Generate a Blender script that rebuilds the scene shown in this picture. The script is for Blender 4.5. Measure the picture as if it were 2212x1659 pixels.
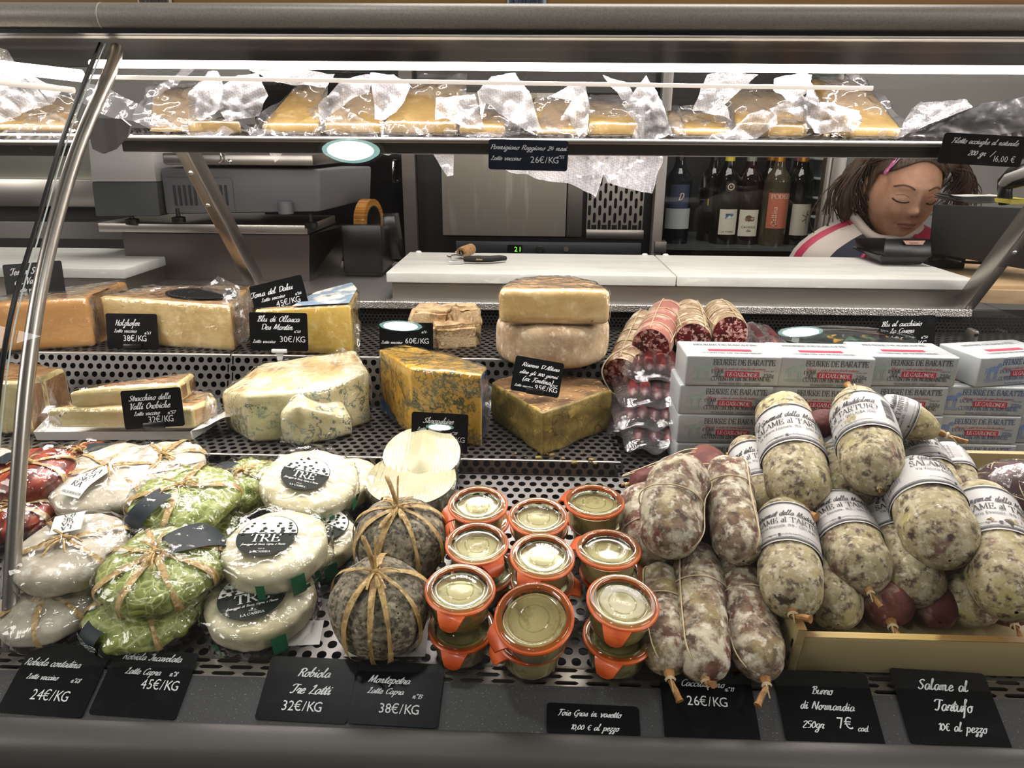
import bpy, bmesh, math, random
import numpy as np
from math import sin, cos, tan, pi, radians, sqrt, atan2, hypot, exp
from mathutils import Vector as V, Matrix, noise as NZ
for o in list(bpy.data.objects): bpy.data.objects.remove(o)
SC = bpy.context.scene; COL = SC.collection
random.seed(7)
# ------------------------------------------------------------------ camera
FPX, CXP, CYP = 1540.0, 1106.0, 829.5
EYE = V((0, 0, 1.25))
_ps, _pt, _th = radians(1.7), radians(18.7), radians(.45)
_h = V((-sin(_ps), cos(_ps), 0)); _r = V((cos(_ps), sin(_ps), 0)); _z = V((0, 0, 1))
FWD = _h*cos(_pt) - _z*sin(_pt); _u = _h*sin(_pt) + _z*cos(_pt)
RGT = _r*cos(_th) + _u*sin(_th); UPV = _u*cos(_th) - _r*sin(_th)
cd = bpy.data.cameras.new('camera'); cam = bpy.data.objects.new('camera', cd); COL.objects.link(cam)
cd.sensor_width = 36; cd.lens = FPX/2212*36; cd.clip_start = .02; cd.clip_end = 50
cam.matrix_world = Matrix(((RGT.x, UPV.x, -FWD.x, EYE.x), (RGT.y, UPV.y, -FWD.y, EYE.y), (RGT.z, UPV.z, -FWD.z, EYE.z), (0, 0, 0, 1)))
SC.camera = cam
# ------------------------------------------------------------------ world, lights, exposure
w = bpy.data.worlds.new('world'); SC.world = w; w.use_nodes = True
w.node_tree.nodes['Background'].inputs[0].default_value = (1, .93, .86, 1)
w.node_tree.nodes['Background'].inputs[1].default_value = .11
SC.view_settings.view_transform = 'Standard'; SC.view_settings.look = 'None'
SC.view_settings.gamma = 1; SC.view_settings.use_curve_mapping = False
SC.view_settings.exposure = 0.0
SC.cycles.transparent_max_bounces = 40; SC.cycles.max_bounces = 8; SC.cycles.diffuse_bounces = 3
SC.cycles.glossy_bounces = 4; SC.cycles.sample_clamp_indirect = 4; SC.cycles.caustics_reflective = False; SC.cycles.caustics_refractive = False
def area(name, loc, size, power, target, col=(1, .97, .93), sizey=None, spread=None):
    l = bpy.data.lights.new(name, 'AREA'); l.energy = power; l.color = col; l.size = size
    if sizey: l.shape = 'RECTANGLE'; l.size_y = sizey
    if spread: l.spread = spread
    o = bpy.data.objects.new(name, l); COL.objects.link(o); o.location = loc
    o.rotation_euler = (V(target)-V(loc)).to_track_quat('-Z', 'Y').to_euler(); return o
LED_Y, LED_Z = .85, 1.3285
area('canopy_lamp_light', (.10, LED_Y+.004, LED_Z-.008), 1.7, 6.0, (.10, LED_Y-.16, .95), (1, .95, .90), .012, radians(130))
area('canopy_lamp_light', (.10, LED_Y+.004, LED_Z-.004), 1.7, 1.5, (.10, LED_Y+.14, 1.25), (1, .95, .90), .012, radians(150))
area('added_under_shelf_light', (.10, .935, 1.245), 1.7, 3.8, (.10, .97, .95), (1, .95, .90), .012)  # unseen lamp added under the shelf to brighten the tiers
area('side_fill_light', (-2.5, -.5, 2.2), 1.2, 34, (0, .7, .9), (1, .95, .88))  # unseen fill lights added at both sides to light the goods frontally
area('side_fill_light', (2.5, -.5, 2.2), 1.2, 34, (0, .7, .9), (1, .95, .88))
area('back_room_light', (.3, 1.6, 2.7), 1.6, 36, (.3, 1.9, 0), (1, .93, .85), .8)
# ------------------------------------------------------------------ helpers
def ray(x, y): return FWD + RGT*((x-CXP)/FPX) + UPV*((CYP-y)/FPX)
def at(x, y, Y):
    d = ray(x, y); return EYE + d*(Y/d.y)
def mpp(P): return (V(P)-EYE).dot(FWD)/FPX
class Plane:
    def __init__(s, y0, z0, y1, z1):
        s.o = V((0, y0, z0)); s.t = V((0, y1-y0, z1-z0)).normalized(); s.n = V((0, -s.t.z, s.t.y))
    def hit(s, x, y, lift=0):
        d = ray(x, y); return EYE + d*(((s.o+s.n*lift-EYE).dot(s.n))/d.dot(s.n))
    def rot(s): return Matrix(((1, 0, 0), (0, s.t.y, s.n.y), (0, s.t.z, s.n.z)))
DECK = Plane(.5, .8264, .7711, .8742); T2 = Plane(.7751, .8918, .9426, .8918); T3 = Plane(.9675, .9601, 1.1586, .9601)
BENCH = Plane(1.1486, 1.0008, 1.5, 1.0008); BOARD = Plane(1.17, 1.0439, 1.4, 1.0439); SHELF = Plane(.86, 1.2448, 1.06, 1.2588)
def lin(c): return c/12.92 if c <= .04045 else ((c+.055)/1.055)**2.4
def H(s): return tuple(lin(int(s[i:i+2], 16)/255) for i in (0, 2, 4)) + (1,)
class MB:
    def __init__(s): s.v = []; s.f = []; s.m = []; s.cur = 0
    def add(s, vs, fs):
        o = len(s.v); s.v += [tuple(v) for v in vs]; s.f += [tuple(i+o for i in f) for f in fs]; s.m += [s.cur]*len(fs); return s
    def grid(s, fn, nu, nv, cu=False, cv=False):
        vs = [fn(i/nu, j/nv) for j in range(nv+(not cv)) for i in range(nu+(not cu))]
        W = nu+(not cu); Hh = nv+(not cv); fs = []
        for j in range(nv):
            for i in range(nu):
                a = j*W+i; b = j*W+(i+1) % W; c = ((j+1) % Hh)*W+(i+1) % W; d = ((j+1) % Hh)*W+i
                fs.append((a, b, c, d))
        return s.add(vs, fs)
    def bm(s, bm, M=None):
        bm.verts.index_update(); o = len(s.v)
        s.v += [tuple((M @ v.co) if M else v.co) for v in bm.verts]
        for f in bm.faces: s.f.append(tuple(v.index+o for v in f.verts)); s.m.append(s.cur+f.material_index)
        bm.free(); return s
    def box(s, c, size, bev=0, M=None, seg=2):
        b = bmesh.new(); bmesh.ops.create_cube(b, size=1); bmesh.ops.scale(b, vec=size, verts=b.verts)
        if bev: bmesh.ops.bevel(b, geom=b.edges[:], offset=bev, segments=seg, affect='EDGES', profile=.5)
        T = Matrix.Translation(V(c)); return s.bm(b, T @ (M.to_4x4() if M else Matrix()))
    def tube(s, pts, r, n=8, cap=True, flat=1.0, up=None):
        P = [V(p) for p in pts]; k = len(P); N = None; vs = []
        for i, p in enumerate(P):
            t = (P[min(i+1, k-1)]-P[max(i-1, 0)])
            t = t.normalized() if t.length > 1e-9 else V((0, 0, 1))
            if N is None:
                N = V(up) if up else (V((0, 0, 1)) if abs(t.z) < .9 else V((1, 0, 0)))
            N = (N - t*N.dot(t)); N = N.normalized() if N.length > 1e-6 else t.orthogonal().normalized()
            B = t.cross(N); rr = r[i] if isinstance(r, (list, tuple)) else r
            for j in range(n):
                a = 2*pi*j/n; vs.append(p + B*(rr*cos(a)) + N*(rr*flat*sin(a)))
        fs = [(i*n+j, i*n+(j+1) % n, (i+1)*n+(j+1) % n, (i+1)*n+j) for i in range(k-1) for j in range(n)]
        if cap: fs += [tuple(range(n))[::-1], tuple((k-1)*n+j for j in range(n))]
        return s.add(vs, fs)
    def lathe(s, prof, n=32, M=None, cap=False):
        vs = []
        for r, z in prof:
            for j in range(n):
                p = V((r*cos(2*pi*j/n), r*sin(2*pi*j/n), z)); vs.append(M @ p if M else p)
        k = len(prof)
        fs = [(i*n+j, i*n+(j+1) % n, (i+1)*n+(j+1) % n, (i+1)*n+j) for i in range(k-1) for j in range(n)]
        if cap: fs += [tuple(range(n))[::-1], tuple((k-1)*n+j for j in range(n))]
        return s.add(vs, fs)
    def prism(s, poly, fn, a=0.0, b=1.0):
        n = len(poly); vs = [fn(x, y, a) for x, y in poly] + [fn(x, y, b) for x, y in poly]
        return s.add(vs, [tuple(range(n))[::-1], tuple(range(n, 2*n))] + [(i, (i+1) % n, n+(i+1) % n, n+i) for i in range(n)])
    def obj(s, name, mats, parent=None, world=False, smooth=True, ang=40):
        me = bpy.data.meshes.new(name); vs = s.v
        if world and parent is not None:
            Mi = MW[parent.name].inverted(); vs = [tuple(Mi @ V(v)) for v in vs]
        me.from_pydata(vs, [], s.f)
        for m in (mats if isinstance(mats, (list, tuple)) else [mats]): me.materials.append(m)
        if max(s.m or [0]) > 0: me.polygons.foreach_set('material_index', s.m)
        if smooth:
            me.polygons.foreach_set('use_smooth', [True]*len(s.f)); me.update()
            if ang < 180: me.set_sharp_from_angle(angle=radians(ang))
        me.update(); o = bpy.data.objects.new(name, me); COL.objects.link(o)
        if parent is not None: o.parent = parent
        MW[o.name] = (MW[parent.name] if parent is not None else Matrix())
        return o
MW = {}
def thing(name, label, cat, loc, rot=None, group=None):
    o = bpy.data.objects.new(name, None); COL.objects.link(o); o.empty_display_size = .02
    M = Matrix.Translation(V(loc)) @ (rot.to_4x4() if rot else Matrix()); o.matrix_world = M; MW[o.name] = M
    o['label'] = label; o['category'] = cat
    if group: o['group'] = group
    return o
def struct(o): o['kind'] = 'structure'; return o
def dup(src, M, label):
    def cp(o, par):
        c = o.copy(); COL.objects.link(c); c.parent = par
        for ch in list(o.children): cp(ch, c)
        return c
    c = cp(src, None); c.matrix_world = M; c['label'] = label; MW[c.name] = M; return c
def fbm(p, sc, o=3):
    p = V(p)*sc; a = 1; t = 0
    for _ in range(o): t += a*NZ.noise(p); p = p*2.03; a *= .5
    return t
# ------------------------------------------------------------------ materials
def PM(name, col, rough=.5, metal=0, layers=(), bump=None, coat=0, emit=None, spec=.5, sheen=0, sss=0, aniso=0):
    """layers: (hex, scale, lo, hi, detail, kind n|v|w|vein, stretch); bump: (scale, strength, detail[, kind, stretch])"""
    m = bpy.data.materials.new(name); m.use_nodes = True; nt = m.node_tree; N = nt.nodes; L = nt.links
    b = N['Principled BSDF']; b.inputs['Roughness'].default_value = rough; b.inputs['Metallic'].default_value = metal
    b.inputs['Specular IOR Level'].default_value = spec; b.inputs['Coat Weight'].default_value = coat; b.inputs['Coat Roughness'].default_value = .12
    if sss:
        b.inputs['Subsurface Weight'].default_value = sss; b.inputs['Subsurface Radius'].default_value = (.006, .004, .002); b.inputs['Subsurface Scale'].default_value = 1
    if emit: b.inputs['Emission Color'].default_value = H(col) if isinstance(col, str) else col; b.inputs['Emission Strength'].default_value = emit
    c0 = H(col); b.inputs['Base Color'].default_value = c0
    if layers or bump:
        tc = N.new('ShaderNodeTexCoord'); oi = N.new('ShaderNodeObjectInfo'); ad = N.new('ShaderNodeVectorMath'); ad.operation = 'ADD'
        cb = N.new('ShaderNodeVectorMath'); cb.operation = 'SCALE'; cb.inputs['Scale'].default_value = 7; cx = N.new('ShaderNodeCombineXYZ')
        L.new(oi.outputs['Random'], cx.inputs[0]); L.new(oi.outputs['Random'], cx.inputs[1]); L.new(cx.outputs[0], cb.inputs[0])
        L.new(tc.outputs['Object'], ad.inputs[0]); L.new(cb.outputs[0], ad.inputs[1])
        def tex(sc, det, kind, st):
            mp = N.new('ShaderNodeMapping'); mp.inputs['Scale'].default_value = st or (1, 1, 1); L.new(ad.outputs[0], mp.inputs[0])
            if kind == 'v':
                t = N.new('ShaderNodeTexVoronoi'); t.inputs['Scale'].default_value = sc; o = t.outputs['Distance']
            elif kind == 'edge':
                t = N.new('ShaderNodeTexVoronoi'); t.feature = 'DISTANCE_TO_EDGE'; t.inputs['Scale'].default_value = sc; o = t.outputs['Distance']
                nn = N.new('ShaderNodeTexNoise'); nn.inputs['Scale'].default_value = sc*.6; L.new(mp.outputs[0], nn.inputs['Vector']); va = N.new('ShaderNodeVectorMath'); va.operation = 'MULTIPLY_ADD'; va.inputs[1].default_value = (det/sc,)*3; L.new(nn.outputs['Color'], va.inputs[0]); L.new(mp.outputs[0], va.inputs[2]); L.new(va.outputs[0], t.inputs['Vector']); return o
            elif kind == 'w':
                t = N.new('ShaderNodeTexWave'); t.inputs['Scale'].default_value = sc; t.inputs['Distortion'].default_value = det; t.inputs['Detail'].default_value = 3; o = t.outputs['Fac']
            else:
                t = N.new('ShaderNodeTexNoise'); t.inputs['Scale'].default_value = sc; t.inputs['Detail'].default_value = det; t.inputs['Roughness'].default_value = .6; o = t.outputs['Fac']
            L.new(mp.outputs[0], t.inputs['Vector'])
            if kind == 'vein':
                a = N.new('ShaderNodeMath'); a.operation = 'SUBTRACT'; a.inputs[1].default_value = .5; L.new(o, a.inputs[0])
                q = N.new('ShaderNodeMath'); q.operation = 'ABSOLUTE'; L.new(a.outputs[0], q.inputs[0])
                t2 = N.new('ShaderNodeTexNoise'); t2.inputs['Scale'].default_value = sc*.35; L.new(mp.outputs[0], t2.inputs['Vector'])
                m2 = N.new('ShaderNodeMapRange'); m2.inputs[1].default_value = .38; m2.inputs[2].default_value = .52; m2.inputs[3].default_value = .12; m2.inputs[4].default_value = 0; L.new(t2.outputs['Fac'], m2.inputs[0])
                s2 = N.new('ShaderNodeMath'); s2.operation = 'ADD'; L.new(q.outputs[0], s2.inputs[0]); L.new(m2.outputs[0], s2.inputs[1]); o = s2.outputs[0]
            return o
        prev = None
        for ly in layers:
            hx, sc, lo, hi, det, kind = ly[:6]; st = ly[6] if len(ly) > 6 else None
            mr = N.new('ShaderNodeMapRange'); mr.inputs[1].default_value = lo; mr.inputs[2].default_value = hi; L.new(tex(sc, det, kind, st), mr.inputs[0])
            mx = N.new('ShaderNodeMix'); mx.data_type = 'RGBA'; L.new(mr.outputs[0], mx.inputs[0])
            if prev: L.new(prev, mx.inputs[6])
            else: mx.inputs[6].default_value = c0
            mx.inputs[7].default_value = H(hx); prev = mx.outputs[2]
        if prev: L.new(prev, b.inputs['Base Color'])
        if bump:
            bp = N.new('ShaderNodeBump'); bp.inputs['Strength'].default_value = bump[1]; bp.inputs['Distance'].default_value = .002
            L.new(tex(bump[0], bump[2], bump[3] if len(bump) > 3 else 'n', bump[4] if len(bump) > 4 else None), bp.inputs['Height']); L.new(bp.outputs[0], b.inputs['Normal'])
    return m
def FILM(name, tint='ffffff', base=.03, k=1.0, rough=.08, bump=(60, .5, 3), milk=0.0, kind='n', st=None, milkcol='e8e6ea', emboss=None):
    """clear plastic or glass: lets light straight through, mirrors by Fresnel on its front side"""
    m = bpy.data.materials.new(name); m.use_nodes = True; nt = m.node_tree; N = nt.nodes; L = nt.links
    N.remove(N['Principled BSDF']); out = N['Material Output']
    tr = N.new('ShaderNodeBsdfTransparent'); tr.inputs[0].default_value = H(tint)
    gl = N.new('ShaderNodeBsdfGlossy'); gl.inputs['Roughness'].default_value = rough; gl.inputs['Color'].default_value = (1, 1, 1, 1)
    fr = N.new('ShaderNodeFresnel'); fr.inputs[0].default_value = 1.5; ge = N.new('ShaderNodeNewGeometry')
    iv = N.new('ShaderNodeMath'); iv.operation = 'SUBTRACT'; iv.inputs[0].default_value = 1; L.new(ge.outputs['Backfacing'], iv.inputs[1])
    ml = N.new('ShaderNodeMath'); ml.operation = 'MULTIPLY_ADD'; ml.inputs[1].default_value = k; ml.inputs[2].default_value = base; L.new(fr.outputs[0], ml.inputs[0])
    m3 = N.new('ShaderNodeMath'); m3.operation = 'MULTIPLY'; m3.use_clamp = True; L.new(ml.outputs[0], m3.inputs[0]); L.new(iv.outputs[0], m3.inputs[1])
    src = tr.outputs[0]
    bpo = None
    if bump:
        tc = N.new('ShaderNodeTexCoord'); mp = N.new('ShaderNodeMapping'); mp.inputs['Scale'].default_value = st or (1, 1, 1); L.new(tc.outputs['Object'], mp.inputs[0])
        if kind == 'v': t = N.new('ShaderNodeTexVoronoi'); o = t.outputs['Distance']
        elif kind == 'w': t = N.new('ShaderNodeTexWave'); t.inputs['Distortion'].default_value = bump[2]; o = t.outputs['Fac']
        else: t = N.new('ShaderNodeTexNoise'); t.inputs['Detail'].default_value = bump[2]; t.inputs['Distortion'].default_value = .8; o = t.outputs['Fac']
        t.inputs['Scale'].default_value = bump[0]; L.new(mp.outputs[0], t.inputs['Vector'])
        bp = N.new('ShaderNodeBump'); bp.inputs['Strength'].default_value = bump[1]; bp.inputs['Distance'].default_value = .003; L.new(o, bp.inputs['Height'])
        L.new(bp.outputs[0], gl.inputs['Normal']); L.new(bp.outputs[0], fr.inputs['Normal'])
    if milk:
        df = N.new('ShaderNodeBsdfDiffuse'); df.inputs[0].default_value = H(milkcol); ts = N.new('ShaderNodeBsdfTranslucent'); ts.inputs[0].default_value = H(milkcol)
        mm = N.new('ShaderNodeMixShader'); mm.inputs[0].default_value = .5; L.new(df.outputs[0], mm.inputs[1]); L.new(ts.outputs[0], mm.inputs[2])
        m2 = N.new('ShaderNodeMixShader'); m2.inputs[0].default_value = milk; L.new(tr.outputs[0], m2.inputs[1]); L.new(mm.outputs[0], m2.inputs[2]); src = m2.outputs[0]
        if emboss:
            tc2 = N.new('ShaderNodeTexCoord'); t2 = N.new('ShaderNodeTexChecker'); t2.inputs['Scale'].default_value = emboss
            mp2 = N.new('ShaderNodeMapping'); mp2.inputs['Rotation'].default_value = (.6, .5, .8); L.new(tc2.outputs['Object'], mp2.inputs[0]); L.new(mp2.outputs[0], t2.inputs[0])
            mr = N.new('ShaderNodeMapRange'); mr.inputs[3].default_value = milk*.85; mr.inputs[4].default_value = min(1, milk*1.18); L.new(t2.outputs['Fac'], mr.inputs[0]); L.new(mr.outputs[0], m2.inputs[0])
    mx = N.new('ShaderNodeMixShader'); L.new(m3.outputs[0], mx.inputs[0]); L.new(src, mx.inputs[1]); L.new(gl.outputs[0], mx.inputs[2]); L.new(mx.outputs[0], out.inputs[0])
    return m
STEEL = PM('brushed_steel', 'a9a49e', .32, 1)
STEELD = PM('dull_steel', '8d8881', .42, 1)
PERF = PM('perforated_steel', '757270', .4, 1)
CHROME = PM('chrome', 'd8d8d8', .12, 1)
BLACK = PM('black_plastic', '0c0c0d', .28)
BLACKM = PM('matt_black', '0a0a0a', .6)
GREY = PM('grey_paint', '8a837b', .38, .15, layers=(('7d7974', 500, .45, .6, 2, 'n'),), bump=(900, .06, 2))
LEDGE = PM('speckled_grey_ledge', '3c3c3e', .45, .2, layers=(('8a8a8c', 900, .66, .72, 2, 'n'),)); LIPM = PM('dark_grey_lip', '4a4745', .42, .15, bump=(900, .06, 2))
DARK = PM('dark_recess', '050505', .7)
WHITE = PM('white_plastic', 'e6e4e2', .35)
PAPER = PM('white_paper', 'dedcd8', .7)
INK = PM('dark_ink', '1b1b1e', .6)
WHITEINK = PM('white_ink', 'd4d6da', .6)
GLASS = FILM('clear_glass', base=0, k=1.0, rough=0, bump=None)
WRAP = FILM('cling_film', base=.045, k=1.6, rough=.1, bump=(60, 1.0, 4)); CRINK = FILM('crinkled_film', base=.12, k=2.0, rough=.16, bump=(90, 1.0, 4), milk=.12)
# ------------------------------------------------------------------ lettering
SCRIPT = {k: v for k, v in (ln.split('=', 1) for ln in '''a=10|8 9 4 10 1 5 2 0 5 1 8 9 7 1 10 2
b=9|0 3 4 19 3 20 1 8 2 0 5 1 7 6 5 10 2 7
c=8|7 8 5 10 1 6 2 0 5 0 8 3
d=10|7 8 4 10 1 5 2 0 5 1 9 19 7 1 10 2
e=8|1 4 6 6 6 9 4 10 1 5 2 0 5 0 8 3
f=7|0 3 5 16 6 20 4 19 2 -7 0 -9|0 9 6 10
g=10|8 9 4 10 1 5 2 1 5 2 8 9 5 -7 2 -9 0 -6 10 3
h=10|0 2 4 18 3 20 1 0 1 5 5 10 6 8 5 1 7 0 10 3
i=6|0 5 3 10 2 2 3 0 6 3|4 13 4 15
l=6|0 3 4 17 3 20 1 4 2 0 6 3
m=14|0 6 2 10 1 0 2 6 5 10 5 6 4 0 5 6 8 10 9 8 8 1 10 0 14 3
n=10|0 6 2 10 1 0 2 6 5 10 6 8 5 1 7 0 10 3
o=9|5 10 1 6 2 0 5 0 7 6 5 10 9 9
p=10|1 7 3 10 0 -9|2 6 5 10 8 7 6 0 3 1
r=7|0 4 2 10 3 9 6 9 4 3 5 0 7 2
s=7|0 2 5 10 5 7 6 2 4 0 1 1 7 2
t=6|0 4 5 17 2 3 3 0 6 3|0 11 7 12
u=10|0 7 2 10 1 2 3 0 6 3 8 10 7 2 8 0 10 3
v=9|0 8 2 10 3 0 4 0 8 10 10 9
x=9|0 9 3 10 6 0 9 1|8 10 1 0
z=8|1 9 7 10 1 1 5 0 4 -8 1 -7 8 3
k=9|0 2 4 19 3 20 1 0|7 10 2 5 7 0 9 2
A=13|0 1 3 1 10 18 10 0 12 1|4 7 11 7
B=12|1 14 5 18 3 0|4 17 9 18 9 13 5 10 10 8 9 1 4 0 1 1
C=11|11 15 9 18 2 12 2 2 6 0 10 4
D=13|3 17 4 0|1 15 6 18 12 14 10 3 3 0
F=10|1 15 4 18 13 17|6 17 3 1 0 0|3 9 8 10
G=12|10 15 8 18 1 10 3 1 8 3 9 8 8 -3 4 -4|6 8 11 8
H=12|1 15 3 18 2 0|10 18 8 0 11 2|2 8 9 10
I=9|1 15 8 18 5 4 2 0 0 3
L=10|2 14 6 18 5 10 1 0 4 1 10 0
M=15|0 1 3 16 4 17 5 3 6 3 11 17 12 16 11 1 14 2
N=13|0 1 3 17 4 16 8 1 9 1 12 18
O=12|7 18 1 10 4 0 10 5 9 16 5 17
P=10|3 17 2 0|0 14 5 18 10 15 8 9 3 8
R=12|3 17 1 0|0 14 5 18 10 15 8 10 3 9 6 8 9 0 12 2
S=11|10 15 8 18 3 14 8 6 4 0 0 3
T=11|0 14 3 18 13 17|8 17 6 3 3 0 1 2
V=11|0 16 3 18 4 1 5 1 10 17 12 18
0=9|5 15 1 8 3 0 8 6 5 15
1=6|2 12 6 15 4 0
2=9|1 12 5 15 8 12 1 0 8 0
3=9|2 14 8 14 4 8 8 5 4 0 1 1
4=9|6 15 0 5 9 5|7 10 5 0
5=9|9 15 3 15 2 9 7 8 6 1 1 0
6=9|7 15 1 5 4 0 7 4 2 6
7=9|1 15 9 15 3 0
8=9|5 8 2 12 6 15 8 12 2 4 3 0 7 3 5 8
9=9|8 10 3 8 3 14 8 13 5 0
°=5|2 12 0 14 2 16 4 14 2 12
/=8|8 17 0 -2
'=4|2 18 1 14
(=6|5 20 1 12 1 2 4 -4
)=6|1 20 4 14 4 4 0 -4
,=4|2 1 0 -4
.=4|1 0 1 1
€=10|9 14 5 15 2 8 5 0 9 2|0 9 7 9|0 6 6 6'''.split('\n'))}
SERIF = {k: v for k, v in (ln.split('=', 1) for ln in '''A=20|2 0 10 20|10 20 18 0|5 7 15 7|-1 0 5 0|14 0 21 0
B=17|3 0 3 20|~3 20 12 20 13 14 9 11 3 11|~3 11 13 10 15 4 11 0 3 0|0 0 4 0|0 20 4 20
C=19|~17 15 13 20 6 19 1 10 6 1 13 0 17 5|17 20 17 14
D=20|3 0 3 20|~3 20 12 19 18 10 12 1 3 0|0 0 5 0|0 20 5 20
E=16|3 0 3 20|0 20 14 20|3 10 11 10|0 0 15 0|14 20 14 16|15 0 15 5|11 12 11 8
F=15|3 0 3 20|0 20 14 20|3 10 11 10|0 0 7 0|14 20 14 16|11 12 11 8
G=20|~17 15 13 20 6 19 1 10 6 1 13 0 17 4|17 20 17 14|17 0 17 8|13 8 20 8
I=8|3 0 3 20|0 0 7 0|0 20 7 20
L=15|3 0 3 20|0 20 7 20|0 0 13 0|13 0 14 6
M=23|3 0 3 20|3 20 11 2|11 2 19 20|19 20 19 0|0 0 6 0|16 0 22 0|0 20 3 20|19 20 22 20
N=21|3 0 3 20|3 20 17 0|17 0 17 20|0 0 6 0|0 20 3 20|14 20 20 20
O=20|~10 20 3 17 1 10 3 3 10 0 17 3 19 10 17 17 10 20
P=16|3 0 3 20|~3 20 12 20 14 15 12 10 3 9|0 0 7 0|0 20 4 20
R=19|3 0 3 20|~3 20 12 20 14 15 12 10 3 9|8 9 16 0|14 0 19 0|0 0 7 0|0 20 4 20
S=14|~12 15 9 20 4 20 2 15 6 11 11 8 12 3 8 0 3 0 1 5
T=18|9 0 9 20|1 20 17 20|1 20 0 15|17 20 18 15|5 0 13 0
U=20|~4 20 4 5 10 0 16 5 16 20|1 20 7 20|13 20 19 20
X=19|3 0 17 20|2 20 17 0|0 0 6 0|13 0 20 0|0 20 6 20|13 20 19 20
-=9|1 8 8 8
a=12|~2 11 7 13 9 9 9 0|~9 8 3 6 2 2 5 0 9 3
l=8|3 0 3 20|0 0 6 0|0 20 3 20'''.split('\n'))}
def _spline(p, k=4):
    q = [p[0]] + p + [p[-1]]; out = []
    for i in range(1, len(q)-2):
        a, b, c, d = q[i-1:i+3]
        for t in range(k):
            t /= k; out.append(tuple(.5*(2*b[j]+(c[j]-a[j])*t+(2*a[j]-5*b[j]+4*c[j]-d[j])*t*t+(3*b[j]-a[j]-3*c[j]+d[j])*t**3) for j in (0, 1)))
    return out + [p[-1]]
_gl = {}
def glyph(ch, kind):
    """-> advance, verts 2D, faces, cap height 1"""
    key = (ch, kind)
    if key in _gl: return _gl[key]
    D = SCRIPT if kind == 'script' else SERIF
    if ch == ' ': r = (.45, [], [])
    elif kind == 'sans' or ch not in D: r = _bfont(ch)
    else:
        pr = D[ch].split('|'); S = 18. if kind == 'script' else 20.; vs = []; fs = []
        for st in pr[1:]:
            sm = kind == 'script' or st[0] == '~'; n = [float(t) for t in st.strip('~').split()]; p = list(zip(n[::2], n[1::2]))
            if sm: p = _spline(p, 3)
            k = len(p); o = len(vs)
            for i, (x, y) in enumerate(p):
                a = p[max(i-1, 0)]; b = p[min(i+1, k-1)]; dx, dy = b[0]-a[0], b[1]-a[1]; L = hypot(dx, dy) or 1; dx /= L; dy /= L
                if kind == 'script': wd = .72+.62*abs(dy)*(1 if dx*dy <= 0.2 else .7)
                else: wd = (.55+1.25*abs(dy)) if dx*dy <= .05 or abs(dx) < .1 else .55+.4*abs(dy)
                vs += [(x-dy*wd, y+dx*wd), (x+dy*wd, y-dx*wd)]
            fs += [(o+2*i, o+2*i+1, o+2*i+3, o+2*i+2) for i in range(k-1)]
        if kind == 'script': vs = [((x+y*.28)/S, y/S) for x, y in vs]
        else: vs = [(x/S, y/S) for x, y in vs]
        r = (float(pr[0])/S*(.95 if kind == 'script' else 1.04), vs, fs)
    _gl[key] = r; return r
_fc = bpy.data.curves.new('f', 'FONT'); _fo = bpy.data.objects.new('f', _fc); _fc.resolution_u = 2
def _bfont(ch):
    _fc.body = ch; me = _fo.to_mesh(); v = [(p.co.x/.72, p.co.y/.72) for p in me.vertices]; f = [tuple(p.vertices) for p in me.polygons]
    _fo.to_mesh_clear(); mx = max([p[0] for p in v] or [.3]); return (mx+.09, v, f)
def text(mb, s, kind, size, mapf, x=0, y=0, al='c', shear=0, mono=None, wide=1.0, maxw=None):
    """set s with cap height `size`; mapf(u,v) puts a point of the flat layout on its surface"""
    X = 0; items = []
    for ch in s:
        a, v, f = glyph(ch, kind)
        if mono:
            w0 = max([p[0] for p in v] or [0]); items.append((X+(mono-w0)/2, v, f)); X += mono
        else: items.append((X, v, f)); X += a
    sx = size*wide
    if maxw and X*sx > maxw: sx = maxw/X
    off = {'c': -X*sx/2, 'l': 0, 'r': -X*sx}[al]
    for ox, v, f in items:
        if v: mb.add([mapf(x+off+(ox+px+py*shear)*sx, y+py*size) for px, py in v], f)
    return X*sx
def bar(mb, mapf, x0, y0, x1, y1, n=1):
    mb.grid(lambda u, v: mapf(x0+(x1-x0)*u, y0+(y1-y0)*v), n, 1)
def flat(O, X, Y, N, e=.0004): return lambda u, v: O + X*u + Y*v + N*e
# ------------------------------------------------------------------ room
def boxobj(name, x0, x1, y0, y1, z0, z1, m, parent=None, bev=0, **k):
    b = MB().box(((x0+x1)/2, (y0+y1)/2, (z0+z1)/2), (abs(x1-x0), abs(y1-y0), abs(z1-z0)), bev)
    return b.obj(name, m, parent, world=True, **k)
def X(px, py, Y): return at(px, py, Y).x
def Zp(px, py, Y): return at(px, py, Y).z
struct(boxobj('floor', -3, 3, -2, 3.1, -.06, 0, PM('floor_tile', '5a554f', .5, layers=(('4c4843', 6, .4, .6, 3, 'n'),))))
struct(boxobj('wall_back', -3, 3, 2.75, 2.9, 0, 2.8, PM('wall_paint', '93928e', .8, layers=(('8a8985', 3, .3, .7, 2, 'n'),))))
struct(boxobj('ceiling', -3, 3, -2, 2.9, 2.8, 2.9, PM('ceiling_paint', '8a8782', .9)))
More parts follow.
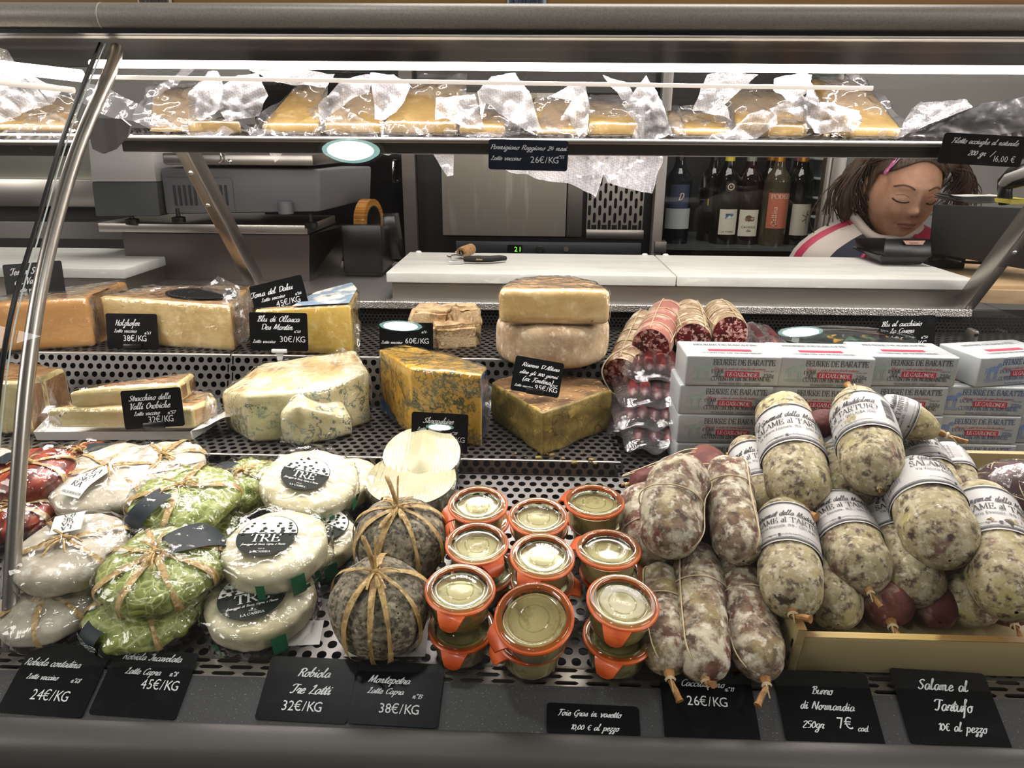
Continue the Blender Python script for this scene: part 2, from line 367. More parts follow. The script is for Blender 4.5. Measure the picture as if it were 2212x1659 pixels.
# glass profile (Y, z) of the curved front pane
GP = [(.8097, 1.3472), (.7802, 1.3178), (.7192, 1.2545), (.6534, 1.1734), (.6085, 1.1179), (.5732, 1.0603), (.534, .975), (.5, .885), (.477, .82), (.468, .788)]
GPS = _spline(GP, 5)
def glass_hit(px, py):
    d = ray(px, py)
    for (ya, za), (yb, zb) in zip(GPS, GPS[1:]):
        n = V((0, zb-za, -(yb-ya))).normalized()
        if n.y > 0: n = -n
        t = ((V((0, ya, za))-EYE).dot(n))/d.dot(n); p = EYE+d*t
        if zb-1e-4 <= p.z <= za+1e-4: return p, n, t
def ceiling_lamp(px, py, wpx, label, dim=1.0):
    p, n, t = glass_hit(px, py); d = ray(px, py).normalized(); r = d - n*(2*d.dot(n)); s = (2.795-p.z)/r.z; q = p+r*s
    R = wpx/2*(t + s)/FPX*.97
    o = thing('ceiling_downlight', label, 'ceiling light', q, None, 'round downlights in the shop ceiling')
    l = bpy.data.lights.new('downlight', 'AREA'); l.shape = 'DISK'; l.size = R*1.6; l.energy = 3.6*dim; l.color = (1, .97, .92); lo = bpy.data.objects.new('downlight_lamp', l); COL.objects.link(lo); lo.parent = o; lo.location = (0, 0, -.012)
    MB().lathe([(R*1.0, -.006), (R*1.12, -.008), (R*1.15, 0), (R*1.0, .004)], 40).obj('trim_ring', WHITE, o)
    MB().lathe([(.0001, -.002), (R*.5, -.002)], 40).obj('bulb', PM('bulb_glow', 'f4fff8', emit=34*dim), o)
    MB().lathe([(R*.5, -.003), (R*.78, -.004), (R*1.0, -.005)], 40).obj('reflector', PM('reflector_glow', 'b4e4dc', emit=13*dim), o)
ceiling_lamp(757, 317, 124, 'round ceiling downlight mirrored in the glass beside the first price card of the shelf')
ceiling_lamp(865, 705, 94, 'round ceiling downlight mirrored over the 60 euro price card')
ceiling_lamp(1730, 717, 92, 'round ceiling downlight mirrored above the butter packs')
ceiling_lamp(950, 908, 62, 'small ceiling downlight mirrored over the card in front of the yellow blue cheese', .6)
# ------------------------------------------------------------------ display counter
CT = thing('display_counter', 'refrigerated glass fronted display counter with perforated steel tiers and curved glass', 'display counter', (0, .8, 0))
def _ray_to(c, s, kind, a, b):
    if kind == 'rect': return min(a/abs(c) if abs(c) > 1e-9 else 9e9, b/abs(s) if abs(s) > 1e-9 else 9e9)
    L = a-b; t = b/abs(s) if abs(s) > 1e-9 else 9e9
    if t*abs(c) <= L: return t
    cc = abs(c); return cc*L + sqrt(max(cc*cc*L*L - L*L + b*b, 0))
def perf(name, O, U, W, width, depth, pitch, rx, ry, rowh, mat, wall=.0012, n=12, parent=None, kind=None):
    U = np.array(U); W = np.array(W); O = np.array(O); nx = max(1, round(width/pitch)); ny = max(1, round(depth/rowh)); rowh = depth/ny; pitch = width/nx
    ca = atan2(rowh/2, pitch/2); an = sorted([2*pi*i/n+.01 for i in range(n)] + [ca, pi-ca, pi+ca, 2*pi-ca]); k = len(an)
    outer = np.array([[cos(t)*_ray_to(cos(t), sin(t), 'rect', pitch/2, rowh/2), sin(t)*_ray_to(cos(t), sin(t), 'rect', pitch/2, rowh/2)] for t in an])
    inner = np.array([[cos(t)*_ray_to(cos(t), sin(t), 's', rx, ry), sin(t)*_ray_to(cos(t), sin(t), 's', rx, ry)] for t in an])
    i, j = np.meshgrid(np.arange(nx), np.arange(ny)); cx = ((i+.25+.5*(j % 2))*pitch).ravel(); cy = ((j+.5)*rowh).ravel(); c = np.stack([cx, cy], 1)
    Nn = np.cross(U, W); Nn = Nn/np.linalg.norm(Nn)
    def to3(p, dz): return O + p[..., :1]*U + p[..., 1:]*W + Nn*dz
    a = to3(c[:, None]+outer, 0); b = to3(c[:, None]+inner, 0); d = to3(c[:, None]+inner, -wall)
    v = np.concatenate([a, b, d], 1).reshape(-1, 3); m = len(c); q = np.arange(k); q1 = (q+1) % k
    f1 = np.stack([q, q1, k+q1, k+q], 1); f2 = np.stack([k+q, k+q1, 2*k+q1, 2*k+q], 1)
    f = (np.concatenate([f1, f2])[None] + (np.arange(m)*3*k)[:, None, None]).reshape(-1, 4)
    b_ = MB(); b_.v = v.tolist(); b_.f = f.tolist(); b_.m = [0]*len(f)
    return b_.obj(name, mat, parent or CT, world=True, smooth=False)
XL, XR = -1.0, 1.0
UX = (1, 0, 0)
def edge_strip(name, p0, p1, r, x0=XL, x1=XR, mat=None):  # rounded nose joining a deck and its riser
    pass
def seam_x(px, py, Y): return X(px, py, Y)
# front deck, tier 2, tier 3, the risers between them
dt = DECK.t; df = V((XL, .5, .8264))
perf('perforated_deck', df, UX, dt, XR-XL, .2753, .013, .0043, .0043, .01126, PERF, .0016)
s2 = seam_x(1342, 985, .775); T2R = Plane(.772, .8746, .95, .8746)
r2a = V((XL, .7725, .8744)); r2b = V((XL, .7756, .8905))
perf('perforated_riser', r2a, UX, (r2b-r2a).normalized(), X(1342, 985, .775)-XL, (r2b-r2a).length, .013, .0040, .0040, .009, PERF)
perf('perforated_shelf', (XL, .7775, .8918), UX, (0, 1, 0), s2-.001-XL, .1655, .013, .0043, .0043, .01126, PERF)
perf('perforated_shelf', (s2+.001, .772, .8746), UX, (0, 1, 0), XR-s2, .175, .013, .0043, .0043, .01126, PERF)
r3a = V((0, .9426, .8918)); r3b = V((0, .9665, .9575)); r3d = (r3b-r3a).normalized(); s3 = seam_x(498, 800, .96)
for xa, xb in ((XL, s3-.001), (s3+.001, XR)):
    perf('perforated_riser', r3a+V((xa, 0, 0)), UX, r3d, xb-xa, (r3b-r3a).length, .013, .0042, .0042, .01126, PERF)
    perf('perforated_shelf', (xa, .9695, .9601), UX, (0, 1, 0), xb-xa, .19, .013, .0043, .0043, .01126, PERF)
    b = MB(); b.grid(lambda u, v: V((xa+(xb-xa)*u, .9665+.003*(1-cos(v*pi/2)), .9575+.0026*sin(v*pi/2))), 1, 5); b.obj('shelf_nose', STEEL, CT, world=True)
b = MB(); b.grid(lambda u, v: V((XL+(s2-XL)*u, .7756+.002*(1-cos(v*pi/2)), .8905+.0013*sin(v*pi/2))), 1, 5); b.obj('shelf_nose', STEEL, CT, world=True)
perf('back_panel', (XL, 1.158, .9601), UX, (0, 0, 1), XR-XL, .032, .0062, .0021, .0021, .0054, PM('dark_perforated', '2a2a2b', .5, .6), n=8)
boxobj('riser_foot', s2, XR, .9435, .945, .8746, .8925, STEELD, CT); boxobj('drip_pan', XL, XR, .46, 1.2, .745, .75, DARK, CT); boxobj('inner_back', XL, XR, 1.175, 1.18, .75, .995, DARK, CT)
# slotted grille along the front
gA = DECK.hit(1106, 1479); gL = (V((0, .5, .8264))-V((0, gA.y, gA.z))).length
perf('slotted_grille', V((XL, gA.y, gA.z)), UX, dt, XR-XL, gL, .0262, .0105, .0019, .006, STEELD, .0016, n=20)
boxobj('grille_edge', XL, XR, .4985, .5015, .823, .8266, STEELD, CT)
boxobj('grille_well', XL, XR, .47, .51, .775, .78, DARK, CT)
LT = V((0, cos(radians(28)), sin(radians(28)))); LEDGEP = Plane(gA.y, gA.z, gA.y+LT.y, gA.z+LT.z)
lB = LEDGEP.hit(1106, 1585)
pts = [(gA.y+.0012, gA.z-.004), (gA.y, gA.z)] + [(gA.y+(lB.y-gA.y)*t, gA.z+(lB.z-gA.z)*t) for t in (.02, .5, 1)]
b = MB(); b.grid(lambda u, v: V((XL+(XR-XL)*u, pts[round(v*4)][0], pts[round(v*4)][1])), 1, 4); b.obj('price_ledge', LEDGE, CT, world=True, ang=30)
lp = [(lB.y+.001, lB.z-.004), (lB.y, lB.z+.0015), (lB.y-.004, lB.z+.0025), (lB.y-.012, lB.z+.001), (lB.y-.021, lB.z-.004), (lB.y-.027, lB.z-.014), (lB.y-.029, lB.z-.028), (lB.y-.028, lB.z-.05)]
lps = _spline(lp, 4)
b = MB(); b.grid(lambda u, v: V((XL+(XR-XL)*u, *lps[round(v*(len(lps)-1))])), 1, len(lps)-1); b.obj('front_lip', LIPM, CT, world=True)
boxobj('base_cabinet', XL, XR, lB.y-.022, 1.16, .0, lB.z-.05, BLACKM, CT)
# worktop bench behind the tiers, plinth for the boards
WORK = PM('dotted_steel_worktop', 'c3bfbd', .34, 1, bump=(520, .5, 0, 'v'))
bx1 = X(2103, 655, 1.15)
b = MB(); prof = [(1.1586, .9885), (1.1500, .9880), (1.1484, .9895), (1.1484, .9995), (1.1500, 1.0008), (1.43, 1.0008)]
b.grid(lambda u, v: V((XL-.1+(bx1-XL+.1)*u, *prof[round(v*5)])), 1, 5); b.grid(lambda u, v: V((XL-.1+(XL*-1-.02)*u, 1.43+.127*v, 1.0008)), 1, 1); b.obj('worktop', WORK, CT, world=True, ang=30)
px0, px1 = X(847, 625, 1.18), X(2100, 640, 1.18)
boxobj('board_plinth', px0, px1, 1.1815, 1.40, 1.0008, 1.0265, STEELD, CT)
boxobj('board_plinth', XL-.1, X(268, 600, 1.18), 1.1815, 1.40, 1.0008, 1.0265, STEELD, CT)
# top bar, canopy, lamp tubes and painted lamp reflections
tb = at(1106, 41, .805)
b = MB(); b.tube([(-1.3, .805, tb.z), (1.3, .805, tb.z)], .0140, 40, up=(0, 0, 1)); b.obj('top_bar', GREY, CT, world=True)
sx = X(226, 41, .805); MB().tube([(sx-.0006, .805, tb.z), (sx+.0006, .805, tb.z)], .0142, 32).obj('bar_joint', PM('pale_joint', 'b9b0a6', .5), CT, world=True)
cz = Zp(1106, 80, .815)
boxobj('gasket', -1.3, 1.3, .795, .812, cz-.0005, tb.z-.012, BLACK, CT)
cb = Plane(.815, cz, 1.2, cz).hit(1106, 150)
boxobj('canopy_panel', -1.3, 1.3, .83, cb.y, cz, cz+.008, PM('dark_canopy', '1a1513', .3, .0, layers=(('120e0d', 4, .4, .6, 3, 'n'),)), CT)
boxobj('canopy_rail', -1.3, 1.3, .812, .832, cz-.0008, cz+.006, STEELD, CT)
boxobj('canopy_top', -1.3, 1.3, .80, cb.y+.01, cz+.008, cz+.013, GREY, CT)
GLOW = PM('lamp_glow', 'fff2e0', emit=13); REFL_GLOW = PM('lamp_reflection_glow', 'e9dccf', emit=.75)  # the weaker glow paints the lamp's reflected line as thin tubes
for (xa, ya), (xb, yb), r, m, Y in (((196, 138), (2300, 152), .0043, GLOW, LED_Y), ((-120, 130), (176, 164), .0062, GLOW, .80), ((184, 166), (1885, 191), .0022, REFL_GLOW, .843), ((-120, 165), (160, 195), .003, REFL_GLOW, .79)):
    pa, pb = at(xa, ya, Y), at(xb, yb, Y); MB().tube([pa, pb], r, 14).obj('lamp_reflection_or_added_tube', m, CT, world=True)
# glass panes, their joint and the curved support pole
def pane(xa, xb):
    b = MB(); n = len(GPS)-1
    b.grid(lambda u, v: V((xa+(xb-xa)*u, *GPS[round(v*n)])), 1, n)
    b.grid(lambda u, v: V((xb-(xb-xa)*u, GPS[round(v*n)][0]+.0045, GPS[round(v*n)][1]-.0036)), 1, n)
    return b.obj('glass_pane', GLASS, CT, world=True, ang=180)
pane(-.4585, 1.25); pane(-1.25, -.4625)
sp = [V((-.4605, y+.002, z-.0015)) for y, z in GPS]
MB().tube(sp, .0022, 8).obj('glass_joint', BLACK, CT, world=True)
MB().tube([p+V((.0045, .001, 0)) for p in sp], .0007, 6).obj('glass_edge', PM('glass_edge_white', 'c9d2cd', .2), CT, world=True)
PPt = [(.80, 1.348), (.8234, 1.3217), (.7359, 1.2372), (.6603, 1.1426), (.6055, 1.05), (.5546, .9356), (.5113, .8255), (.508, .80)]
PPt[0] = (.842, 1.346)
MB().tube([V((-.46, y, z)) for y, z in _spline(PPt, 6)], .0066, 18, up=(1, 0, 0)).obj('support_pole', STEEL, CT, world=True)
# upper shelf with rim and arms
SHELF = Plane(.86, 1.2542, 1.06, 1.2717)
sx0 = X(262, 300, .86); st = SHELF.t
perf('upper_shelf', V((sx0, .862, 1.2544)), UX, st, 1.0-sx0, .2, .013, .0045, .0045, .01126, PERF, .0014)
perf('upper_shelf', V((-1.1, .862, 1.2484)), UX, st, sx0-.05+1.1, .2, .013, .0045, .0045, .01126, PERF, .0014)
def rim(xa, xb, dz=0):
    b = MB(); pr = [(.8625, 1.2542), (.8605, 1.2548), (.8588, 1.2535), (.8585, 1.251), (.8592, 1.2496), (.8596, 1.2488), (.8596, 1.2375), (.862, 1.2365), (.866, 1.2365)]
    b.grid(lambda u, v: V((xa+(xb-xa)*u, pr[round(v*8)][0], pr[round(v*8)][1]+dz)), 1, 8); b.m = [0]*5+[1]*3; return b.obj('shelf_rim', [STEEL, PM('rim_face', '55514d', .25, .9)], CT, world=True, ang=50)
MB().tube([V((-.75, .935, 1.2525)), V((.95, .935, 1.2525))], .004, 12).obj('lamp_reflection_or_added_tube', GLOW, CT, world=True); rim(sx0, 1.0); rim(-1.1, sx0-.05, -.006)  # tube of the added tier lamp, out of sight behind the rim
def arm(pb, pt, mirror=1):
    a, c = V(pb), V(pt); d = (c-a).normalized(); s = V((1, 0, 0)); q = d.cross(s)
    R = Matrix((s, q, d)).transposed(); L = (c-a).length
    o = MB().box((a+c)/2, (.017, .030, L), .0012, R).obj('shelf_arm', STEEL, CT, world=True)
    MB().box((a+c)/2+q*(-.0155)+d*(L*.25), (.012, .003, L*.5), .0008, R).obj('arm_rail', STEELD, o, world=True)
    for t in (.66, .86):
        P = a.lerp(c, t)+q*(-.0175); f = MB(); MM = Matrix.Translation(P) @ R.to_4x4() @ Matrix.Rotation(radians(90), 4, 'X')
        f.lathe([(.0001, .0022), (.0026, .0018), (.0036, .0005), (.0036, -.001)], 14, MM); f.box(P+q*(-.0022), (.0008, .0006, .004), 0, R); f.obj('screw', CHROME, o, world=True)
A0 = at(553, 612, 1.165); A1 = EYE+ray(392, 300)*((A0.x-EYE.x)/ray(392, 300).x)
arm(A0, (A0.x, A1.y, A1.z))
B0 = at(2085, 655, 1.165); B1 = EYE+ray(2240, 450)*((B0.x-EYE.x)/ray(2240, 450).x)
arm(B0, (B0.x, B1.y, B1.z), -1)
# shelf end plate beside the pole, glass end panel and its hinge at the far right
b = MB(); q = [at(x, y, .80) for x, y in ((192, 262), (215, 255), (262, 256), (281, 272), (276, 292), (248, 322), (222, 332), (200, 322), (191, 290))]
b.add([p for p in q]+[p+V((0, .004, 0)) for p in q], [tuple(range(9)), tuple(range(9, 18))[::-1]]+[(i, (i+1) % 9, 9+(i+1) % 9, 9+i) for i in range(9)])
b.obj('shelf_end_plate', PM('smoked_plastic', '6f6b68', .3, .3), CT, world=True, smooth=False)
exx = X(2075, 700, 1.12)
b = MB(); b.box((exx+.02, 1.0, .99), (.005, .30, .06)); b.obj('end_glass', GLASS, CT, world=True, smooth=False)
hg = at(2098, 728, 1.08); b = MB(); b.box(hg, (.012, .02, .026), .004); b.obj('hinge', STEELD, CT, world=True)
b = MB(); [b.tube([hg+V((0, -.012, dz)), hg+V((0, -.009, dz))], .0028, 12) for dz in (-.006, .006)]; b.obj('hinge_pin', BLACK, CT, world=True)
# plank on top of the counter and the barcode labels on its edge
wz = Zp(1106, 12, .84)
wt = thing('wooden_top_plank', 'oak plank lying on top of the counter above the grey bar', 'plank', (0, .99, wz))
WOOD = PM('oak', '9a7440', .5, layers=(('6f4f26', 9, .45, .62, 4, 'n', (.06, 1, 1)), ('b08a54', 30, .5, .7, 3, 'n', (.04, 1, 1))), bump=(40, .2, 3, 'n', (.05, 1, 1)))
boxobj('plank', -1.2, 1.2, .84, 1.14, wz, wz+.03, WOOD, wt, .001)
for xa, xb, c, nm in ((297, 370, 'b8aa98', 'brown'), (1096, 1180, '9fb0c8', 'blue')):
    lb = thing('barcode_label', f'{nm} striped barcode label stuck on the edge of the oak plank', 'label', (X(xa, 5, .838), .838, wz+.012))
    x0, x1 = X(xa, 5, .838), X(xb, 5, .838); boxobj('label_card', x0, x1, .8385, .8395, wz+.0005, wz+.022, PM('label_'+nm, c, .5), lb)
    b = MB(); k = 26; rr = random.Random(3)
    for i in range(k):
        xx = x0+(x1-x0)*(.06+.88*i/k); b.box((xx, .8383, wz+.011), ((x1-x0)/k*rr.uniform(.25, .7), .0004, .0205))
    b.obj('barcode', PM('bars_'+nm, '2a1f1a' if nm == 'brown' else '1c2433', .6), lb, world=True)
# ------------------------------------------------------------------ things behind the counter
def pxbox(name, xa, ya, xb, yb, Y, depth, m, parent, bev=0, zlo=None):
    """a box whose front face, at distance Y, fills the given stretch of the view; depth runs away from the eye"""
    xm, ym = (xa+xb)/2, (ya+yb)/2
    return boxobj(name, X(xa, ym, Y), X(xb, ym, Y), Y, Y+depth, zlo if zlo is not None else Zp(xm, yb, Y), Zp(xm, ya, Y), m, parent, bev)
def pt3(x, y, Y): return at(x, y, Y)
# cutting boards
BOARDM = PM('cutting_board_plastic', 'dfdfda', .4, layers=(('d2d3cd', 14, .45, .6, 4, 'n', (.5, 3, 1)), ('f0f0ec', 60, .6, .68, 3, 'n', (.3, 4, 1))), bump=(200, .15, 3, 'n', (.15, 2, 1)))
def board(xa, xb, label, Yf=1.1765, dep=.235):
    x0, x1 = X(xa, 600, Yf), X(xb, 600, Yf)
    o = thing('cutting_board', label, 'cutting board', ((x0+x1)/2, Yf+dep/2, 1.0269), None, 'white cutting boards on the worktop')
    MB().box((0, 0, .0085), (x1-x0, dep, .017), .0022).obj('slab', BOARDM, o)
    for sx in (-.46, .46): MB().lathe([(.006, 0), (.0065, .0015), (.004, .004), (.0001, .0045)], 12, Matrix.Translation(((x1-x0)*sx, dep/2-.008, .0165))).obj('peg', WHITE, o)
    return o
board(834, 1461, 'white cutting board with a corkscrew lying on it'); board(1463, 2114, 'white cutting board with the card terminal at its right end'); board(-330, 271, 'white cutting board left of the weighing scale')
# weighing scale on its steel stand
SG = PM('scale_grey', '6a6b70', .5, .1); SDG = PM('scale_dark_grey', '4a4d50', .55, bump=(400, .1, 2)); SLG = PM('scale_light_grey', 'c6c3c3', .45)
st_ = thing('scale_stand', 'boxy steel stand under the weighing scale', 'stand', BENCH.hit(465, 605))
Yb = BENCH.hit(465, 605).y
b = MB(); z0 = 1.001; zt = Zp(465, 505, Yb)
for_pts = lambda xs, z, y: [V((x, y, z)) for x in xs]
xa, xb = X(280, 600, Yb), X(668, 604, Yb); xc, xd = X(264, 510, Yb), X(668, 505, Yb)
b.add([V((xa, Yb, z0)), V((xb, Yb, z0)), V((xb+.015, Yb+.17, z0)), V((xa-.01, Yb+.17, z0)), V((xc, Yb, zt)), V((xd, Yb, zt)), V((xd+.03, Yb+.17, zt)), V((xc-.01, Yb+.17, zt))], [(0, 1, 5, 4), (1, 2, 6, 5), (2, 3, 7, 6), (3, 0, 4, 7), (4, 5, 6, 7)])
b.obj('stand_box', PM('stand_steel', '6d6763', .33, 1), st_, world=True, smooth=False)
pxbox('stand_tray', 212, 484, 664, 504, Yb-.012, .19, STEEL, st_, .002)
sc_ = thing('weighing_scale', 'grey shop weighing scale with steel pan and light grey head', 'scale', (X(460, 470, Yb), Yb+.02, zt+.02))
def hexa(name, f4, dy, m, bk=None, sub=None, parent=None, bev=.003):
    """block from four front corner points (BL, BR, TR, TL) pushed back by dy; bk shifts the back face"""
    bm = bmesh.new(); F_ = [V(p) for p in f4]; Bk = [p+V(bk[i] if bk else (0, 0, 0))+V((0, dy, 0)) for i, p in enumerate(F_)]
    vs = [bm.verts.new(p) for p in F_+Bk]
    for q in ((0, 1, 2, 3), (7, 6, 5, 4), (1, 5, 6, 2), (0, 3, 7, 4), (3, 2, 6, 7), (0, 4, 5, 1)): bm.faces.new([vs[i] for i in q])
    if bev: bmesh.ops.bevel(bm, geom=bm.edges[:], offset=bev, segments=2, affect='EDGES', profile=.5)
    return MB().bm(bm).obj(name, m, parent, world=True)
Ys = Yb-.02
hexa('head_lower', [pt3(206, 467, Ys), pt3(346, 467, Ys), pt3(338, 393, Ys), pt3(197, 393, Ys)], .07, SDG, None, None, sc_)
hexa('head_upper', [pt3(197, 393, Ys), pt3(338, 393, Ys), pt3(324, 290, Ys), pt3(188, 290, Ys)], .07, SLG, None, None, sc_)
Yc = Ys+.012
hexa('body', [pt3(358, 463, Yc), pt3(690, 458, Yc), pt3(690, 366, Yc), pt3(345, 362, Yc)], .20, SG, [(0, 0, 0), (.05, 0, .008), (.05, 0, 0), (0, 0, 0)], None, sc_, .005)
SLM = PM('slot_dark', '2c2c2f', .6)
for sx_ in [378+i*11 for i in range(5)]+[468+i*10.5 for i in range(3)]: MB().box(pt3(sx_, 422, Yc-.0006), (.0042, .0025, .036), .0008).obj('vent_slot', SLM, sc_, world=True)
b = MB(); q = [pt3(356, 382, Yc-.0005), pt3(496, 384, Yc-.0005), pt3(502, 390, Yc-.0005), pt3(508, 456, Yc-.0005)]; b.tube(q, .0006, 6); b.obj('panel_line', PM('panel_line', '55565b', .5), sc_, world=True)
pxbox('pan', 350, 331, 676, 357, Yc-.012, .24, STEEL, sc_, .004)
b = MB(); hp = [pt3(474, 350, Yc-.014), pt3(479, 346, Yc-.016), pt3(478, 330, Yc-.016), pt3(470, 312, Yc-.01), pt3(455, 307, Yc), pt3(400, 306, Yc+.02)]; b.tube(hp, .0028, 10); b.lathe([(.0001, .002), (.004, .001), (.004, -.001)], 12, Matrix.Translation(pt3(496, 349, Yc-.013)) @ Matrix.Rotation(radians(90), 4, 'X')); b.obj('pan_handle', CHROME, sc_, world=True)
b = MB(); b.tube([pt3(392, 322, Yc-.005), pt3(436, 322, Yc-.005)], .0095, 18); b.obj('pan_roller', PM('roller_grey', '77777c', .4), sc_, world=True)
c = pt3(617, 449, Yc-.008); MB().lathe([(.0001, .012), (.009, .012), (.0125, .010), (.0135, -.010), (.012, -.011), (.0001, -.011)], 24, Matrix.Translation(c)).obj('level_cup', SG, sc_, world=True)
for fx, fy in ((286, 478), (386, 474), (672, 486)):
    c = pt3(fx, fy, Yc); b = MB(); b.lathe([(.012, -.005), (.012, .004), (.004, .006), (.003, .02)], 16, Matrix.Translation(c)); b.obj('foot', BLACK, sc_, world=True)
q = [pt3(697, 385, Yc), pt3(735, 391, Yc+.12), pt3(738, 420, Yc+.12), pt3(700, 440, Yc)]
b = MB(); b.box(pt3(716, 428, Yc+.10)+V((0, -.004, 0)), (.018, .001, .02)); b.obj('rating_label', PM('rating_label', '8f8a8c', .6, layers=(('4a484c', 260, .5, .56, 2, 'n'),)), sc_, world=True)
# steel slicing machine and ledges at the far left
lf = thing('steel_side_table', 'low steel table with dark gap left of the weighing scale', 'table', (-.75, 1.62, 0))
pxbox('upper_panel', -200, 300, 200, 384, 1.66, .25, PM('grey_green_steel', '6f6f66', .35, .9, layers=(('7f7d74', 3, .4, .6, 2, 'n'),)), lf)
pxbox('front_rail', -200, 386, 212, 446, 1.58, .30, STEEL, lf, .003)
pxbox('dark_gap', -200, 446, 300, 478, 1.62, .2, BLACKM, lf); pxbox('lower_panel', -200, 478, 290, 515, 1.57, .3, PM('lower_grey', '55524f', .45, .6), lf, .003, zlo=0)
pxbox('lower_dark', -200, 515, 275, 545, 1.565, .02, BLACKM, lf)
# tape dispenser
td = BENCH.hit(790, 598); Yt = td.y
tp = thing('tape_dispenser', 'black bench tape dispenser beside the weighing scale', 'tape dispenser', td)
hexa('body', [pt3(742, 590, Yt), pt3(828, 590, Yt), pt3(823, 484, Yt), pt3(735, 484, Yt)], .13, BLACK, [(0, 0, 0), (0, 0, 0), (-.01, 0, -.028), (0, 0, -.028)], None, tp, .004)
pxbox('base', 745, 588, 822, 597, Yt+.004, .12, BLACKM, tp, .002)
hexa('blade_guard', [pt3(800, 560, Yt+.09), pt3(866, 560, Yt+.09), pt3(852, 464, Yt+.09), pt3(815, 466, Yt+.09)], .05, PM('smoky_black', '161617', .2), None, None, tp, .003)
tr = thing('tape_roll', 'roll of brown adhesive tape standing in the dispenser', 'tape', pt3(790, 480, Yt+.03))
ctr = pt3(797, 478, Yt+.055); R_ = .043
MM = Matrix.Translation(ctr) @ Matrix.Rotation(radians(-14), 4, 'Z') @ Matrix.Rotation(radians(90), 4, 'Y')
TAPE = PM('brown_tape', 'b07a34', .12, layers=(('8f5d22', 400, .4, .6, 1, 'n', (.02, .02, 1)),), coat=.6)
MB().lathe([(R_*.72, -.011), (R_, -.011), (R_, .011), (R_*.72, .011), (R_*.72, -.011)], 48, MM).obj('tape_winding', TAPE, tr, world=True)
MB().lathe([(R_*.66, -.0112), (R_*.72, -.0112), (R_*.72, .0112), (R_*.66, .0112), (R_*.66, -.0112)], 48, MM).obj('cardboard_core', PM('core', '2a241f', .7), tr, world=True)
# corkscrew with cork
cp = BOARD.hit(1030, 566); cw = thing('corkscrew', 'black waiter corkscrew holding a cork on the white board', 'corkscrew', cp)
m_ = mpp(cp); L0 = V((1, 0, 0))
def cpt(px, py, up=0): return BOARD.hit(px, py)+V((0, 0, up))
b = MB(); hp = [cpt(1003, 568, .007), cpt(1030, 569, .008), cpt(1060, 569, .008), cpt(1080, 567, .008), cpt(1092, 566, .007)]
b.tube(hp, [.0065, .008, .0076, .007, .0055], 14, flat=.75); b.obj('handle', BLACKM, cw, world=True)
b = MB(); tpos = cpt(1035, 573, .0085); uu, vv = V((1, .05, 0)), V((0, .45, .9)); text(b, 'Andreas', 'script', .0034, flat(tpos, uu, vv, V((0, -1, .3)), .004), al='c'); b.obj('lettering', PM('gold_ink', 'b89a62', .5), cw, world=True)
b = MB(); b.box(cpt(985, 571, .004), (.026, .006, .003), .001); b.box(cpt(972, 566, .008), (.006, .006, .010), .001); b.tube([cpt(967, 561, .006), cpt(985, 563, .010), cpt(1003, 566, .010)], .0022, 8); b.tube([cpt(985, 555, .010), cpt(992, 560, .018), cpt(997, 565, .012)], .0016, 8); b.obj('levers', CHROME, cw, world=True)
ck = thing('wine_cork', 'used wine cork on the screw of the corkscrew', 'cork', cpt(1008, 560))
CORK = PM('cork', 'b28a5c', .8, layers=(('7d5a38', 220, .52, .62, 3, 'n'),), bump=(300, .3, 2))
a, c = cpt(997, 560, .012), cpt(1018, 552, .0125); b = MB(); b.tube([a, a.lerp(c, .03), a.lerp(c, .97), c], [.0092, .0105, .0105, .0094], 20); b.obj('cork', CORK, ck, world=True)
b = MB(); dd = (a-c).normalized(); b.lathe([(.0028, 0), (.0045, 0), (.0045, .003), (.0028, .003)], 16, Matrix.Translation(a) @ dd.to_track_quat('Z', 'Y').to_matrix().to_4x4()); b.obj('screw_ring', BLACK, ck, world=True)
# fridges along the back wall
YF = 2.15
fr = thing('black_fridge', 'tall black fridge with a chrome handle and grey door post', 'fridge', (X(810, 400, YF), YF, 0))
pxbox('door', 560, 120, 868, 560, YF, .5, PM('black_gloss', '0b0b0d', .15, layers=(('1b1c20', 5, .55, .75, 3, 'n'),)), fr, zlo=.02)
pxbox('door_post', 868, 120, 896, 600, YF-.02, .5, PM('post_steel', '77716b', .4, .8), fr, zlo=.02)
b = MB(); q = [pt3(864, 346, YF), pt3(850, 346, YF-.03), pt3(849, 350, YF-.032), pt3(849, 390, YF-.032), pt3(850, 393, YF-.03), pt3(864, 393, YF)]; b.tube(q, .0035, 8); b.obj('handle', CHROME, fr, world=True)
fo = thing('steel_blast_chiller', 'stainless steel chiller cabinet with slotted vent and green display', 'chiller', (X(1140, 400, YF), YF, 0))
pxbox('cabinet', 901, 150, 1416, 575, YF+.01, .5, PM('cabinet_black', '111112', .4), fo, zlo=.0)
DOORM = PM('stained_steel_door', '8d857a', .45, .35, layers=(('8a847b', 6, .4, .62, 4, 'n', (3, 1, .6)), ('aaa49b', 14, .55, .75, 3, 'n', (2, 1, .3))))
pxbox('door', 953, 200, 1226, 510, YF-.03, .035, DOORM, fo, .002); pxbox('door_frame', 1228, 200, 1262, 512, YF-.028, .03, STEELD, fo, .002)
pxbox('panel_top', 901, 150, 1416, 200, YF-.01, .02, PM('top_grey', '4a4846', .5, .6), fo)
vx0, vx1 = X(1268, 450, YF-.02), X(1390, 450, YF-.02); vz0, vz1 = Zp(1330, 494, YF-.02), Zp(1330, 300, YF-.02)
perf('vent_grille', V((vx0, YF-.02, vz0)), (0, 0, 1), (1, 0, 0), vz1-vz0, vx1-vx0, .0405, .0155, .0042, .0152, STEEL, .002, 16, fo)
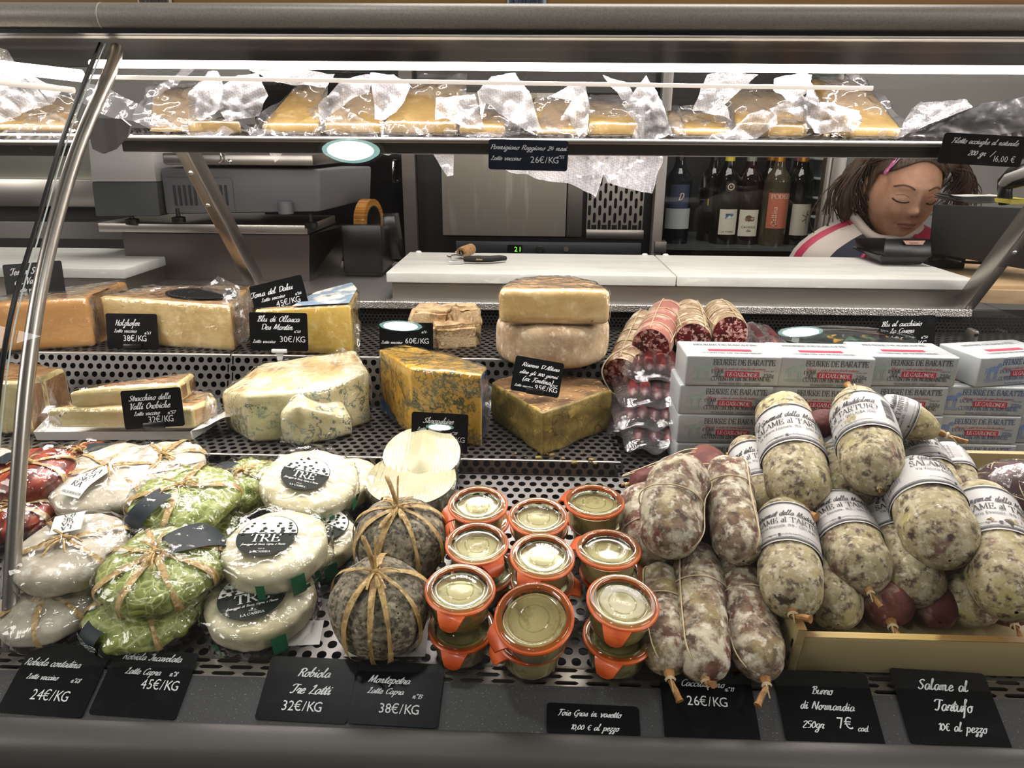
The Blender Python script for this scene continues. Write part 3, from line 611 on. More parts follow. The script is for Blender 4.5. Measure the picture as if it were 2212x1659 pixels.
boxobj('vent_back', vx0, vx1, YF-.005, YF+.0, vz0, vz1, DARK, fo); pxbox('vent_foot', 1266, 496, 1391, 517, YF-.022, .02, STEEL, fo, .002)
pxbox('control_panel', 985, 523, 1385, 552, YF-.03, .02, PM('panel_grey', '3a3c42', .35, .3), fo, .002)
pxbox('display_window', 1096, 529, 1128, 545, YF-.0315, .002, BLACK, fo)
b = MB(); o_ = pt3(1118, 543.5, YF-.033); text(b, '21', 'sans', .0145, lambda u, v: o_+V((u, 0, v)), mono=.72); b.obj('digits', PM('green_led', '7dff4a', emit=1.6), fo, world=True)
c = pt3(1166, 538, YF-.03); b = MB(); b.lathe([(.011, -.002), (.011, .012), (.009, .014), (.0001, .014)], 24, Matrix.Translation(c) @ Matrix.Rotation(radians(90), 4, 'X')); b.obj('knob', BLACKM, fo, world=True)
c = pt3(1223, 538, YF-.03); b = MB(); b.lathe([(.007, 0), (.007, .003), (.0001, .003)], 20, Matrix.Translation(c) @ Matrix.Rotation(radians(90), 4, 'X')); b.obj('button', STEELD, fo, world=True)
b = MB(); o_ = pt3(1322, 549, YF-.0325); text(b, 'forcar', 'sans', .0125, lambda u, v: o_+V((u, 0, v)), al='c', wide=1.0); b.obj('lettering', INK, fo, world=True)
# wine fridge
YW = 2.12; wf = thing('wine_fridge', 'glass door wine fridge with aluminium frame behind the boards', 'fridge', (X(1620, 400, YW), YW, 0))
ALU = PM('aluminium_frame', '908a86', .4, .7)
pxbox('frame_left', 1424, 60, 1446, 530, YW-.03, .04, ALU, wf, .002, zlo=.25); pxbox('frame_right', 1806, 60, 1836, 560, YW-.03, .04, ALU, wf, .002, zlo=.25)
pxbox('frame_edge', 1792, 60, 1804, 560, YW-.025, .03, STEELD, wf, .002, zlo=.25)
pxbox('hinge', 1414, 522, 1440, 548, YW-.04, .03, STEELD, wf, .003)
INN = PM('fridge_inside', '39403f', .5); 
pxbox('back_wall', 1424, 60, 1836, 575, YW+.42, .02, PM('fridge_back', '14171b', .5, layers=(('0b0c10', 4, .4, .6, 2, 'n'),)), wf, zlo=.3)
x1 = X(1836, 400, YW); x0 = X(1424, 400, YW)
boxobj('side_wall', x1-.03, x1-.012, YW+.01, YW+.44, .3, 1.55, PM('side_wall_grey', '5f6b69', .45), wf); boxobj('side_wall', x0, x0+.02, YW+.01, YW+.44, .3, 1.55, INN, wf)
SHZ = Zp(1620, 536, YW+.02)
boxobj('wire_shelf', x0+.02, x1-.03, YW+.02, YW+.42, SHZ-.008, SHZ, PM('wire_shelf_grey', '4b5150', .4, .5), wf)
boxobj('floor_panel', x0, x1, YW+.01, YW+.44, .28, .3, BLACKM, wf)
b = MB()
for i in range(6):
    z = SHZ+.03+i*.055; b.box((x1-.045, YW+.22, z), (.03, .34, .006), .002)
b.obj('rack_rail', PM('rail_grey', '8f9a98', .4), wf, world=True)
pxbox('glass_door', 1446, 60, 1794, 560, YW-.02, .008, GLASS, wf, zlo=.25)
def bottle(px, R, wpx, body, cap, label, parts, Yd=.13, top=None, capcol=None, capr=.0145):
    Yx = YW+Yd; x = X(px, 460, Yx); h = .30
    o = thing('wine_bottle', label, 'wine bottle', (x, Yx, SHZ), None, 'wine bottles in the glass door fridge')
    pr = [(.0001, .004), (R*.6, .002), (R*.92, 0), (R, .006), (R, .17), (R*.97, .185), (R*.78, .205), (R*.5, .222), (.0155, .238), (.0138, .25), (.0135, .295), (.0001, .295)]
    MB().lathe([pr[0]]+_spline(pr[1:-1], 3)+[pr[-1]], 28).obj('glass_body', body, o)
    MB().lathe([(capr, .238), (capr, .297), (capr*.9, .301), (.0001, .301)], 20).obj('capsule', cap, o)
    for nm, z0, z1, a0, a1, m, prt in parts:
        b = MB(); b.grid(lambda u, v: V(((R+.0006)*sin(a0+(a1-a0)*u), -(R+.0006)*cos(a0+(a1-a0)*u), z0+(z1-z0)*v)), 14, 1); q = b.obj(nm, m, o)
        for k, (s, kind, sz, u, v, col, rot) in enumerate(prt):
            b = MB(); Rr = R+.0011
            if rot: mf = lambda a, c: V((Rr*sin((u-c)/R), -Rr*cos((u-c)/R), v+a))
            else: mf = lambda a, c: V((Rr*sin((u+a)/R), -Rr*cos((u+a)/R), v+c))
            if s[0] == '#':
                if s == '#dots':
                    for i, (du, dv) in enumerate(((0, .02), (0, .013), (-.008, 0), (-.003, 0), (.003, 0), (.008, 0), (0, .006))): bar(b, mf, du-.0012, dv-.0012, du+.0012, dv+.0012)
                elif s == '#ring':
                    for i in range(20):
                        A, B2 = 2*pi*i/20, 2*pi*(i+1)/20; b.add([mf(sz*cos(A), sz*sin(A)), mf(sz*cos(B2), sz*sin(B2)), mf(sz*.75*cos(B2), sz*.75*sin(B2)), mf(sz*.75*cos(A), sz*.75*sin(A))], [(0, 1, 2, 3)])
                elif s == '#pic': bar(b, mf, -sz, -sz*.6, sz, sz*.6, 6)
                elif s == '#blot':
                    rr = random.Random(int(v*1e4)); n = 22; b.add([mf(0, 0)]+[mf(sz*cos(2*pi*i/n)*rr.uniform(.55, 1.1), sz*.62*sin(2*pi*i/n)*rr.uniform(.55, 1.1)) for i in range(n)], [(0, 1+i, 1+(i+1) % n) for i in range(n)])
                elif s == '#twig':
                    for (p_, q_) in (((0, -.02), (.004, .018)), ((0, 0), (-.012, .006)), ((.002, .008), (.012, .004)), ((0, -.006), (-.01, -.014))):
                        d_ = V((q_[0]-p_[0], q_[1]-p_[1])).normalized(); nx, ny = -d_.y*.0012, d_.x*.0012
                        b.add([mf(p_[0]-nx, p_[1]-ny), mf(q_[0]-nx, q_[1]-ny), mf(q_[0]+nx, q_[1]+ny), mf(p_[0]+nx, p_[1]+ny)], [(0, 1, 2, 3)])
                elif s == '#E':
                    bar(b, mf, -.009, -.01, -.0055, .01)
                    for dv in (-.01, -.0015, .007): bar(b, mf, -.009, dv, .009, dv+.003)
            else: text(b, s, kind, sz, mf)
            b.obj('print', col, q)
    return o
GB = PM('black_bottle_glass', '0a0b09', .06); GR = PM('dark_red_bottle', '14080b', .06); GP_ = PM('pale_bottle_glass', '3a3527', .08); GBL = PM('blue_bottle_glass', '0c1016', .06)
CAPY = PM('yellow_capsule', 'b5a51e', .35); CAPG = PM('gold_capsule', 'a8701f', .3, .6); CAPK = PM('black_capsule', '101014', .3); CAPP = PM('pink_capsule', '7a3d52', .35, .4); CAPW = PM('grey_capsule', '70706c', .4)
LW = PM('white_wine_label', 'b9b4a4', .6); LB = PM('blue_wine_label', '1f2a48', .5); LG = PM('pale_grey_wine_label', '99a09e', .6); LR = PM('salmon_wine_label', 'a5593f', .55); LBK = PM('black_wine_label', '0c0c0e', .4)
BRN = PM('brown_print', '5b3d2c', .6); TEAL = PM('teal_print', '2c4a66', .6, layers=(('b9c2b8', 60, .5, .6, 2, 'n'),)); YEL = PM('yellow_print', 'b8b02a', .5); CRM = PM('cream_print', 'cbb49a', .6)
bottle(1461, .040, 0, GBL, CAPK, 'wine bottle with blue and pale grey labels at the fridge frame', [('label', .045, .105, -1.1, 1.1, LG, []), ('label', .105, .175, -.75, .75, LB, [('D', 'script', .02, .0, .13, CRM, 0)])])
bottle(1535, .038, 0, GB, CAPK, 'dark wine bottle with a yellow letter mark, second in the fridge', [('label', .09, .15, -1, 1, LBK, [('#E', '', 0, -.012, .12, YEL, 0)])], Yd=.2)
bottle(1566, .041, 0, GB, CAPY, 'dark wine bottle with yellow capsule and round emblem on its shoulder', [('label', .03, .105, -.62, .75, LW, [('#pic', '', .012, .004, .085, TEAL, 0), ('LA TORRE', 'sans', .0055, .002, .036, INK, 0)]), ('emblem', .155, .185, -.35, .35, LBK, [('#ring', '', .010, 0, .17, CRM, 0), ('V', 'serif', .009, 0, .1655, CRM, 0)])])
bottle(1612, .041, 0, GR, CAPW, 'dark wine bottle whose cream label shows a brown shell', [('label', .026, .104, -.75, .72, LW, [('#blot', '', .017, 0, .078, BRN, 0), ('CAVIOLA', 'sans', .007, 0, .05, INK, 0), ('Clavi', 'script', .006, 0, .04, INK, 0)])])
bottle(1672, .0385, 0, GP_, CAPG, 'rose wine bottle with tall salmon label and gold capsule', [('label', .053, .155, -.85, .85, LR, [('PODERI', 'serif', .012, .006, .139, CRM, 0), ('Collina', 'serif', .013, -.004, .088, CRM, 1), ('#dots', '', 0, -.010, .062, INK, 0)])], Yd=.10)
bottle(1655, .036, 0, GB, CAPG, 'dark wine bottle with gold capsule mostly hidden behind the salmon label', [], Yd=.24)
bottle(1722, .039, 0, GB, CAPG, 'dark wine bottle with white twig label and gold capsule at the right', [('label', .030, .122, -.75, .8, LW, [('#twig', '', 0, .014, .085, BRN, 0)])])
bottle(1712, .037, 0, GB, CAPP, 'dark wine bottle with pink capsule behind the twig label', [], Yd=.24)
# card terminal on the right board
tm = BOARD.hit(1920, 574); te = thing('card_terminal', 'black card payment terminal seen from behind on the white board', 'card terminal', tm)
Ym = tm.y
hexa('body', [pt3(1905, 570, Ym), pt3(1990, 572, Ym), pt3(2014, 552, Ym-.004), pt3(1900, 552, Ym-.004)], .12, BLACK, [(.0, 0, .010), (-.02, 0, .010), (-.015, 0, .0), (-.004, 0, .0)], None, te, .003)
hexa('printer_hood', [pt3(1908, 556, Ym-.006), pt3(2015, 556, Ym-.006), pt3(2013, 516, Ym+.004), pt3(1912, 514, Ym+.004)], .10, BLACK, [(-.006, 0, 0), (-.01, 0, 0), (-.02, 0, -.012), (-.012, 0, -.012)], None, te, .003)
b = MB(); q = [pt3(1950, 519.5, Ym-.002), pt3(1998, 519.5, Ym-.002), pt3(1992, 528, Ym-.0035), pt3(1956, 528, Ym-.0035)]; b.add([p+V((0, -.002, 0)) for p in q], [(3, 2, 1, 0)]); b.obj('badge', PM('badge_pink', 'b98a7c', .4), te, world=True)
b = MB(); o_ = pt3(1974, 526.5, Ym-.006); text(b, 'ingenico', 'sans', .0034, lambda u, v: o_+V((u, 0, v)), al='c'); b.obj('lettering', INK, te, world=True)
b = MB(); b.tube([pt3(2014, 560, Ym+.01), pt3(2040, 557, Ym+.05), pt3(2075, 566, Ym+.03), pt3(2130, 568, Ym+.05)], .0025, 8); b.obj('cable', BLACK, te, world=True)
# wooden counter, register box, scanner and slips at the right
wd = thing('wooden_side_counter', 'pale wooden counter top under the black till box', 'counter top', (X(2150, 580, 1.30), 1.35, .98))
LW2 = PM('pale_oak', 'c7a67e', .5, layers=(('a98760', 12, .45, .6, 4, 'n', (.06, 1, 1)), ('d6bb96', 40, .5, .7, 3, 'n', (.05, 1, 1))))
b = MB(); z_ = 1.026; q = [V((X(1985, 560, 1.42), 1.55, z_)), V((X(2110, 655, 1.19), 1.19, z_)), V((.98, 1.16, z_)), V((1.1, 1.55, z_))]
b.add(q+[p+V((0, 0, -.022)) for p in q], [(3, 2, 1, 0)[::-1], (4, 5, 6, 7), (0, 1, 5, 4), (1, 2, 6, 5), (2, 3, 7, 6), (3, 0, 4, 7)]); b.obj('top', LW2, wd, world=True, smooth=False)
tb_ = thing('till_box', 'matt black till box under the white slips', 'till', pt3(2110, 540, 1.40))
hexa('box', [pt3(2006, 546, 1.36), pt3(2260, 590, 1.26), pt3(2260, 452, 1.26), pt3(2016, 441, 1.36)], .09, BLACKM, [(.05, 0, 0), (.03, 0, 0), (.03, 0, -.007), (.05, 0, -.007)], None, tb_, .003)
boxobj('feet', X(2020, 550, 1.38), X(2100, 560, 1.38), 1.40, 1.50, 1.0268, Zp(2060, 548, 1.4), BLACKM, tb_)
sl = thing('paper_slips', 'pile of white paper slips with curled corners on the till box', 'paper', pt3(2098, 438, 1.40))
rr = random.Random(5)
zt_ = pt3(2098, 441, 1.38).z+.0022
for i in range(9):
    b = MB(); x0, x1 = X(2036+rr.uniform(-1, 3), 436, 1.4), X(2160+rr.uniform(-3, 1), 436, 1.4); zz = zt_+i*.0014; cu = rr.uniform(.2, 1)
    b.grid(lambda u, v: V((x0+(x1-x0)*u, 1.385+.05*v+.003*i*.2, zz + .010*cu*max(0, .28-u)**1.5*6 + .006*cu*max(0, u-.8)*4 + .0006*sin(9*u+i))), 14, 4)
    b.grid(lambda u, v: V((x0+(x1-x0)*u, 1.385+.05*v+.003*i*.2, zz-.0009 + .010*cu*max(0, .28-u)**1.5*6 + .006*cu*max(0, u-.8)*4 + .0006*sin(9*u+i))), 14, 4)
    b.obj('slip', PAPER, sl, world=True)
ys = thing('yellow_note_pad', 'yellow note pad at the right end of the till box', 'note pad', pt3(2200, 440, 1.36))
pxbox('pad', 2184, 432, 2245, 441, 1.34, .07, PM('yellow_paper', 'd8c858', .7), ys)
hs = thing('barcode_scanner', 'grey and black handheld barcode scanner standing on the till box', 'scanner', pt3(2175, 440, 1.38))
b = MB(); b.tube([pt3(2172, 440, 1.38), pt3(2170, 415, 1.38), pt3(2172, 396, 1.38), pt3(2188, 384, 1.36), pt3(2220, 376, 1.34), pt3(2260, 368, 1.33)], [.013, .014, .016, .020, .020, .019], 16, flat=.8); b.obj('grip', BLACK, hs, world=True)
b = MB(); b.tube([pt3(2166, 398, 1.362), pt3(2180, 384, 1.345), pt3(2215, 372, 1.328), pt3(2260, 364, 1.32)], [.008, .012, .013, .013], 14, flat=.6); b.obj('cover', PM('scanner_grey', 'b4b0ae', .4), hs, world=True)
# ------------------------------------------------------------------ price cards
CARD = PM('black_card', '0b0c0e', .3, spec=.22, layers=(('15171b', 60, .55, .75, 3, 'n'),)); CARDB = PM('navy_card', '101a2c', .25)
def rrect(w, h, r, n=5):
    p = []
    for cx, cy, a0 in ((w/2-r, h-r, 0), (-w/2+r, h-r, 90), (-w/2+r, r, 180), (w/2-r, r, 270)):
        p += [(cx+r*cos(radians(a0+90*i/n)), cy+r*sin(radians(a0+90*i/n))) for i in range(n+1)]
    return p
def card(label, xc, yb, wpx, hpx, roll, lean, base, lines, clip=True, m=None, group='black price cards', yaw=0, pin=False, clipx=0):
    P = base if isinstance(base, V) else at(xc, yb, base)
    R = Matrix.Rotation(radians(yaw), 3, 'Z') @ Matrix.Rotation(radians(-lean), 3, 'X') @ Matrix.Rotation(radians(90), 3, 'X') @ Matrix.Rotation(radians(roll), 3, 'Z')
    N = R @ V((0, 0, 1)); mp = mpp(P); f = abs(N.dot((EYE-P).normalized())); W = wpx*mp; Hh = hpx*mp/f; sy = Hh/hpx
    o = thing('price_card', label, 'price card', P, R, group)
    MB().prism(rrect(W, Hh, .003), lambda x, y, z: V((x, y, z)), -.0008, .0).obj('plate', m or CARD, o, smooth=False)
    b = MB()
    for ln in lines:
        s, kind, cap, dx, yy = ln[:5]; sh = .25 if kind == 'ital' else 0
        text(b, s, 'sans' if kind in ('ital', 'mono') else kind, cap*sy, lambda u, v: V((u, v, .0004)), dx*mp, Hh-yy*sy, 'c', sh, .74 if kind == 'mono' else None, wide=(mp/sy)*(1.32 if kind == 'script' else 1))
    b.obj('lettering', WHITEINK, o, smooth=False)
    if clip: MB().box((clipx*mp, .003, .0015), (W*.36, .008, .005), .0015).obj('clip', BLACK, o)
    if pin:
        b = MB(); b.box((0, 0, .001), (W*.26, .0055, .005), .001); b.prism([(-.006, 0), (.006, 0), (.0015, -.021), (-.0015, -.021)], lambda x, y, z: V((x, y, z)), -.001, .001); b.obj('white_pin', WHITE, o)
    return o
S_, M_ = 'script', 'mono'
def pc(p, cap=11, dx=8, y=50): return (p, M_, cap, dx, y)
card('price card behind the steel pole reading Testun Stag', 80, 649, 130, 66, 5, 12, 1.03, [('Testun Stag.', S_, 11, -12, 19), ('del Val Ch.', S_, 11, -8, 36), ('Latte vaccino', S_, 7, -12, 49)])
card('price card for Holzhofer at 38 euro', 288, 753, 112, 65, 0, 10, .985, [('Holzhofer', S_, 10, -10, 22), ('Latte vaccino', S_, 6.5, -15, 35), ('n°61', S_, 6, 33, 38), pc('38€/KG', 11.5, 4, 51)])
card('tilted price card for Toma del Dahu at 45 euro', 611, 671, 118, 62, 14, 12, 1.0, [('Toma del Dahu', S_, 10.5, -14, 24), ('Latte vaccino', S_, 7, -14, 36), ('n°64', S_, 6, 42, 38), pc('45€/KG', 12, 16, 52)])
card('price card on a white pin for Blu di Ollasca at 30 euro', 604, 758, 126, 77, 0, 8, .95, [('Blu di Ollasca', S_, 11, 0, 18), ('Des Martin', S_, 11, -4, 34), ('n°60', S_, 6, 40, 40), ('Latte vaccino', S_, 6.5, -33, 61), pc('30€/KG', 12.5, 28, 59)], clip=False, pin=True)
card('price card at 60 euro with a lamp glare over it', 878, 758, 116, 60, 0, 10, .995, [('n°4', S_, 6, 38, 22), ('Latte vaccino', S_, 6, -32, 45), pc('60€/KG', 11.5, 22, 44)], clip=False)
card('price card for Toma delle Viole at 40 euro', 1197, 700, 118, 71, 0, 6, 1.002, [('Toma delle Viole', S_, 8.5, -8, 26), ('Latte vaccino', S_, 7.5, -10, 38), ('n°12', S_, 6, 40, 41), pc('40€/KG', 11.5, 14, 55)])
card('tilted price card for Riserva D Altura at 95 euro', 1154, 851, 106, 76, -9, 22, .828, [("Riserva D'Altura", S_, 8.5, 4, 20), ('oltre gli 800 giorni', S_, 7.5, 2, 36), ('(ex Fontina)', S_, 9.5, 2, 51), ('n°62', S_, 6, 38, 55), ('Latte vaccino', S_, 5.2, -26, 65), pc('95€/KG', 11, 22, 66)])
card('price card for Stracchino delle Valli Orobiche at 32 euro', 335, 924, 132, 73, 5, 12, .792, [('Stracchino delle', S_, 10, -4, 20), ('Valli Orobiche', S_, 11, -6, 36), ('Latte vaccino', S_, 7.5, -14, 48), ('n°57', S_, 7, 40, 49), pc('32€/KG', 12.5, 14, 63)])
card('price card numbered 38 leaning on the yellow blue cheese', 948, 976, 122, 82, -2, 10, .783, [('Shropshire', S_, 11, -4, 22), ('Latte vaccino', S_, 7, -22, 38), ('n°38', S_, 6.5, 30, 44), pc('€/KG', 12, 36, 60)], clip=False)
card('price card for Blu al cucchiaio La Casera at 25 euro', 1958, 757, 118, 66, 2.5, 10, 1.06, [('Blu al cucchiaio', S_, 9, -14, 19), ('La Casera', S_, 9, -12, 32), ('Latte vaccino', S_, 6.5, -12, 44), ('n°54', S_, 6, 36, 44), pc('25€/KG', 11, 16, 58)], clip=False)
def fcard(label, xc, yb, w_, h_, roll, lines, lift=.0015): return card(label, xc, yb, w_, h_, roll, 62, LEDGEP.hit(xc, yb, lift), lines, clip=False, group='price cards on the front ledge')
fcard('ledge price card for Robiola contadina at 24 euro', 82, 1545, 192, 126, -2.2, [('Robiola contadina', S_, 12.5, -24, 42), ('Latte vaccino', S_, 9.5, -32, 66), ('n°68', S_, 9, 46, 68), pc('24€/KG', 19, 4, 101)])
fcard('ledge price card for Robiola Incavolata at 45 euro', 283, 1549, 194, 124, -2, [('Robiola Incavolata', S_, 12.5, -6, 20), ('Latte Capra', S_, 12, -14, 47), ('n°8', S_, 10, 56, 47), pc('45€/KG', 19, 34, 73)])
fcard('ledge price card for Robiola Tre Latti at 32 euro', 648, 1559, 202, 128, -1.2, [('Robiola', S_, 17, 6, 40), ('Tre Latti', S_, 18, 6, 74), pc('32€/KG', 20, -6, 108)])
fcard('ledge price card for Montepetra at 38 euro', 846, 1568, 198, 130, -1.5, [('Montepetra', S_, 15, -22, 46), ('Latte Capra', S_, 12, -26, 68), ('n°13', S_, 10, 46, 74), pc('38€/KG', 20, 8, 106)], .003)
fcard('low ledge price card for Foie Gras in vasetto', 1282, 1589, 203, 62, -1, [('Foie Gras in vasetto', S_, 12, -8, 25), ('10,00 € al pezzo', S_, 11.5, 2, 52)])
fcard('ledge price card for Cacciatorino at 26 euro', 1540, 1599, 206, 134, -1.4, [('Cacciatorino', S_, 14, -8, 29), ('n°11', S_, 10, 50, 36), pc('26€/KG', 20, -4, 68)])
fcard('ledge price card for Burro di Normandia at 7 euro', 1806, 1606, 212, 138, -1.6, [('Burro', S_, 15, -6, 46), ('di Normandia', S_, 15, -2, 76), ('250gr', S_, 15, -42, 112), ('7€', M_, 22, 28, 110), ('cad.', S_, 11, 66, 113)])
fcard('ledge price card for Salame al Tartufo at 10 euro', 2078, 1613, 214, 138, -2, [('Salame al', S_, 19, 0, 38), ('Tartufo', S_, 20, 8, 76), ('10€ al pezzo', S_, 15, 12, 112)])
card('dark blue price card for Parmigiano Reggiano on the shelf rim', 1140, 368, 170, 62, -1, -4, .852, [('Parmigiano Reggiano 24 mesi', S_, 9.5, 0, 20), ('Latte vaccino', S_, 8.5, -48, 42), ('n°55', S_, 7, 68, 36), pc('26€/KG', 13.5, 34, 46)], clip=False, m=CARDB, group='price cards on the shelf rim')
card('black price card for Filetto acciughe on the shelf rim', 2113, 357, 178, 54, -2.6, -4, .845, [('Filetto acciughe al naturale', S_, 8.8, 0, 17), ('200 gr  /', S_, 10, -2, 37), ('16,00 €', 'sans', 11, 50, 46)], clip=False, m=CARD, group='price cards on the shelf rim')
# ------------------------------------------------------------------ cheeses
PASTE = PM('pale_paste', 'cdb27c', .45, layers=(('b99a62', 25, .4, .65, 4, 'n'), ('d9c491', 60, .55, .7, 3, 'n'), ('9a7c4a', 130, .70, .74, 2, 'n')), bump=(90, .35, 4))
PASTEY = PM('straw_paste', 'd3b45c', .42, layers=(('c09a44', 22, .4, .65, 4, 'n'), ('e0c87e', 50, .56, .7, 3, 'n')), bump=(70, .3, 4))
PASTEC = PM('creamy_paste', 'd2c492', .4, layers=(('c1b07a', 22, .4, .65, 4, 'n'), ('8f7d4e', 110, .70, .73, 2, 'n')), bump=(120, .35, 4))
PASTET = PM('tan_paste', 'c4935a', .42, layers=(('b5834a', 14, .4, .65, 4, 'n', (.4, 1, 2)), ('d0a670', 50, .6, .7, 3, 'n')), bump=(60, .15, 4))
RINDB = PM('brown_rind', '8f6a44', .7, layers=(('6c4c30', 40, .42, .62, 5, 'n'), ('b08e66', 90, .55, .7, 4, 'n')), bump=(160, .6, 4))
RINDT = PM('tan_rind', 'b08a5e', .65, layers=(('8a6640', 30, .42, .62, 5, 'n'), ('cbb08a', 60, .55, .7, 4, 'n')), bump=(140, .4, 4))
RINDG = PM('bloomy_gorgonzola_rind', 'c9ae7e', .65, layers=(('e0d3b4', 34, .46, .58, 5, 'n'), ('a97e4a', 26, .58, .68, 4, 'n')), bump=(120, .6, 4))
GORG = PM('blue_veined_cream', 'd6cca2', .4, layers=(('b8ac7e', 22, .4, .65, 4, 'n'), ('46585a', 46, .026, .004, 5, 'vein'), ('8d998a', 34, .03, .0, 4, 'vein')), bump=(90, .35, 4))
SHROP = PM('yellow_blue_veined_paste', 'c99b32', .42, layers=(('b5862a', 26, .4, .65, 4, 'n'), ('33423a', 52, .045, .008, 6, 'vein'), ('3f4c3c', 80, .05, .0, 5, 'vein'), ('4c5a3c', 120, .04, .0, 5, 'vein')), bump=(90, .3, 4))
BLUER = PM('blue_wax', '33507e', .4, layers=(('7f95b5', 40, .55, .66, 4, 'n'), ('22375c', 25, .4, .5, 3, 'n')), bump=(60, .4, 3))
CRUST = PM('crumbly_brown_crust', '7a5a38', .9, layers=(('4a331d', 45, .42, .58, 5, 'n'), ('b08c58', 90, .56, .66, 4, 'n')), bump=(150, 1.0, 5))
OLIVEP = PM('olive_aged_paste', '7d6b32', .4, layers=(('5f5026', 28, .42, .62, 4, 'n'), ('a08a44', 40, .55, .68, 4, 'n'), ('4a3a1a', 34, .022, .0, 2.2, 'edge')), bump=(70, .5, 4))
CASTEL = PM('crumbly_tan_crust', 'd2b58c', .9, layers=(('a58660', 60, .42, .6, 5, 'n'), ('dcc8a6', 120, .55, .65, 4, 'n')), bump=(220, 1.0, 5))
WHEEL = PM('floury_wheel_rind', 'c4ad8c', .85, layers=(('a5896a', 30, .42, .62, 6, 'n'), ('ded0ba', 70, .54, .66, 5, 'n')), bump=(180, .5, 5))
WHITEC = PM('white_cheese_face', 'b0ab8d', .35, layers=(('a29c7a', 18, .4, .65, 4, 'n'),), bump=(120, .1, 3))
def soup(o, amp, freq, seed=0, ridged=False):
    me = o.data; n = len(me.vertices); co = [v.co.copy() for v in me.vertices]; nr = [v.normal.copy() for v in me.vertices]; off = V((seed*3.1, seed*1.7, seed))
    for i, v in enumerate(me.vertices):
        t = fbm(co[i]+off*.1, freq, 3); t = (abs(t)*1.6-.5) if ridged else t
        v.co = co[i]+nr[i]*(amp*t)
    me.update()
def slab_mesh(name, foot, hs, mats, smi, topmi, parent, n=V((0, 0, 1)), bev=.003, cuts=5, amp=.001, freq=30, lean=None, seed=0):
    bm = bmesh.new(); hs = hs if isinstance(hs, (list, tuple)) else [hs]*len(foot); k = len(foot)
    lo = [bm.verts.new(p) for p in foot]; hi = [bm.verts.new(p+n*h+(lean[i] if lean else V((0, 0, 0)))) for i, (p, h) in enumerate(zip(foot, hs))]
    f = bm.faces.new(lo[::-1]); f.material_index = topmi
    f = bm.faces.new(hi); f.material_index = topmi
    for i in range(k):
        f = bm.faces.new((lo[i], lo[(i+1) % k], hi[(i+1) % k], hi[i])); f.material_index = smi[i]
    bmesh.ops.bevel(bm, geom=bm.edges[:], offset=bev, segments=2, affect='EDGES', profile=.5)
    bmesh.ops.triangulate(bm, faces=[f for f in bm.faces if len(f.verts) > 4])
    for _ in range(2 if cuts < 4 else 3):
        el = max((e.calc_length() for e in bm.edges), default=0); lim = .0075 if cuts < 4 else .004
        ed = [e for e in bm.edges if e.calc_length() > lim]
        if ed: bmesh.ops.subdivide_edges(bm, edges=ed, cuts=1, use_grid_fill=True)
    bmesh.ops.triangulate(bm, faces=[f for f in bm.faces if len(f.verts) > 4])
    bmesh.ops.recalc_face_normals(bm, faces=bm.faces[:])
    o = MB().bm(bm).obj(name, mats, parent, world=True, ang=60); soup(o, amp, freq, seed); return o
def wrap(o, parent, off=.0022, amp=.0026, freq=48, name='plastic_wrap', mat=None, seed=1):
    me = bpy.data.meshes.new(name); me.from_pydata([tuple(v.co+v.normal*off) for v in o.data.vertices], [], [tuple(p.vertices) for p in o.data.polygons])
    me.materials.append(mat or WRAP); me.polygons.foreach_set('use_smooth', [True]*len(me.polygons)); me.update()
    w_ = bpy.data.objects.new(name, me); COL.objects.link(w_); w_.parent = parent; MW[w_.name] = MW[parent.name]; soup(w_, amp, freq, seed, True); return w_
def hpx(P, px): 
    d = (V(P)-EYE).normalized(); return px*mpp(P)/cos(math.asin(-d.z))
def wedge(name, label, cat, plane, front, back, heights, mats, smi, topmi, group=None, film=True, lift=0, **k):
    """front: pixels of the visible foot corners; back: metre offsets from the last corner / first corner"""
    F_ = [plane.hit(x, y, lift) for x, y in front]; hs = [hpx(p, h) for p, h in zip(F_, heights)]
    foot = F_+[F_[i]+V((dx, dy, 0)) for i, dx, dy in back]; hs += [hpx(F_[b[0]], h) if h else hs[b[0]] for b, h in zip(back, heights[len(F_):]+[0]*9)]
    c = sum(foot, V((0, 0, 0)))/len(foot); o = thing(name, label, cat, c, None, group)
    body = slab_mesh('cheese', foot, hs, mats, smi, topmi, o, **k)
    if film: wrap(body, o)
    return o, body, foot, hs
# --- top tier
wedge('hard_cheese_wedge', 'tan hard cheese wedge at the left end of the top tier behind the pole', 'cheese', T3, [(-70, 768), (206, 750), (225, 733)], [(2, .0, .09), (0, .02, .10)], [103, 105, 102], [PASTET, RINDT], [0, 1, 1, 1, 1], 1, 'cut cheeses on the tiers', bev=.006)
HOLZ = o, bd, ft, hs = wedge('hard_cheese_piece', 'half wheel of pale cheese with a black oval label on its tan rind', 'cheese', T3, [(233, 743), (506, 759), (542, 724)], [(2, -.01, .05), (0, .035, .085)], [102, 96, 92], [PASTE, RINDT], [0, 1, 1, 1, 1], 1, 'cut cheeses on the tiers', bev=.004)
tp_ = (ft[0]+V((0, 0, hs[0])))*.28+(ft[1]+V((0, 0, hs[1])))*.36+(ft[3]+V((0, 0, hs[3])))*.36; nn = (ft[1]+V((0, 0, hs[1]))-ft[0]-V((0, 0, hs[0]))).cross(ft[4]+V((0, 0, hs[4]))-ft[0]-V((0, 0, hs[0]))).normalized(); ux = (ft[1]+V((0, 0, hs[1]))-ft[0]-V((0, 0, hs[0]))).normalized(); uy = nn.cross(ux)
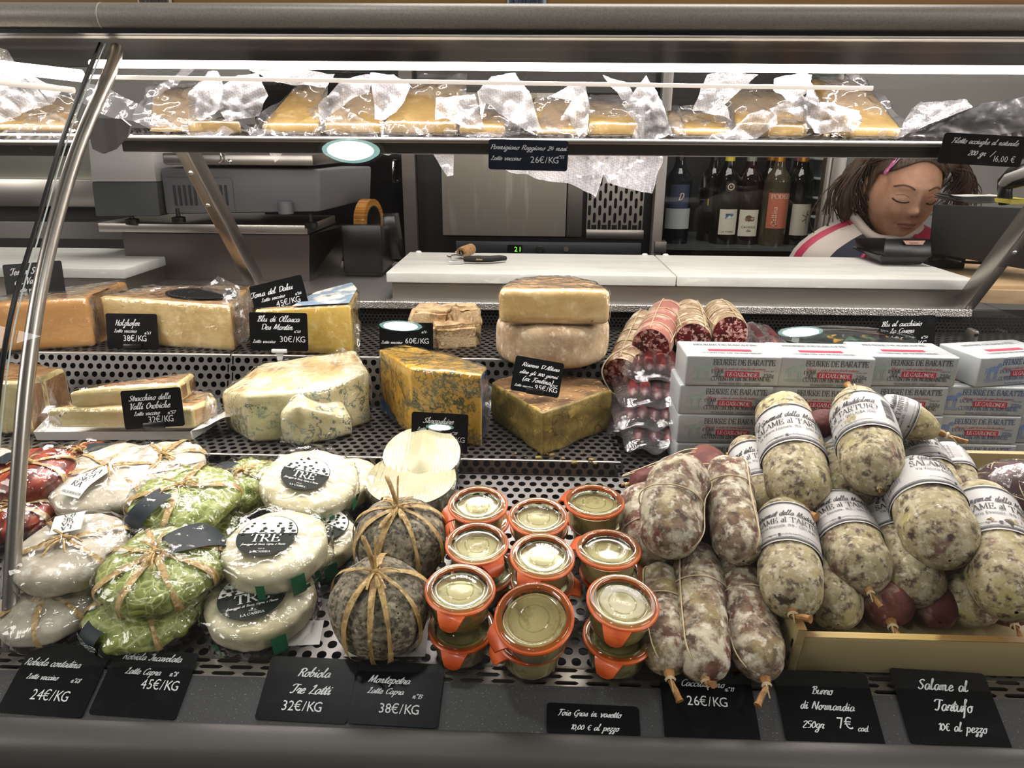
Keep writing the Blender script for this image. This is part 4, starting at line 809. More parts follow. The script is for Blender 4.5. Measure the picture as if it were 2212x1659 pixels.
def disc(P, ux, uy, n, ra, rb, e, N=36): 
    b = MB(); b.add([P+n*e]+[P+n*e+ux*ra*cos(2*pi*i/N)+uy*rb*sin(2*pi*i/N) for i in range(N)], [(0, 1+i, 1+(i+1) % N) for i in range(N)]); return b
disc(tp_, ux, uy, nn, .056, .036, .0032).obj('oval_label', PM('black_label', '17181a', .35), o, world=True)
b = MB()
for i in range(44):
    a = 2*pi*i/44; p = tp_+nn*.0035+ux*.051*cos(a)+uy*.032*sin(a); b.box(p, (.0022, .0009, .0002), 0, Matrix.Rotation(a+pi/2, 3, 'Z'))
b.obj('label_print', PM('grey_print', '74767a', .6), o, world=True)

DAHU = o, bd, ft, hs = wedge('yellow_cheese_wedge', 'yellow cheese wedge with torn blue and white paper on top, right of two price cards', 'cheese', T3, [(560, 760), (762, 768), (778, 735)], [(2, -.02, .05), (0, .03, .07)], [88, 106, 104], [PASTEY, RINDT], [0, 0, 1, 1, 1], 1, 'cut cheeses on the tiers', bev=.003)
q = [ft[i]+V((0, 0, hs[i]+.0035)) for i in (0, 1, 2, 3, 4)]
MB().add([q[0].lerp(q[1], .4), q[1], q[2], q[3], q[4].lerp(q[3], .4)], [(0, 1, 2, 3, 4)]).obj('paper_label', PM('blue_paper', '8296a8', .5, layers=(('d8d3cc', 30, .46, .56, 3, 'n'),)), o, world=True)

def rock(parent, name, xc, yb, w_, h_, Y, dep, rotz, seed, mat):
    P = at(xc, yb, Y); m_ = mpp(P); hh = hpx(P, h_); b = bmesh.new(); bmesh.ops.create_cube(b, size=1); bmesh.ops.bevel(b, geom=b.edges[:], offset=.12, segments=2, affect='EDGES'); bmesh.ops.subdivide_edges(b, edges=b.edges[:], cuts=4, use_grid_fill=True)
    bmesh.ops.scale(b, vec=(w_*m_, dep, hh), verts=b.verts); MM = Matrix.Translation(P+V((0, dep/2, hh/2))) @ Matrix.Rotation(rotz, 4, 'Z')
    o = MB().bm(b, MM).obj(name, mat, parent, world=True, ang=70); soup(o, .006, 40, seed); soup(o, .0025, 130, seed+1); return o
t = thing('crumbly_cheese_block', 'broken block of crumbly tan cheese lying behind the 60 euro card', 'cheese', at(965, 765, 1.03), None, 'crumbly cheese pieces'); rock(t, 'cheese', 975, 763, 112, 58, 1.02, .06, .3, 3, CASTEL)
t = thing('crumbly_cheese_block', 'rounded crumbly tan cheese piece lying on the block, upper left', 'cheese', at(930, 720, 1.05), None, 'crumbly cheese pieces'); rock(t, 'cheese', 934, 724, 96, 50, 1.05, .055, -.15, 8, CASTEL)
t = thing('crumbly_cheese_block', 'small crumbly tan cheese cube on top of the block, upper right', 'cheese', at(1007, 712, 1.05), None, 'crumbly cheese pieces'); rock(t, 'cheese', 1006, 716, 56, 54, 1.04, .03, .35, 12, CASTEL)
# --- pucks
def sgn(x): return -1 if x < 0 else 1
def pS(R, h, p, t, a, e=0):
    f = pi/2-pi*t; c, s = abs(cos(f)), sin(f); return V(((R+e)*c**(2/p)*cos(a), (R+e)*c**(2/p)*sin(a), h/2+sgn(s)*(h/2+e)*abs(s)**(2/p)))
def puck_mesh(name, R, h, p, mat, parent, nu=64, nv=28, e=0, amp=0, freq=40, seed=0, ridged=False, side=None):
    b = MB(); b.grid(lambda u, v: pS(R, h, p, .0005+.999*(v-.05*sin(4*pi*v)*(1 if p < 3 else .0)), -2*pi*u, e), nu, nv, cu=True)
    o = b.obj(name, mat, parent, ang=180)
    if amp: soup(o, amp, freq, seed, ridged)
    return o
def raffia(parent, R, h, p, angs, w_=.0028, tmax=.62, name='raffia_strand', e=.0016, seed=0, t0=.0, mat=None, knot=True):
    rr = random.Random(seed); m_ = mat or RAF
    for a in angs:
        b = MB(); da = rr.uniform(-.12, .12)
        def fn(u, v):
            t = t0+(tmax-t0)*v; q = pS(R, h, p, t, a+da*v, e); r_ = hypot(q.x, q.y); tang = V((-sin(a), cos(a), 0)); ww = w_*(.55+.6*abs(sin(2.2*v+a))); return q+tang*((u-.5)*2*ww)
        b.grid(fn, 2, 26); b.obj(name, m_, parent, ang=180)
    if knot:
        b = MB()
        for i in range(7):
            a = rr.uniform(0, 6.28); L = rr.uniform(.25, .55)*R; q = [V((0, 0, h+.001)), V((cos(a)*L*.3, sin(a)*L*.3, h+.006)), V((cos(a)*L*.7, sin(a)*L*.7, h+.0065)), V((cos(a)*L, sin(a)*L, h+.004))]
            b.tube(_v3(q), .0011, 5, flat=.5)
        b.tube([V((-.004, 0, h+.0015)), V((0, 0, h+.004)), V((.004, 0, h+.0015))], .0026, 8); o = b.obj('raffia_knot', m_, parent); o['kind'] = 'stuff'
def _v3(q, k=4):
    out = []; q = [q[0]]+q+[q[-1]]
    for i in range(1, len(q)-2):
        a, b, c, d = q[i-1:i+3]
        for t in range(k):
            t /= k; out.append((b*2+(c-a)*t+(a*2-b*5+c*4-d)*t*t+(b*3-a-c*3+d)*t**3)*.5)
    return out+[q[-1]]
RAF = PM('raffia', 'b89a62', .6, layers=(('8f7242', 200, .45, .6, 2, 'n', (1, 1, .1)), ('d4bd8a', 150, .58, .7, 2, 'n')))
CABB = PM('savoy_leaf', '8a9648', .45, layers=(('6f7c34', 22, .42, .6, 4, 'n'), ('a9b464', 30, .54, .70, 3, 'n'), ('a8b06c', 95, .09, .0, .9, 'edge'), ('bcc488', 34, .035, .0, 1.4, 'edge')), bump=(95, 1.0, .9, 'edge'))
ROB = PM('white_robiola_rind', 'c6bfae', .5, layers=(('aea490', 24, .42, .62, 5, 'n'), ('d6d1c5', 50, .56, .66, 4, 'n')), bump=(70, .6, 4))
TRED = PM('fresh_white_cheese', 'cfc8aa', .45, layers=(('bdb48e', 24, .42, .62, 4, 'n'),), bump=(90, .5, 3))
MONT = PM('ash_grey_rind', '857c69', .85, layers=(('4e483d', 170, .46, .58, 5, 'n'), ('aba087', 120, .54, .64, 5, 'n'), ('24211c', 24, .60, .70, 5, 'n'), ('262019', 190, .20, .12, 0, 'v')), bump=(190, .7, 0, 'v'))
REDC = PM('red_wine_rind', '9c3a1e', .35, layers=(('6e2212', 16, .42, .62, 4, 'n'), ('c25a30', 40, .56, .68, 4, 'n'), ('5c1a10', 16, .62, .8, 2, 'w', (1, .2, 1))), bump=(50, .5, 3))
BLUEL = PM('slate_label', '252e34', .5, spec=.25, layers=(('1b2328', 40, .4, .6, 3, 'n'),))
BAG = FILM('cellophane', base=.015, k=1.45, rough=.08, bump=(36, .9, 4))
def seat(xc, yc, w_, tpx, base, plane=DECK):
    P = plane.hit(xc, yc); 
    for _ in range(4):
        m_ = mpp(P); t = tpx*m_/cos(radians(38)); P = plane.hit(xc, yc, base+t)
    return P-plane.n*t, w_*m_/2, t
def puck(name, label, cat, xc, yc, w_, tpx, base, p, mat, group, spin=0, tilt=(0, 0), plane=DECK, amp=.002, freq=30, seed=0, film=True, ridged=False, famp=.0034, ffreq=34):
    C, R, h = seat(xc, yc, w_, tpx, base, plane)
    rot = plane.rot() @ Matrix.Rotation(radians(tilt[0]), 3, 'X') @ Matrix.Rotation(radians(tilt[1]), 3, 'Y') @ Matrix.Rotation(radians(spin), 3, 'Z')
    o = thing(name, label, cat, C, rot, group); body = puck_mesh('cheese', R*.97, h, p, mat, o, nu=90, nv=44, amp=amp, freq=freq, seed=seed, ridged=ridged)
    if film: puck_mesh('cellophane_wrap', R*.975, h, p, BAG, o, nu=110, nv=52, e=.0042, amp=famp, freq=ffreq, seed=seed+5, ridged=True)
    return o, R, h
def paper_tag(o, R, h, p, a, r0, L, W, lines, mat, ink, up=.006, rot=0):
    """hang tag or label lying on the top, starting r0 from the centre along angle a"""
    d = V((cos(a), sin(a), 0)); s = V((-sin(a), cos(a), 0)); N = V((0, 0, 1)); O = d*r0+V((0, 0, h+up))
    def f(u, v, e=0): 
        x = v; return O + d*x + s*u + N*(e - .35*max(0, r0+x-R*.55)**1.35*4)
    b = MB(); b.grid(lambda u, v: f((u-.5)*W, L*v), 4, 10); b.grid(lambda u, v: f((.5-u)*W, L*v, -.0004), 4, 10); t_ = b.obj('paper_tag', mat, o)
    b = MB()
    for s_, kind, cap, uu, vv in lines:
        ang = radians(rot); text(b, s_, kind, cap, lambda x, y: f(uu+x*cos(ang)+y*sin(ang), vv+x*sin(ang)-y*cos(ang), .0005))
    b.obj('lettering', ink, t_, smooth=False); return t_
WTAG = PM('white_tag', 'd3d6d2', .6)
LC = [('LA', 'serif', .0062, 0, .012), ('CA', 'serif', .0062, 0, .0195), ('SE', 'serif', .0062, 0, .027), ('RA', 'serif', .0062, 0, .0345)]
def lc(sc, v0, sgn_=1): return [(s, k, c*sc, 0, v0+sgn_*i*.0078*sc) for i, (s, k, c, _, _) in enumerate(LC)]
GR1 = 'white robiola cheeses'; rob = lambda *a, **k: puck('robiola_cheese', *a, p=3.0, mat=ROB, group=GR1, amp=.004, freq=28, **k)
R4 = (0, 0)
o, R, h = rob('white robiola at the bottom of the front stack beside the pole', 'cheese', 100, 1282, 222, 50, 0, seed=1); raffia(o, R, h, 3, [-.4, -1.3, -2.4], seed=1)
b4 = h*.98
o, R, h = rob('white robiola on top of the front stack with an upside-down white tag', 'cheese', 143, 1166, 240, 62, b4, seed=2); raffia(o, R, h, 3, [.5, -.5, -2.6, 2.5], seed=2)
paper_tag(o, R, h, 3, radians(112), .004, .030, .026, [(s, 'serif', .0052, 0, .0085+i*.0066) for i, s in enumerate(('LA', 'CA', 'SE', 'RA'))], WTAG, INK, rot=0)
o, R, h = rob('white robiola with a long white hang tag in the second row', 'cheese', 237, 1010, 252, 56, 0.004, seed=3); raffia(o, R, h, 3, [.3, -.6, 2.6, 3.4], seed=3)
paper_tag(o, R, h, 3, radians(-107), .006, .048, .026, [(s, 'serif', .0062, .0012*(1.5-i), .0125+i*.0080) for i, s in enumerate(('LA', 'CA', 'SE', 'RA'))]+[('EROS BURATTI', 'serif', .0024, 0, .0455)], WTAG, INK, rot=0)
o, R, h = rob('white robiola at the back, its raffia ends sticking up by the paper tray', 'cheese', 352, 985, 168, 40, .012, seed=4); raffia(o, R, h, 3, [.5, -.5, -1.6, 2.4, 1.4], seed=4)
GR2 = 'cheeses wrapped in cabbage leaf'
def cab(*a, **k):
    q = puck('cabbage_wrapped_cheese', *a, p=2.6, mat=CABB, group=GR2, amp=.0035, freq=42, ridged=True, **k); soup(q[0].children[0], .0022, 105, 5, True); return q
def slate(o, R, h, p, a, r0, wid, txt=True, t1=.55):
    def fn(u, v, e=.0048):
        t = .02+r0+(t1-r0)*v; r_ = max(hypot(*pS(R, h, p, t, 0).xy), .004); return pS(R, h, p, t, a+math.atan((u-.5)*R*wid/r_), e)
    b = MB()
    b.grid(fn, 8, 14); t_ = b.obj('slate_label', BLUEL, o, ang=180)
    if txt:
        b = MB()
        for i, s in enumerate(('LA', 'CA', 'SE', 'RA')): text(b, s, 'serif', .0055, lambda x, y: pS(R, h, p, t1-.09+(x/ R)*.33, a+(-.010+i*.0065+y-.003)/R*1.1, .0056))
        b.obj('lettering', PM('tag_white', 'c9ccc8', .6), t_, smooth=False)
o, R, h = cab('cabbage wrapped cheese at the bottom of the front pair with a slate label', 'cheese', 313, 1284, 252, 56, 0, seed=11); raffia(o, R, h, 2.6, [-1.0, .2, -2.9], seed=5); slate(o, R, h, 2.6, -2.15, .25, .42)
bb = h*.93
o, R, h = cab('cabbage wrapped cheese on top of the front pair with raffia star', 'cheese', 338, 1196, 264, 68, bb, seed=12); raffia(o, R, h, 2.6, [-.25, -.95, -1.75, -2.35, 3.0, .35, 2.2], seed=6, w_=.0034); slate(o, R, h, 2.6, .75, .02, .75, False, .42)
o, R, h = cab('cabbage wrapped cheese peeping out under its neighbours', 'cheese', 410, 1116, 215, 46, 0, seed=13)
o, R, h = cab('cabbage wrapped cheese in the second row with a dark slate band', 'cheese', 391, 1052, 230, 58, .030, seed=14); raffia(o, R, h, 2.6, [-1.45, .2, -2.8, 1.5], seed=8, w_=.0036); slate(o, R, h, 2.6, -2.1, .05, .45)
o, R, h = cab('cabbage wrapped cheese at the back, smallest of the green ones', 'cheese', 522, 1020, 166, 62, .006, seed=15); raffia(o, R, h, 2.6, [.9, -.3, -1.7, 2.6], seed=9); slate(o, R, h, 2.6, 2.9, .03, .5, False, .4)
# three milk cheeses with round TRE label
GR3 = 'white cheeses with round TRE label'
DKL = PM('dark_green_label', '141a15', .6, spec=.2); WLB = PM('label_white', 'd9d9d3', .5); GRN = PM('green_print', '1f6a44', .5)
def tre(label, xc, yc, w_, tpx, base, lab, spin, seed, full=True, tilt=(0, 0)):
    o, R, h = puck('three_milk_cheese', label, 'cheese', xc, yc, w_, tpx, base, 4.8, TRED, GR3, tilt=tilt, seed=seed, amp=.0028, freq=34)
    for v in o.children[0].data.vertices:
        if v.co.z < h*.86: k_ = .0011*sin(44*atan2(v.co.y, v.co.x)+3*sin(9*v.co.z/h)); r_ = hypot(v.co.x, v.co.y)+1e-6; v.co.x *= 1+k_/r_; v.co.y *= 1+k_/r_
    if lab:
        lx, ly, lr = lab; Rl = lr*R; C = V((lx*R, ly*R, 0)); ca, sa = cos(radians(spin)), sin(radians(spin))
        def zt(x, y):
            r = min(hypot(x, y)/R, .97); return h/2+h/2*(max(0, 1-r**4.8))**(1/4.8)
        def mf(u, v, e=.0052):
            x = C.x+u*ca-v*sa; y = C.y+u*sa+v*ca; return V((x, y, min(zt(x, y), zt(C.x, C.y))+e - 0))
        b = MB(); b.grid(lambda u, v: mf(Rl*v*cos(2*pi*u), Rl*v*sin(2*pi*u)), 40, 5, cu=True); L_ = b.obj('round_label', DKL, o, ang=180)
        b = MB(); n = 16
        b.grid(lambda u, v: mf((u-.5)*2*sqrt(max(0, (Rl*.97)**2-(Rl*(.10+.86*v))**2)), Rl*(.10+.86*v), .0055), 14, 10); b.obj('label_white_half', WLB, L_, ang=180)
        b = MB(); rr = random.Random(seed)
        for j in range(7):
            yy = Rl*(.06+.13*j); hw = sqrt(max(0, (Rl*.93)**2-yy*yy)); k = int(hw/Rl*7)
            for i in range(k):
                if rr.random() < .12*j: continue
                cx = -hw+2*hw*(i+.5+rr.uniform(-.25, .25))/max(k, 1); s_ = Rl*rr.uniform(.055, .085); m8 = 9; b.add([mf(cx+s_*1.25*cos(2*pi*q/m8)*rr.uniform(.55, 1.15), yy+s_*sin(2*pi*q/m8)*rr.uniform(.5, 1.2), .0058) for q in range(m8)], [tuple(range(m8))])
        b.obj('cow_print', DKL, L_, smooth=False)['kind'] = 'stuff'
        b = MB(); text(b, 'TRE', 'serif', Rl*.36, lambda u, v: mf(u, v, .0058), 0, -Rl*.33); text(b, 'formaggio di Vacca, Capra, e Pecora', 'script', Rl*.09, lambda u, v: mf(u, v, .0058), 0, -Rl*.50, maxw=Rl*1.5); text(b, 'LA CASERA', 'serif', Rl*.085, lambda u, v: mf(u, v, .0058), 0, -Rl*.85); text(b, 'oo.o', 'sans', Rl*.08, lambda u, v: mf(u, v, .0058), 0, -Rl*.70); b.obj('lettering', WLB, L_, smooth=False)
    b = MB(); rr = random.Random(seed+40)
    for i in range(5):
        a = rr.uniform(-2.9, -.1); t = rr.uniform(.5, .62)
        if i == 0: a, t = -1.15+rr.uniform(-.3, .3), .55
        wv, hv = (.010, .10) if i == 0 else (rr.uniform(.002, .006), rr.uniform(.02, .06)); b.grid(lambda u, v: pS(R, h, 4.8, t+(v-.5)*hv*2, a+(u-.5)*wv/R*1.2, .0046), 3, 5)
    b.obj('green_wrapper_print', GRN, o, ang=180)['kind'] = 'stuff'
    return o, R, h
o, R, h = tre('white round cheese at the bottom of the front TRE pair', 560, 1280, 238, 54, 0, (-.06, -.14, .60), 20, 21); b3 = h*.98
tre('white round cheese on top of the front TRE pair', 589, 1164, 230, 54, b3, (-.08, -.02, .56), 3, 22)
tre('white round cheese half hidden behind the front TRE pair', 668, 1150, 198, 46, 0, (.28, .15, .55), -25, 23)
tre('white round cheese with tilted TRE label in the second row', 660, 1026, 208, 42, .030, (-.05, .0, .49), -8, 24, tilt=(6, 8))
puck('three_milk_cheese', 'white round cheese without visible label behind the second row', 'cheese', 742, 1020, 150, 46, 0, 3.6, TRED, GR3, seed=25)
# ash rind cheeses tied with raffia
GR4 = 'ash grey cheeses tied with raffia'
def mont(label, xc, yc, w_, tpx, base, seed, angs, paper):
    o, R, h = puck('ash_rind_cheese', label, 'cheese', xc, yc, w_, tpx, base, 2.35, MONT, GR4, seed=seed, film=False, amp=.0025, freq=35)
    raffia(o, R, h, 2.35, angs, .0026, .74, seed=seed, e=.0022, t0=.0)
    b = MB()
    for a, L, z in ((2.2, .022, .024), (1.5, .010, .030), (-1.2, .02, .002), (-2.0, .03, -.002)): b.tube(_v3([V((0, 0, h+.001)), V((cos(a)*L*.5, sin(a)*L*.5, h+.004+z*.6)), V((cos(a)*L, sin(a)*L, h+.002+z))]), [.0022]*8+[.0008], 6, flat=.4)
    b.obj('raffia_end', RAF, o)['kind'] = 'stuff'
    return o
mont('ash grey cheese tied with raffia behind the front one', 860, 1100, 208, 140, 0, 31, [-.35, -1.0, -1.85, -2.6, 3.1, .3, 2.2], 0)
mont('ash grey cheese tied with raffia, the front one above the Montepetra card', 812, 1240, 228, 156, 0, 32, [-.5, -1.15, -1.5, -2.1, 2.85, .25, 1.6], 1)
pp = DECK.hit(840, 1402, .0012); t = thing('paper_sheet', 'white paper sheet under the front ash grey cheese', 'paper', pp); q = [DECK.hit(x, y, .0008) for x, y in ((742, 1418), (918, 1418), (930, 1330), (800, 1330))]; MB().add(q+[p-DECK.n*.0004 for p in q], [(0, 1, 2, 3), (7, 6, 5, 4), (0, 4, 5, 1), (1, 5, 6, 2), (2, 6, 7, 3), (3, 7, 4, 0)]).obj('sheet', PAPER, t, world=True, smooth=False)
pp = DECK.hit(640, 1390, .0012); t = thing('paper_sheet', 'white paper slip under the front TRE pair', 'paper', pp); q = [DECK.hit(x, y, .0006) for x, y in ((600, 1396), (690, 1392), (700, 1340), (620, 1340))]; MB().add(q+[p-DECK.n*.0004 for p in q], [(0, 1, 2, 3), (7, 6, 5, 4), (0, 4, 5, 1), (1, 5, 6, 2), (2, 6, 7, 3), (3, 7, 4, 0)]).obj('sheet', PAPER, t, world=True, smooth=False)
# red cheeses
GR5 = 'red wine washed cheeses'
for lab, xc, yc, w_, tp2, bs, sd in (('red rind cheese behind the steel pole, the largest of the red ones', 62, 1000, 172, 50, .02, 41), ('red rind cheese at the back beside the paper tray', 172, 975, 112, 30, .008, 42), ('red rind cheese low down under the largest red one', 30, 1095, 150, 46, 0, 43)):
    o, R, h = puck('red_rind_cheese', lab, 'cheese', xc, yc, w_, tp2, bs, 3.2, REDC, GR5, seed=sd); raffia(o, R, h, 3.2, [.5, -.2, 2.8, -2.4], seed=sd)
    if sd == 41: slate(o, R, h, 3.2, 3.0, .05, .5, False, .4)
    if sd == 42: slate(o, R, h, 3.2, .2, .02, .6, False, .45)
puck('robiola_cheese', 'white cheese peeping out at the left edge behind the pole', 'cheese', -38, 985, 110, 36, .01, 3, ROB, GR1, seed=44)
# --- white cut halves
def half(label, xc, yc, w_, tpx, base, tilt, seed, ridge=False):
    C, R, h = seat(xc, yc, w_, tpx, base); o = thing('cut_white_cheese', label, 'cheese', C, DECK.rot() @ Matrix.Rotation(radians(tilt), 3, 'X'), 'cut white cheeses in film')
    b = MB(); b.lathe([(.0001, 0), (R*.9, 0), (R*.985, h*.25), (R, h*.7), (R*.985, h*.97)], 56); b.obj('rind', PM('grey_rind', '6f6a58', .7, layers=(('4a4538', 60, .4, .6, 4, 'n'),)), o)
    b = MB(); b.grid(lambda u, v: V((R*.985*v*cos(2*pi*u), R*.985*v*sin(2*pi*u), h*.97+ (.010*max(0, 1-abs(v*cos(2*pi*u))/.5)*(1-v*v) if ridge else .002*(1-v**4)))), 56, 12, cu=True); f_ = b.obj('cut_face', WHITEC, o, ang=180)
    wp = puck_mesh('plastic_wrap', R, h, 5, FILM('tight_film', base=.03, k=1.0, rough=.12, bump=(46, .8, 2), kind='w', st=(1, .7, 1)), o, e=.0022, amp=.0012, freq=60, seed=seed); return o
half('half of a white cheese in cling film lying in front of the leaning one', 888, 1030, 196, 36, .006, 0, 51)
half('half of a white cheese in cling film leaning up behind the other', 912, 975, 168, 20, .022, 12, 52, True)
# --- second tier
LEFTW = wedge('cheese_wedge', 'brown topped pale cheese wedge at the left end of the middle tier', 'cheese', T2, [(-80, 935), (72, 942), (110, 910)], [(2, 0, .05), (0, .02, .08)], [112, 118, 92], [PASTEC, RINDB], [0, 1, 1, 1, 1], 1, 'cut cheeses on the tiers', bev=.005)
tr_ = thing('paper_tray', 'white paper tray folded under the two soft cheese slabs', 'tray', T2.hit(250, 950))
q = [T2.hit(x, y, .001) for x, y in ((80, 951), (416, 950), (470, 915), (120, 905))]; b = MB(); up = V((0, 0, .0125)); b.add(q+[p+up+V((0, -.003 if i < 2 else 0, 0)) for i, p in enumerate(q)], [(0, 1, 2, 3), (0, 1, 5, 4), (1, 2, 6, 5), (3, 0, 4, 7), (3, 2, 6, 7)]); b.obj('tray', PAPER, tr_, world=True, smooth=False)
b = MB(); c0, c1 = q[1]+up, q[2]+up; b.grid(lambda u, v: c0.lerp(c1, u)+V((.026*v*(1+.3*sin(5*u)), .01*v, .008*v*v+.002*sin(9*u)*v)), 14, 5); b.grid(lambda u, v: c0.lerp(c1, u)+V((.026*v*(1+.3*sin(5*u)), .01*v, -.0005+.008*v*v+.002*sin(9*u)*v)), 14, 5); b.obj('tray_flap', PAPER, tr_, world=True)
STRA = wedge('soft_cheese_slab', 'lower slab of soft cheese on the paper tray', 'cheese', T2, [(108, 926), (420, 928), (472, 897)], [(2, -.02, .03), (0, .05, .05)], [44, 48, 36], [PASTEC, RINDT], [0, 1, 1, 1, 1], 1, 'soft cheese slabs', bev=.005, lift=.0125)
o, bd, ft, hs = wedge('soft_cheese_slab', 'upper slab of soft cheese lying on the lower one', 'cheese', T2, [(152, 884), (392, 872), (412, 858)], [(2, -.005, .03), (0, .05, .045)], [40, 44, 40], [PASTEC, RINDB], [0, 1, 1, 1, 1], 1, 'soft cheese slabs', bev=.005, lift=.0125+.026)
GORGP = o, bd, ft, hs = wedge('creamy_blue_cheese', 'large creamy blue cheese piece with bloomy rind in film', 'cheese', T2, [(487, 925), (545, 957), (700, 945), (803, 912)], [(3, -.03, .055), (0, .04, .045)], [78, 102, 98, 108, 128, 120], [GORG, RINDG], [0, 0, 0, 1, 1, 1], 1, 'creamy blue cheeses', bev=.005, amp=.0015)
SMALLB = o, bd, ft, hs = wedge('blue_cheese_wedge', 'small triangular creamy blue cheese wedge leaning on the large one', 'cheese', T2, [(608, 956), (650, 966), (768, 940)], [(2, -.02, .02), (0, .02, .022)], [62, 92, 34, 70, 112], [GORG, RINDG], [0, 0, 0, 0, 0], 0, 'creamy blue cheeses', bev=.006, amp=.002)
SHRO = o, bd, ft, hs = wedge('yellow_blue_cheese', 'tall yellow blue veined cheese with blue rind in film', 'cheese', T2, [(826, 890), (893, 944), (1040, 964), (1052, 930)], [(3, -.045, .045), (0, .03, .03)], [131, 143, 148, 132, 132, 131], [SHROP, BLUER], [0, 0, 1, 1, 1, 1], 0, None, bev=.002, amp=.001)
b = MB(); p0, p1 = ft[0], ft[1]; b.grid(lambda u, v: p0.lerp(p1, u*.55)+V((-.0012, -.0022, .003+.024*v*(1-u)**.7)), 8, 6); b.obj('blue_rind_fold', BLUER, o, world=True)

o, bd, ft, hs = wedge('aged_cheese_wedge', 'dark aged cheese wedge with cracked olive sides and crumbly crust', 'cheese', T2, [(1060, 905), (1172, 986), (1318, 926)], [(2, -.015, .045), (0, .035, .05)], [78, 92, 84], [OLIVEP, CRUST], [0, 0, 1, 1, 1], 1, None, film=False, bev=.0025, amp=.0016, freq=60)
for v in bd.data.vertices:  # crumbling flakes
    c = NZ.cell(v.co*75+V((3, 1, 2))); v.co += v.normal*(.0014*c)
bd.data.update()
rr = random.Random(4)
for i in range(16):
    P = T2.hit(1172+rr.uniform(-70, 120), 986+rr.uniform(-12, 10)+abs(rr.gauss(0, 4)), .001); s_ = rr.uniform(.001, .0035)
    if i < 3: P = ft[0]*.3+ft[1]*.35+ft[2]*.35+V((rr.uniform(-.015, .015), .012+rr.uniform(-.008, .008), hs[1]+.003)); s_ = .006
    b = MB(); b.box(P, (s_*2.2, s_*1.5, s_), s_*.25, Matrix.Rotation(rr.uniform(0, 3), 3, 'Z')); b.obj('crumb', OLIVEP if i % 2 else CRUST, o, world=True)
# --- wheels on the top tier
C, R, h = seat(1194, 676, 246, 80, 0, T3)
wo = thing('mountain_cheese', 'whole floury tan cheese wheel standing under the half wheel', 'cheese', C, None, 'stacked mountain cheeses'); puck_mesh('cheese', R, h, 5, WHEEL, wo, amp=.0012, freq=40, seed=61, nv=40)
P0 = V((C.x, C.y-R*.86, C.z+h)); wv = 238*mpp(P0); hv = hpx(P0, 74)
ho = thing('mountain_cheese_half', 'half mountain cheese wheel in cling film on top of the floury wheel', 'cheese', P0, None, 'stacked mountain cheeses')
fp = [V((C.x-wv/2+wv*i/1, P0.y, C.z+h)) for i in (0, 1)]+[V((C.x+wv/2*cos(pi*i/10), P0.y+R*1.35*sin(pi*i/10), C.z+h)) for i in range(1, 10)]
bd = slab_mesh('cheese', fp, hv, [PASTE, RINDT], [0]+[1]*10, 1, ho, bev=.007, amp=.001); wrap(bd, ho, .0015, .0022, 60)
# ------------------------------------------------------------------ jars
RUB = PM('orange_rubber', 'd9622a', .4, layers=(('b9491c', 30, .4, .62, 3, 'n'),), coat=.25)
JG = FILM('jar_glass', tint='e4e8d8', base=.02, k=1.3, rough=.05, bump=None)
PATE = PM('pate', '857150', .35, layers=(('8d744e', 40, .42, .62, 4, 'n'), ('b8a23e', 55, .62, .72, 3, 'n'), ('c4b08c', 60, .3, .44, 3, 'n')), coat=.5)
JR = .0335; JH = .040
def jar_src():
    o = thing('preserve_jar', 'x', 'jar', (0, 0, 0), None, 'small glass jars of foie gras'); s = JR/.0335
    MB().lathe(_v2([(.0001, .0005), (.020, .0005), (.0262, .003), (.0282, .010), (.0290, .022), (.0292, .029), (.0300, .0318)]), 40).obj('glass_body', JG, o)
    MB().lathe([(.0001, .0022), (.0245, .0022), (.0268, .006), (.0276, .020), (.0277, .0262), (.0001, .0268)], 36).obj('pate_filling', PATE, o)
    b = MB(); pr = [(.0275, .0312), (.0330, .0312), (.0340, .0322), (.0340, .0338), (.0330, .0348), (.0275, .0348), (.0275, .0312)]; b.lathe(pr, 56)
    hw = lambda v: .0085*(1-v)**1.6+.0072*(1-max(0, v-.75)**2*12)
    for dz in (0, .0018): b.grid(lambda u, v: V(((u-.5)*2*hw(v), -.0300-.0115*sin(min(1, v*1.1)*pi/2)+.004*max(0, 1-2.4*v)*(u-.5)**2*4, .0322+dz-.0145*max(0, v-.12)**1.25)), 8, 10)
    b.grid(lambda u, v: V(((1 if u < 1 else 1)*hw(v), -.0300-.0115*sin(min(1, v*1.1)*pi/2)+.004*max(0, 1-2.4*v), .0322+.0018*u-.0145*max(0, v-.12)**1.25)), 1, 10)
    b.obj('rubber_ring', RUB, o)
    b = MB(); b.lathe(_v2([(.0265, .0348), (.0315, .0349), (.0322, .0362), (.0312, .0376), (.0285, .0380), (.0262, .0378), (.0250, .0362), (.0240, .0335), (.0225, .0328), (.0150, .0325), (.0001, .0326)]), 48); b.lathe([(.0225, .0329), (.0218, .0338), (.0210, .0330)], 48); b.lathe([(.0135, .0327), (.0128, .0334), (.0120, .0327)], 40); l_ = b.obj('glass_lid', JG, o)
    b = MB()
    def arc(s_, r, a0, k): 
        tot = sum(glyph(c, 'sans')[0] for c in s_)*k; text(b, s_, 'sans', k, lambda u, v: V((-(r+v)*sin((u)/r - a0), (r+v)*cos(u/r - a0)*1., .0335))*1 if 0 else V(((r+v)*sin(u/r+a0), (r+v)*cos(u/r+a0), .0337)))
    arc('RUNDRAND', .0155, 0, .0032); arc('GLAS', .0155, pi, .0032); text(b, 'J.WECK', 'sans', .0036, lambda u, v: V((u, v, .0337)), 0, -.002)
    b.obj('embossing', FILM('embossed_glass', base=.16, k=1.5, rough=.15, bump=None), l_)
    return o
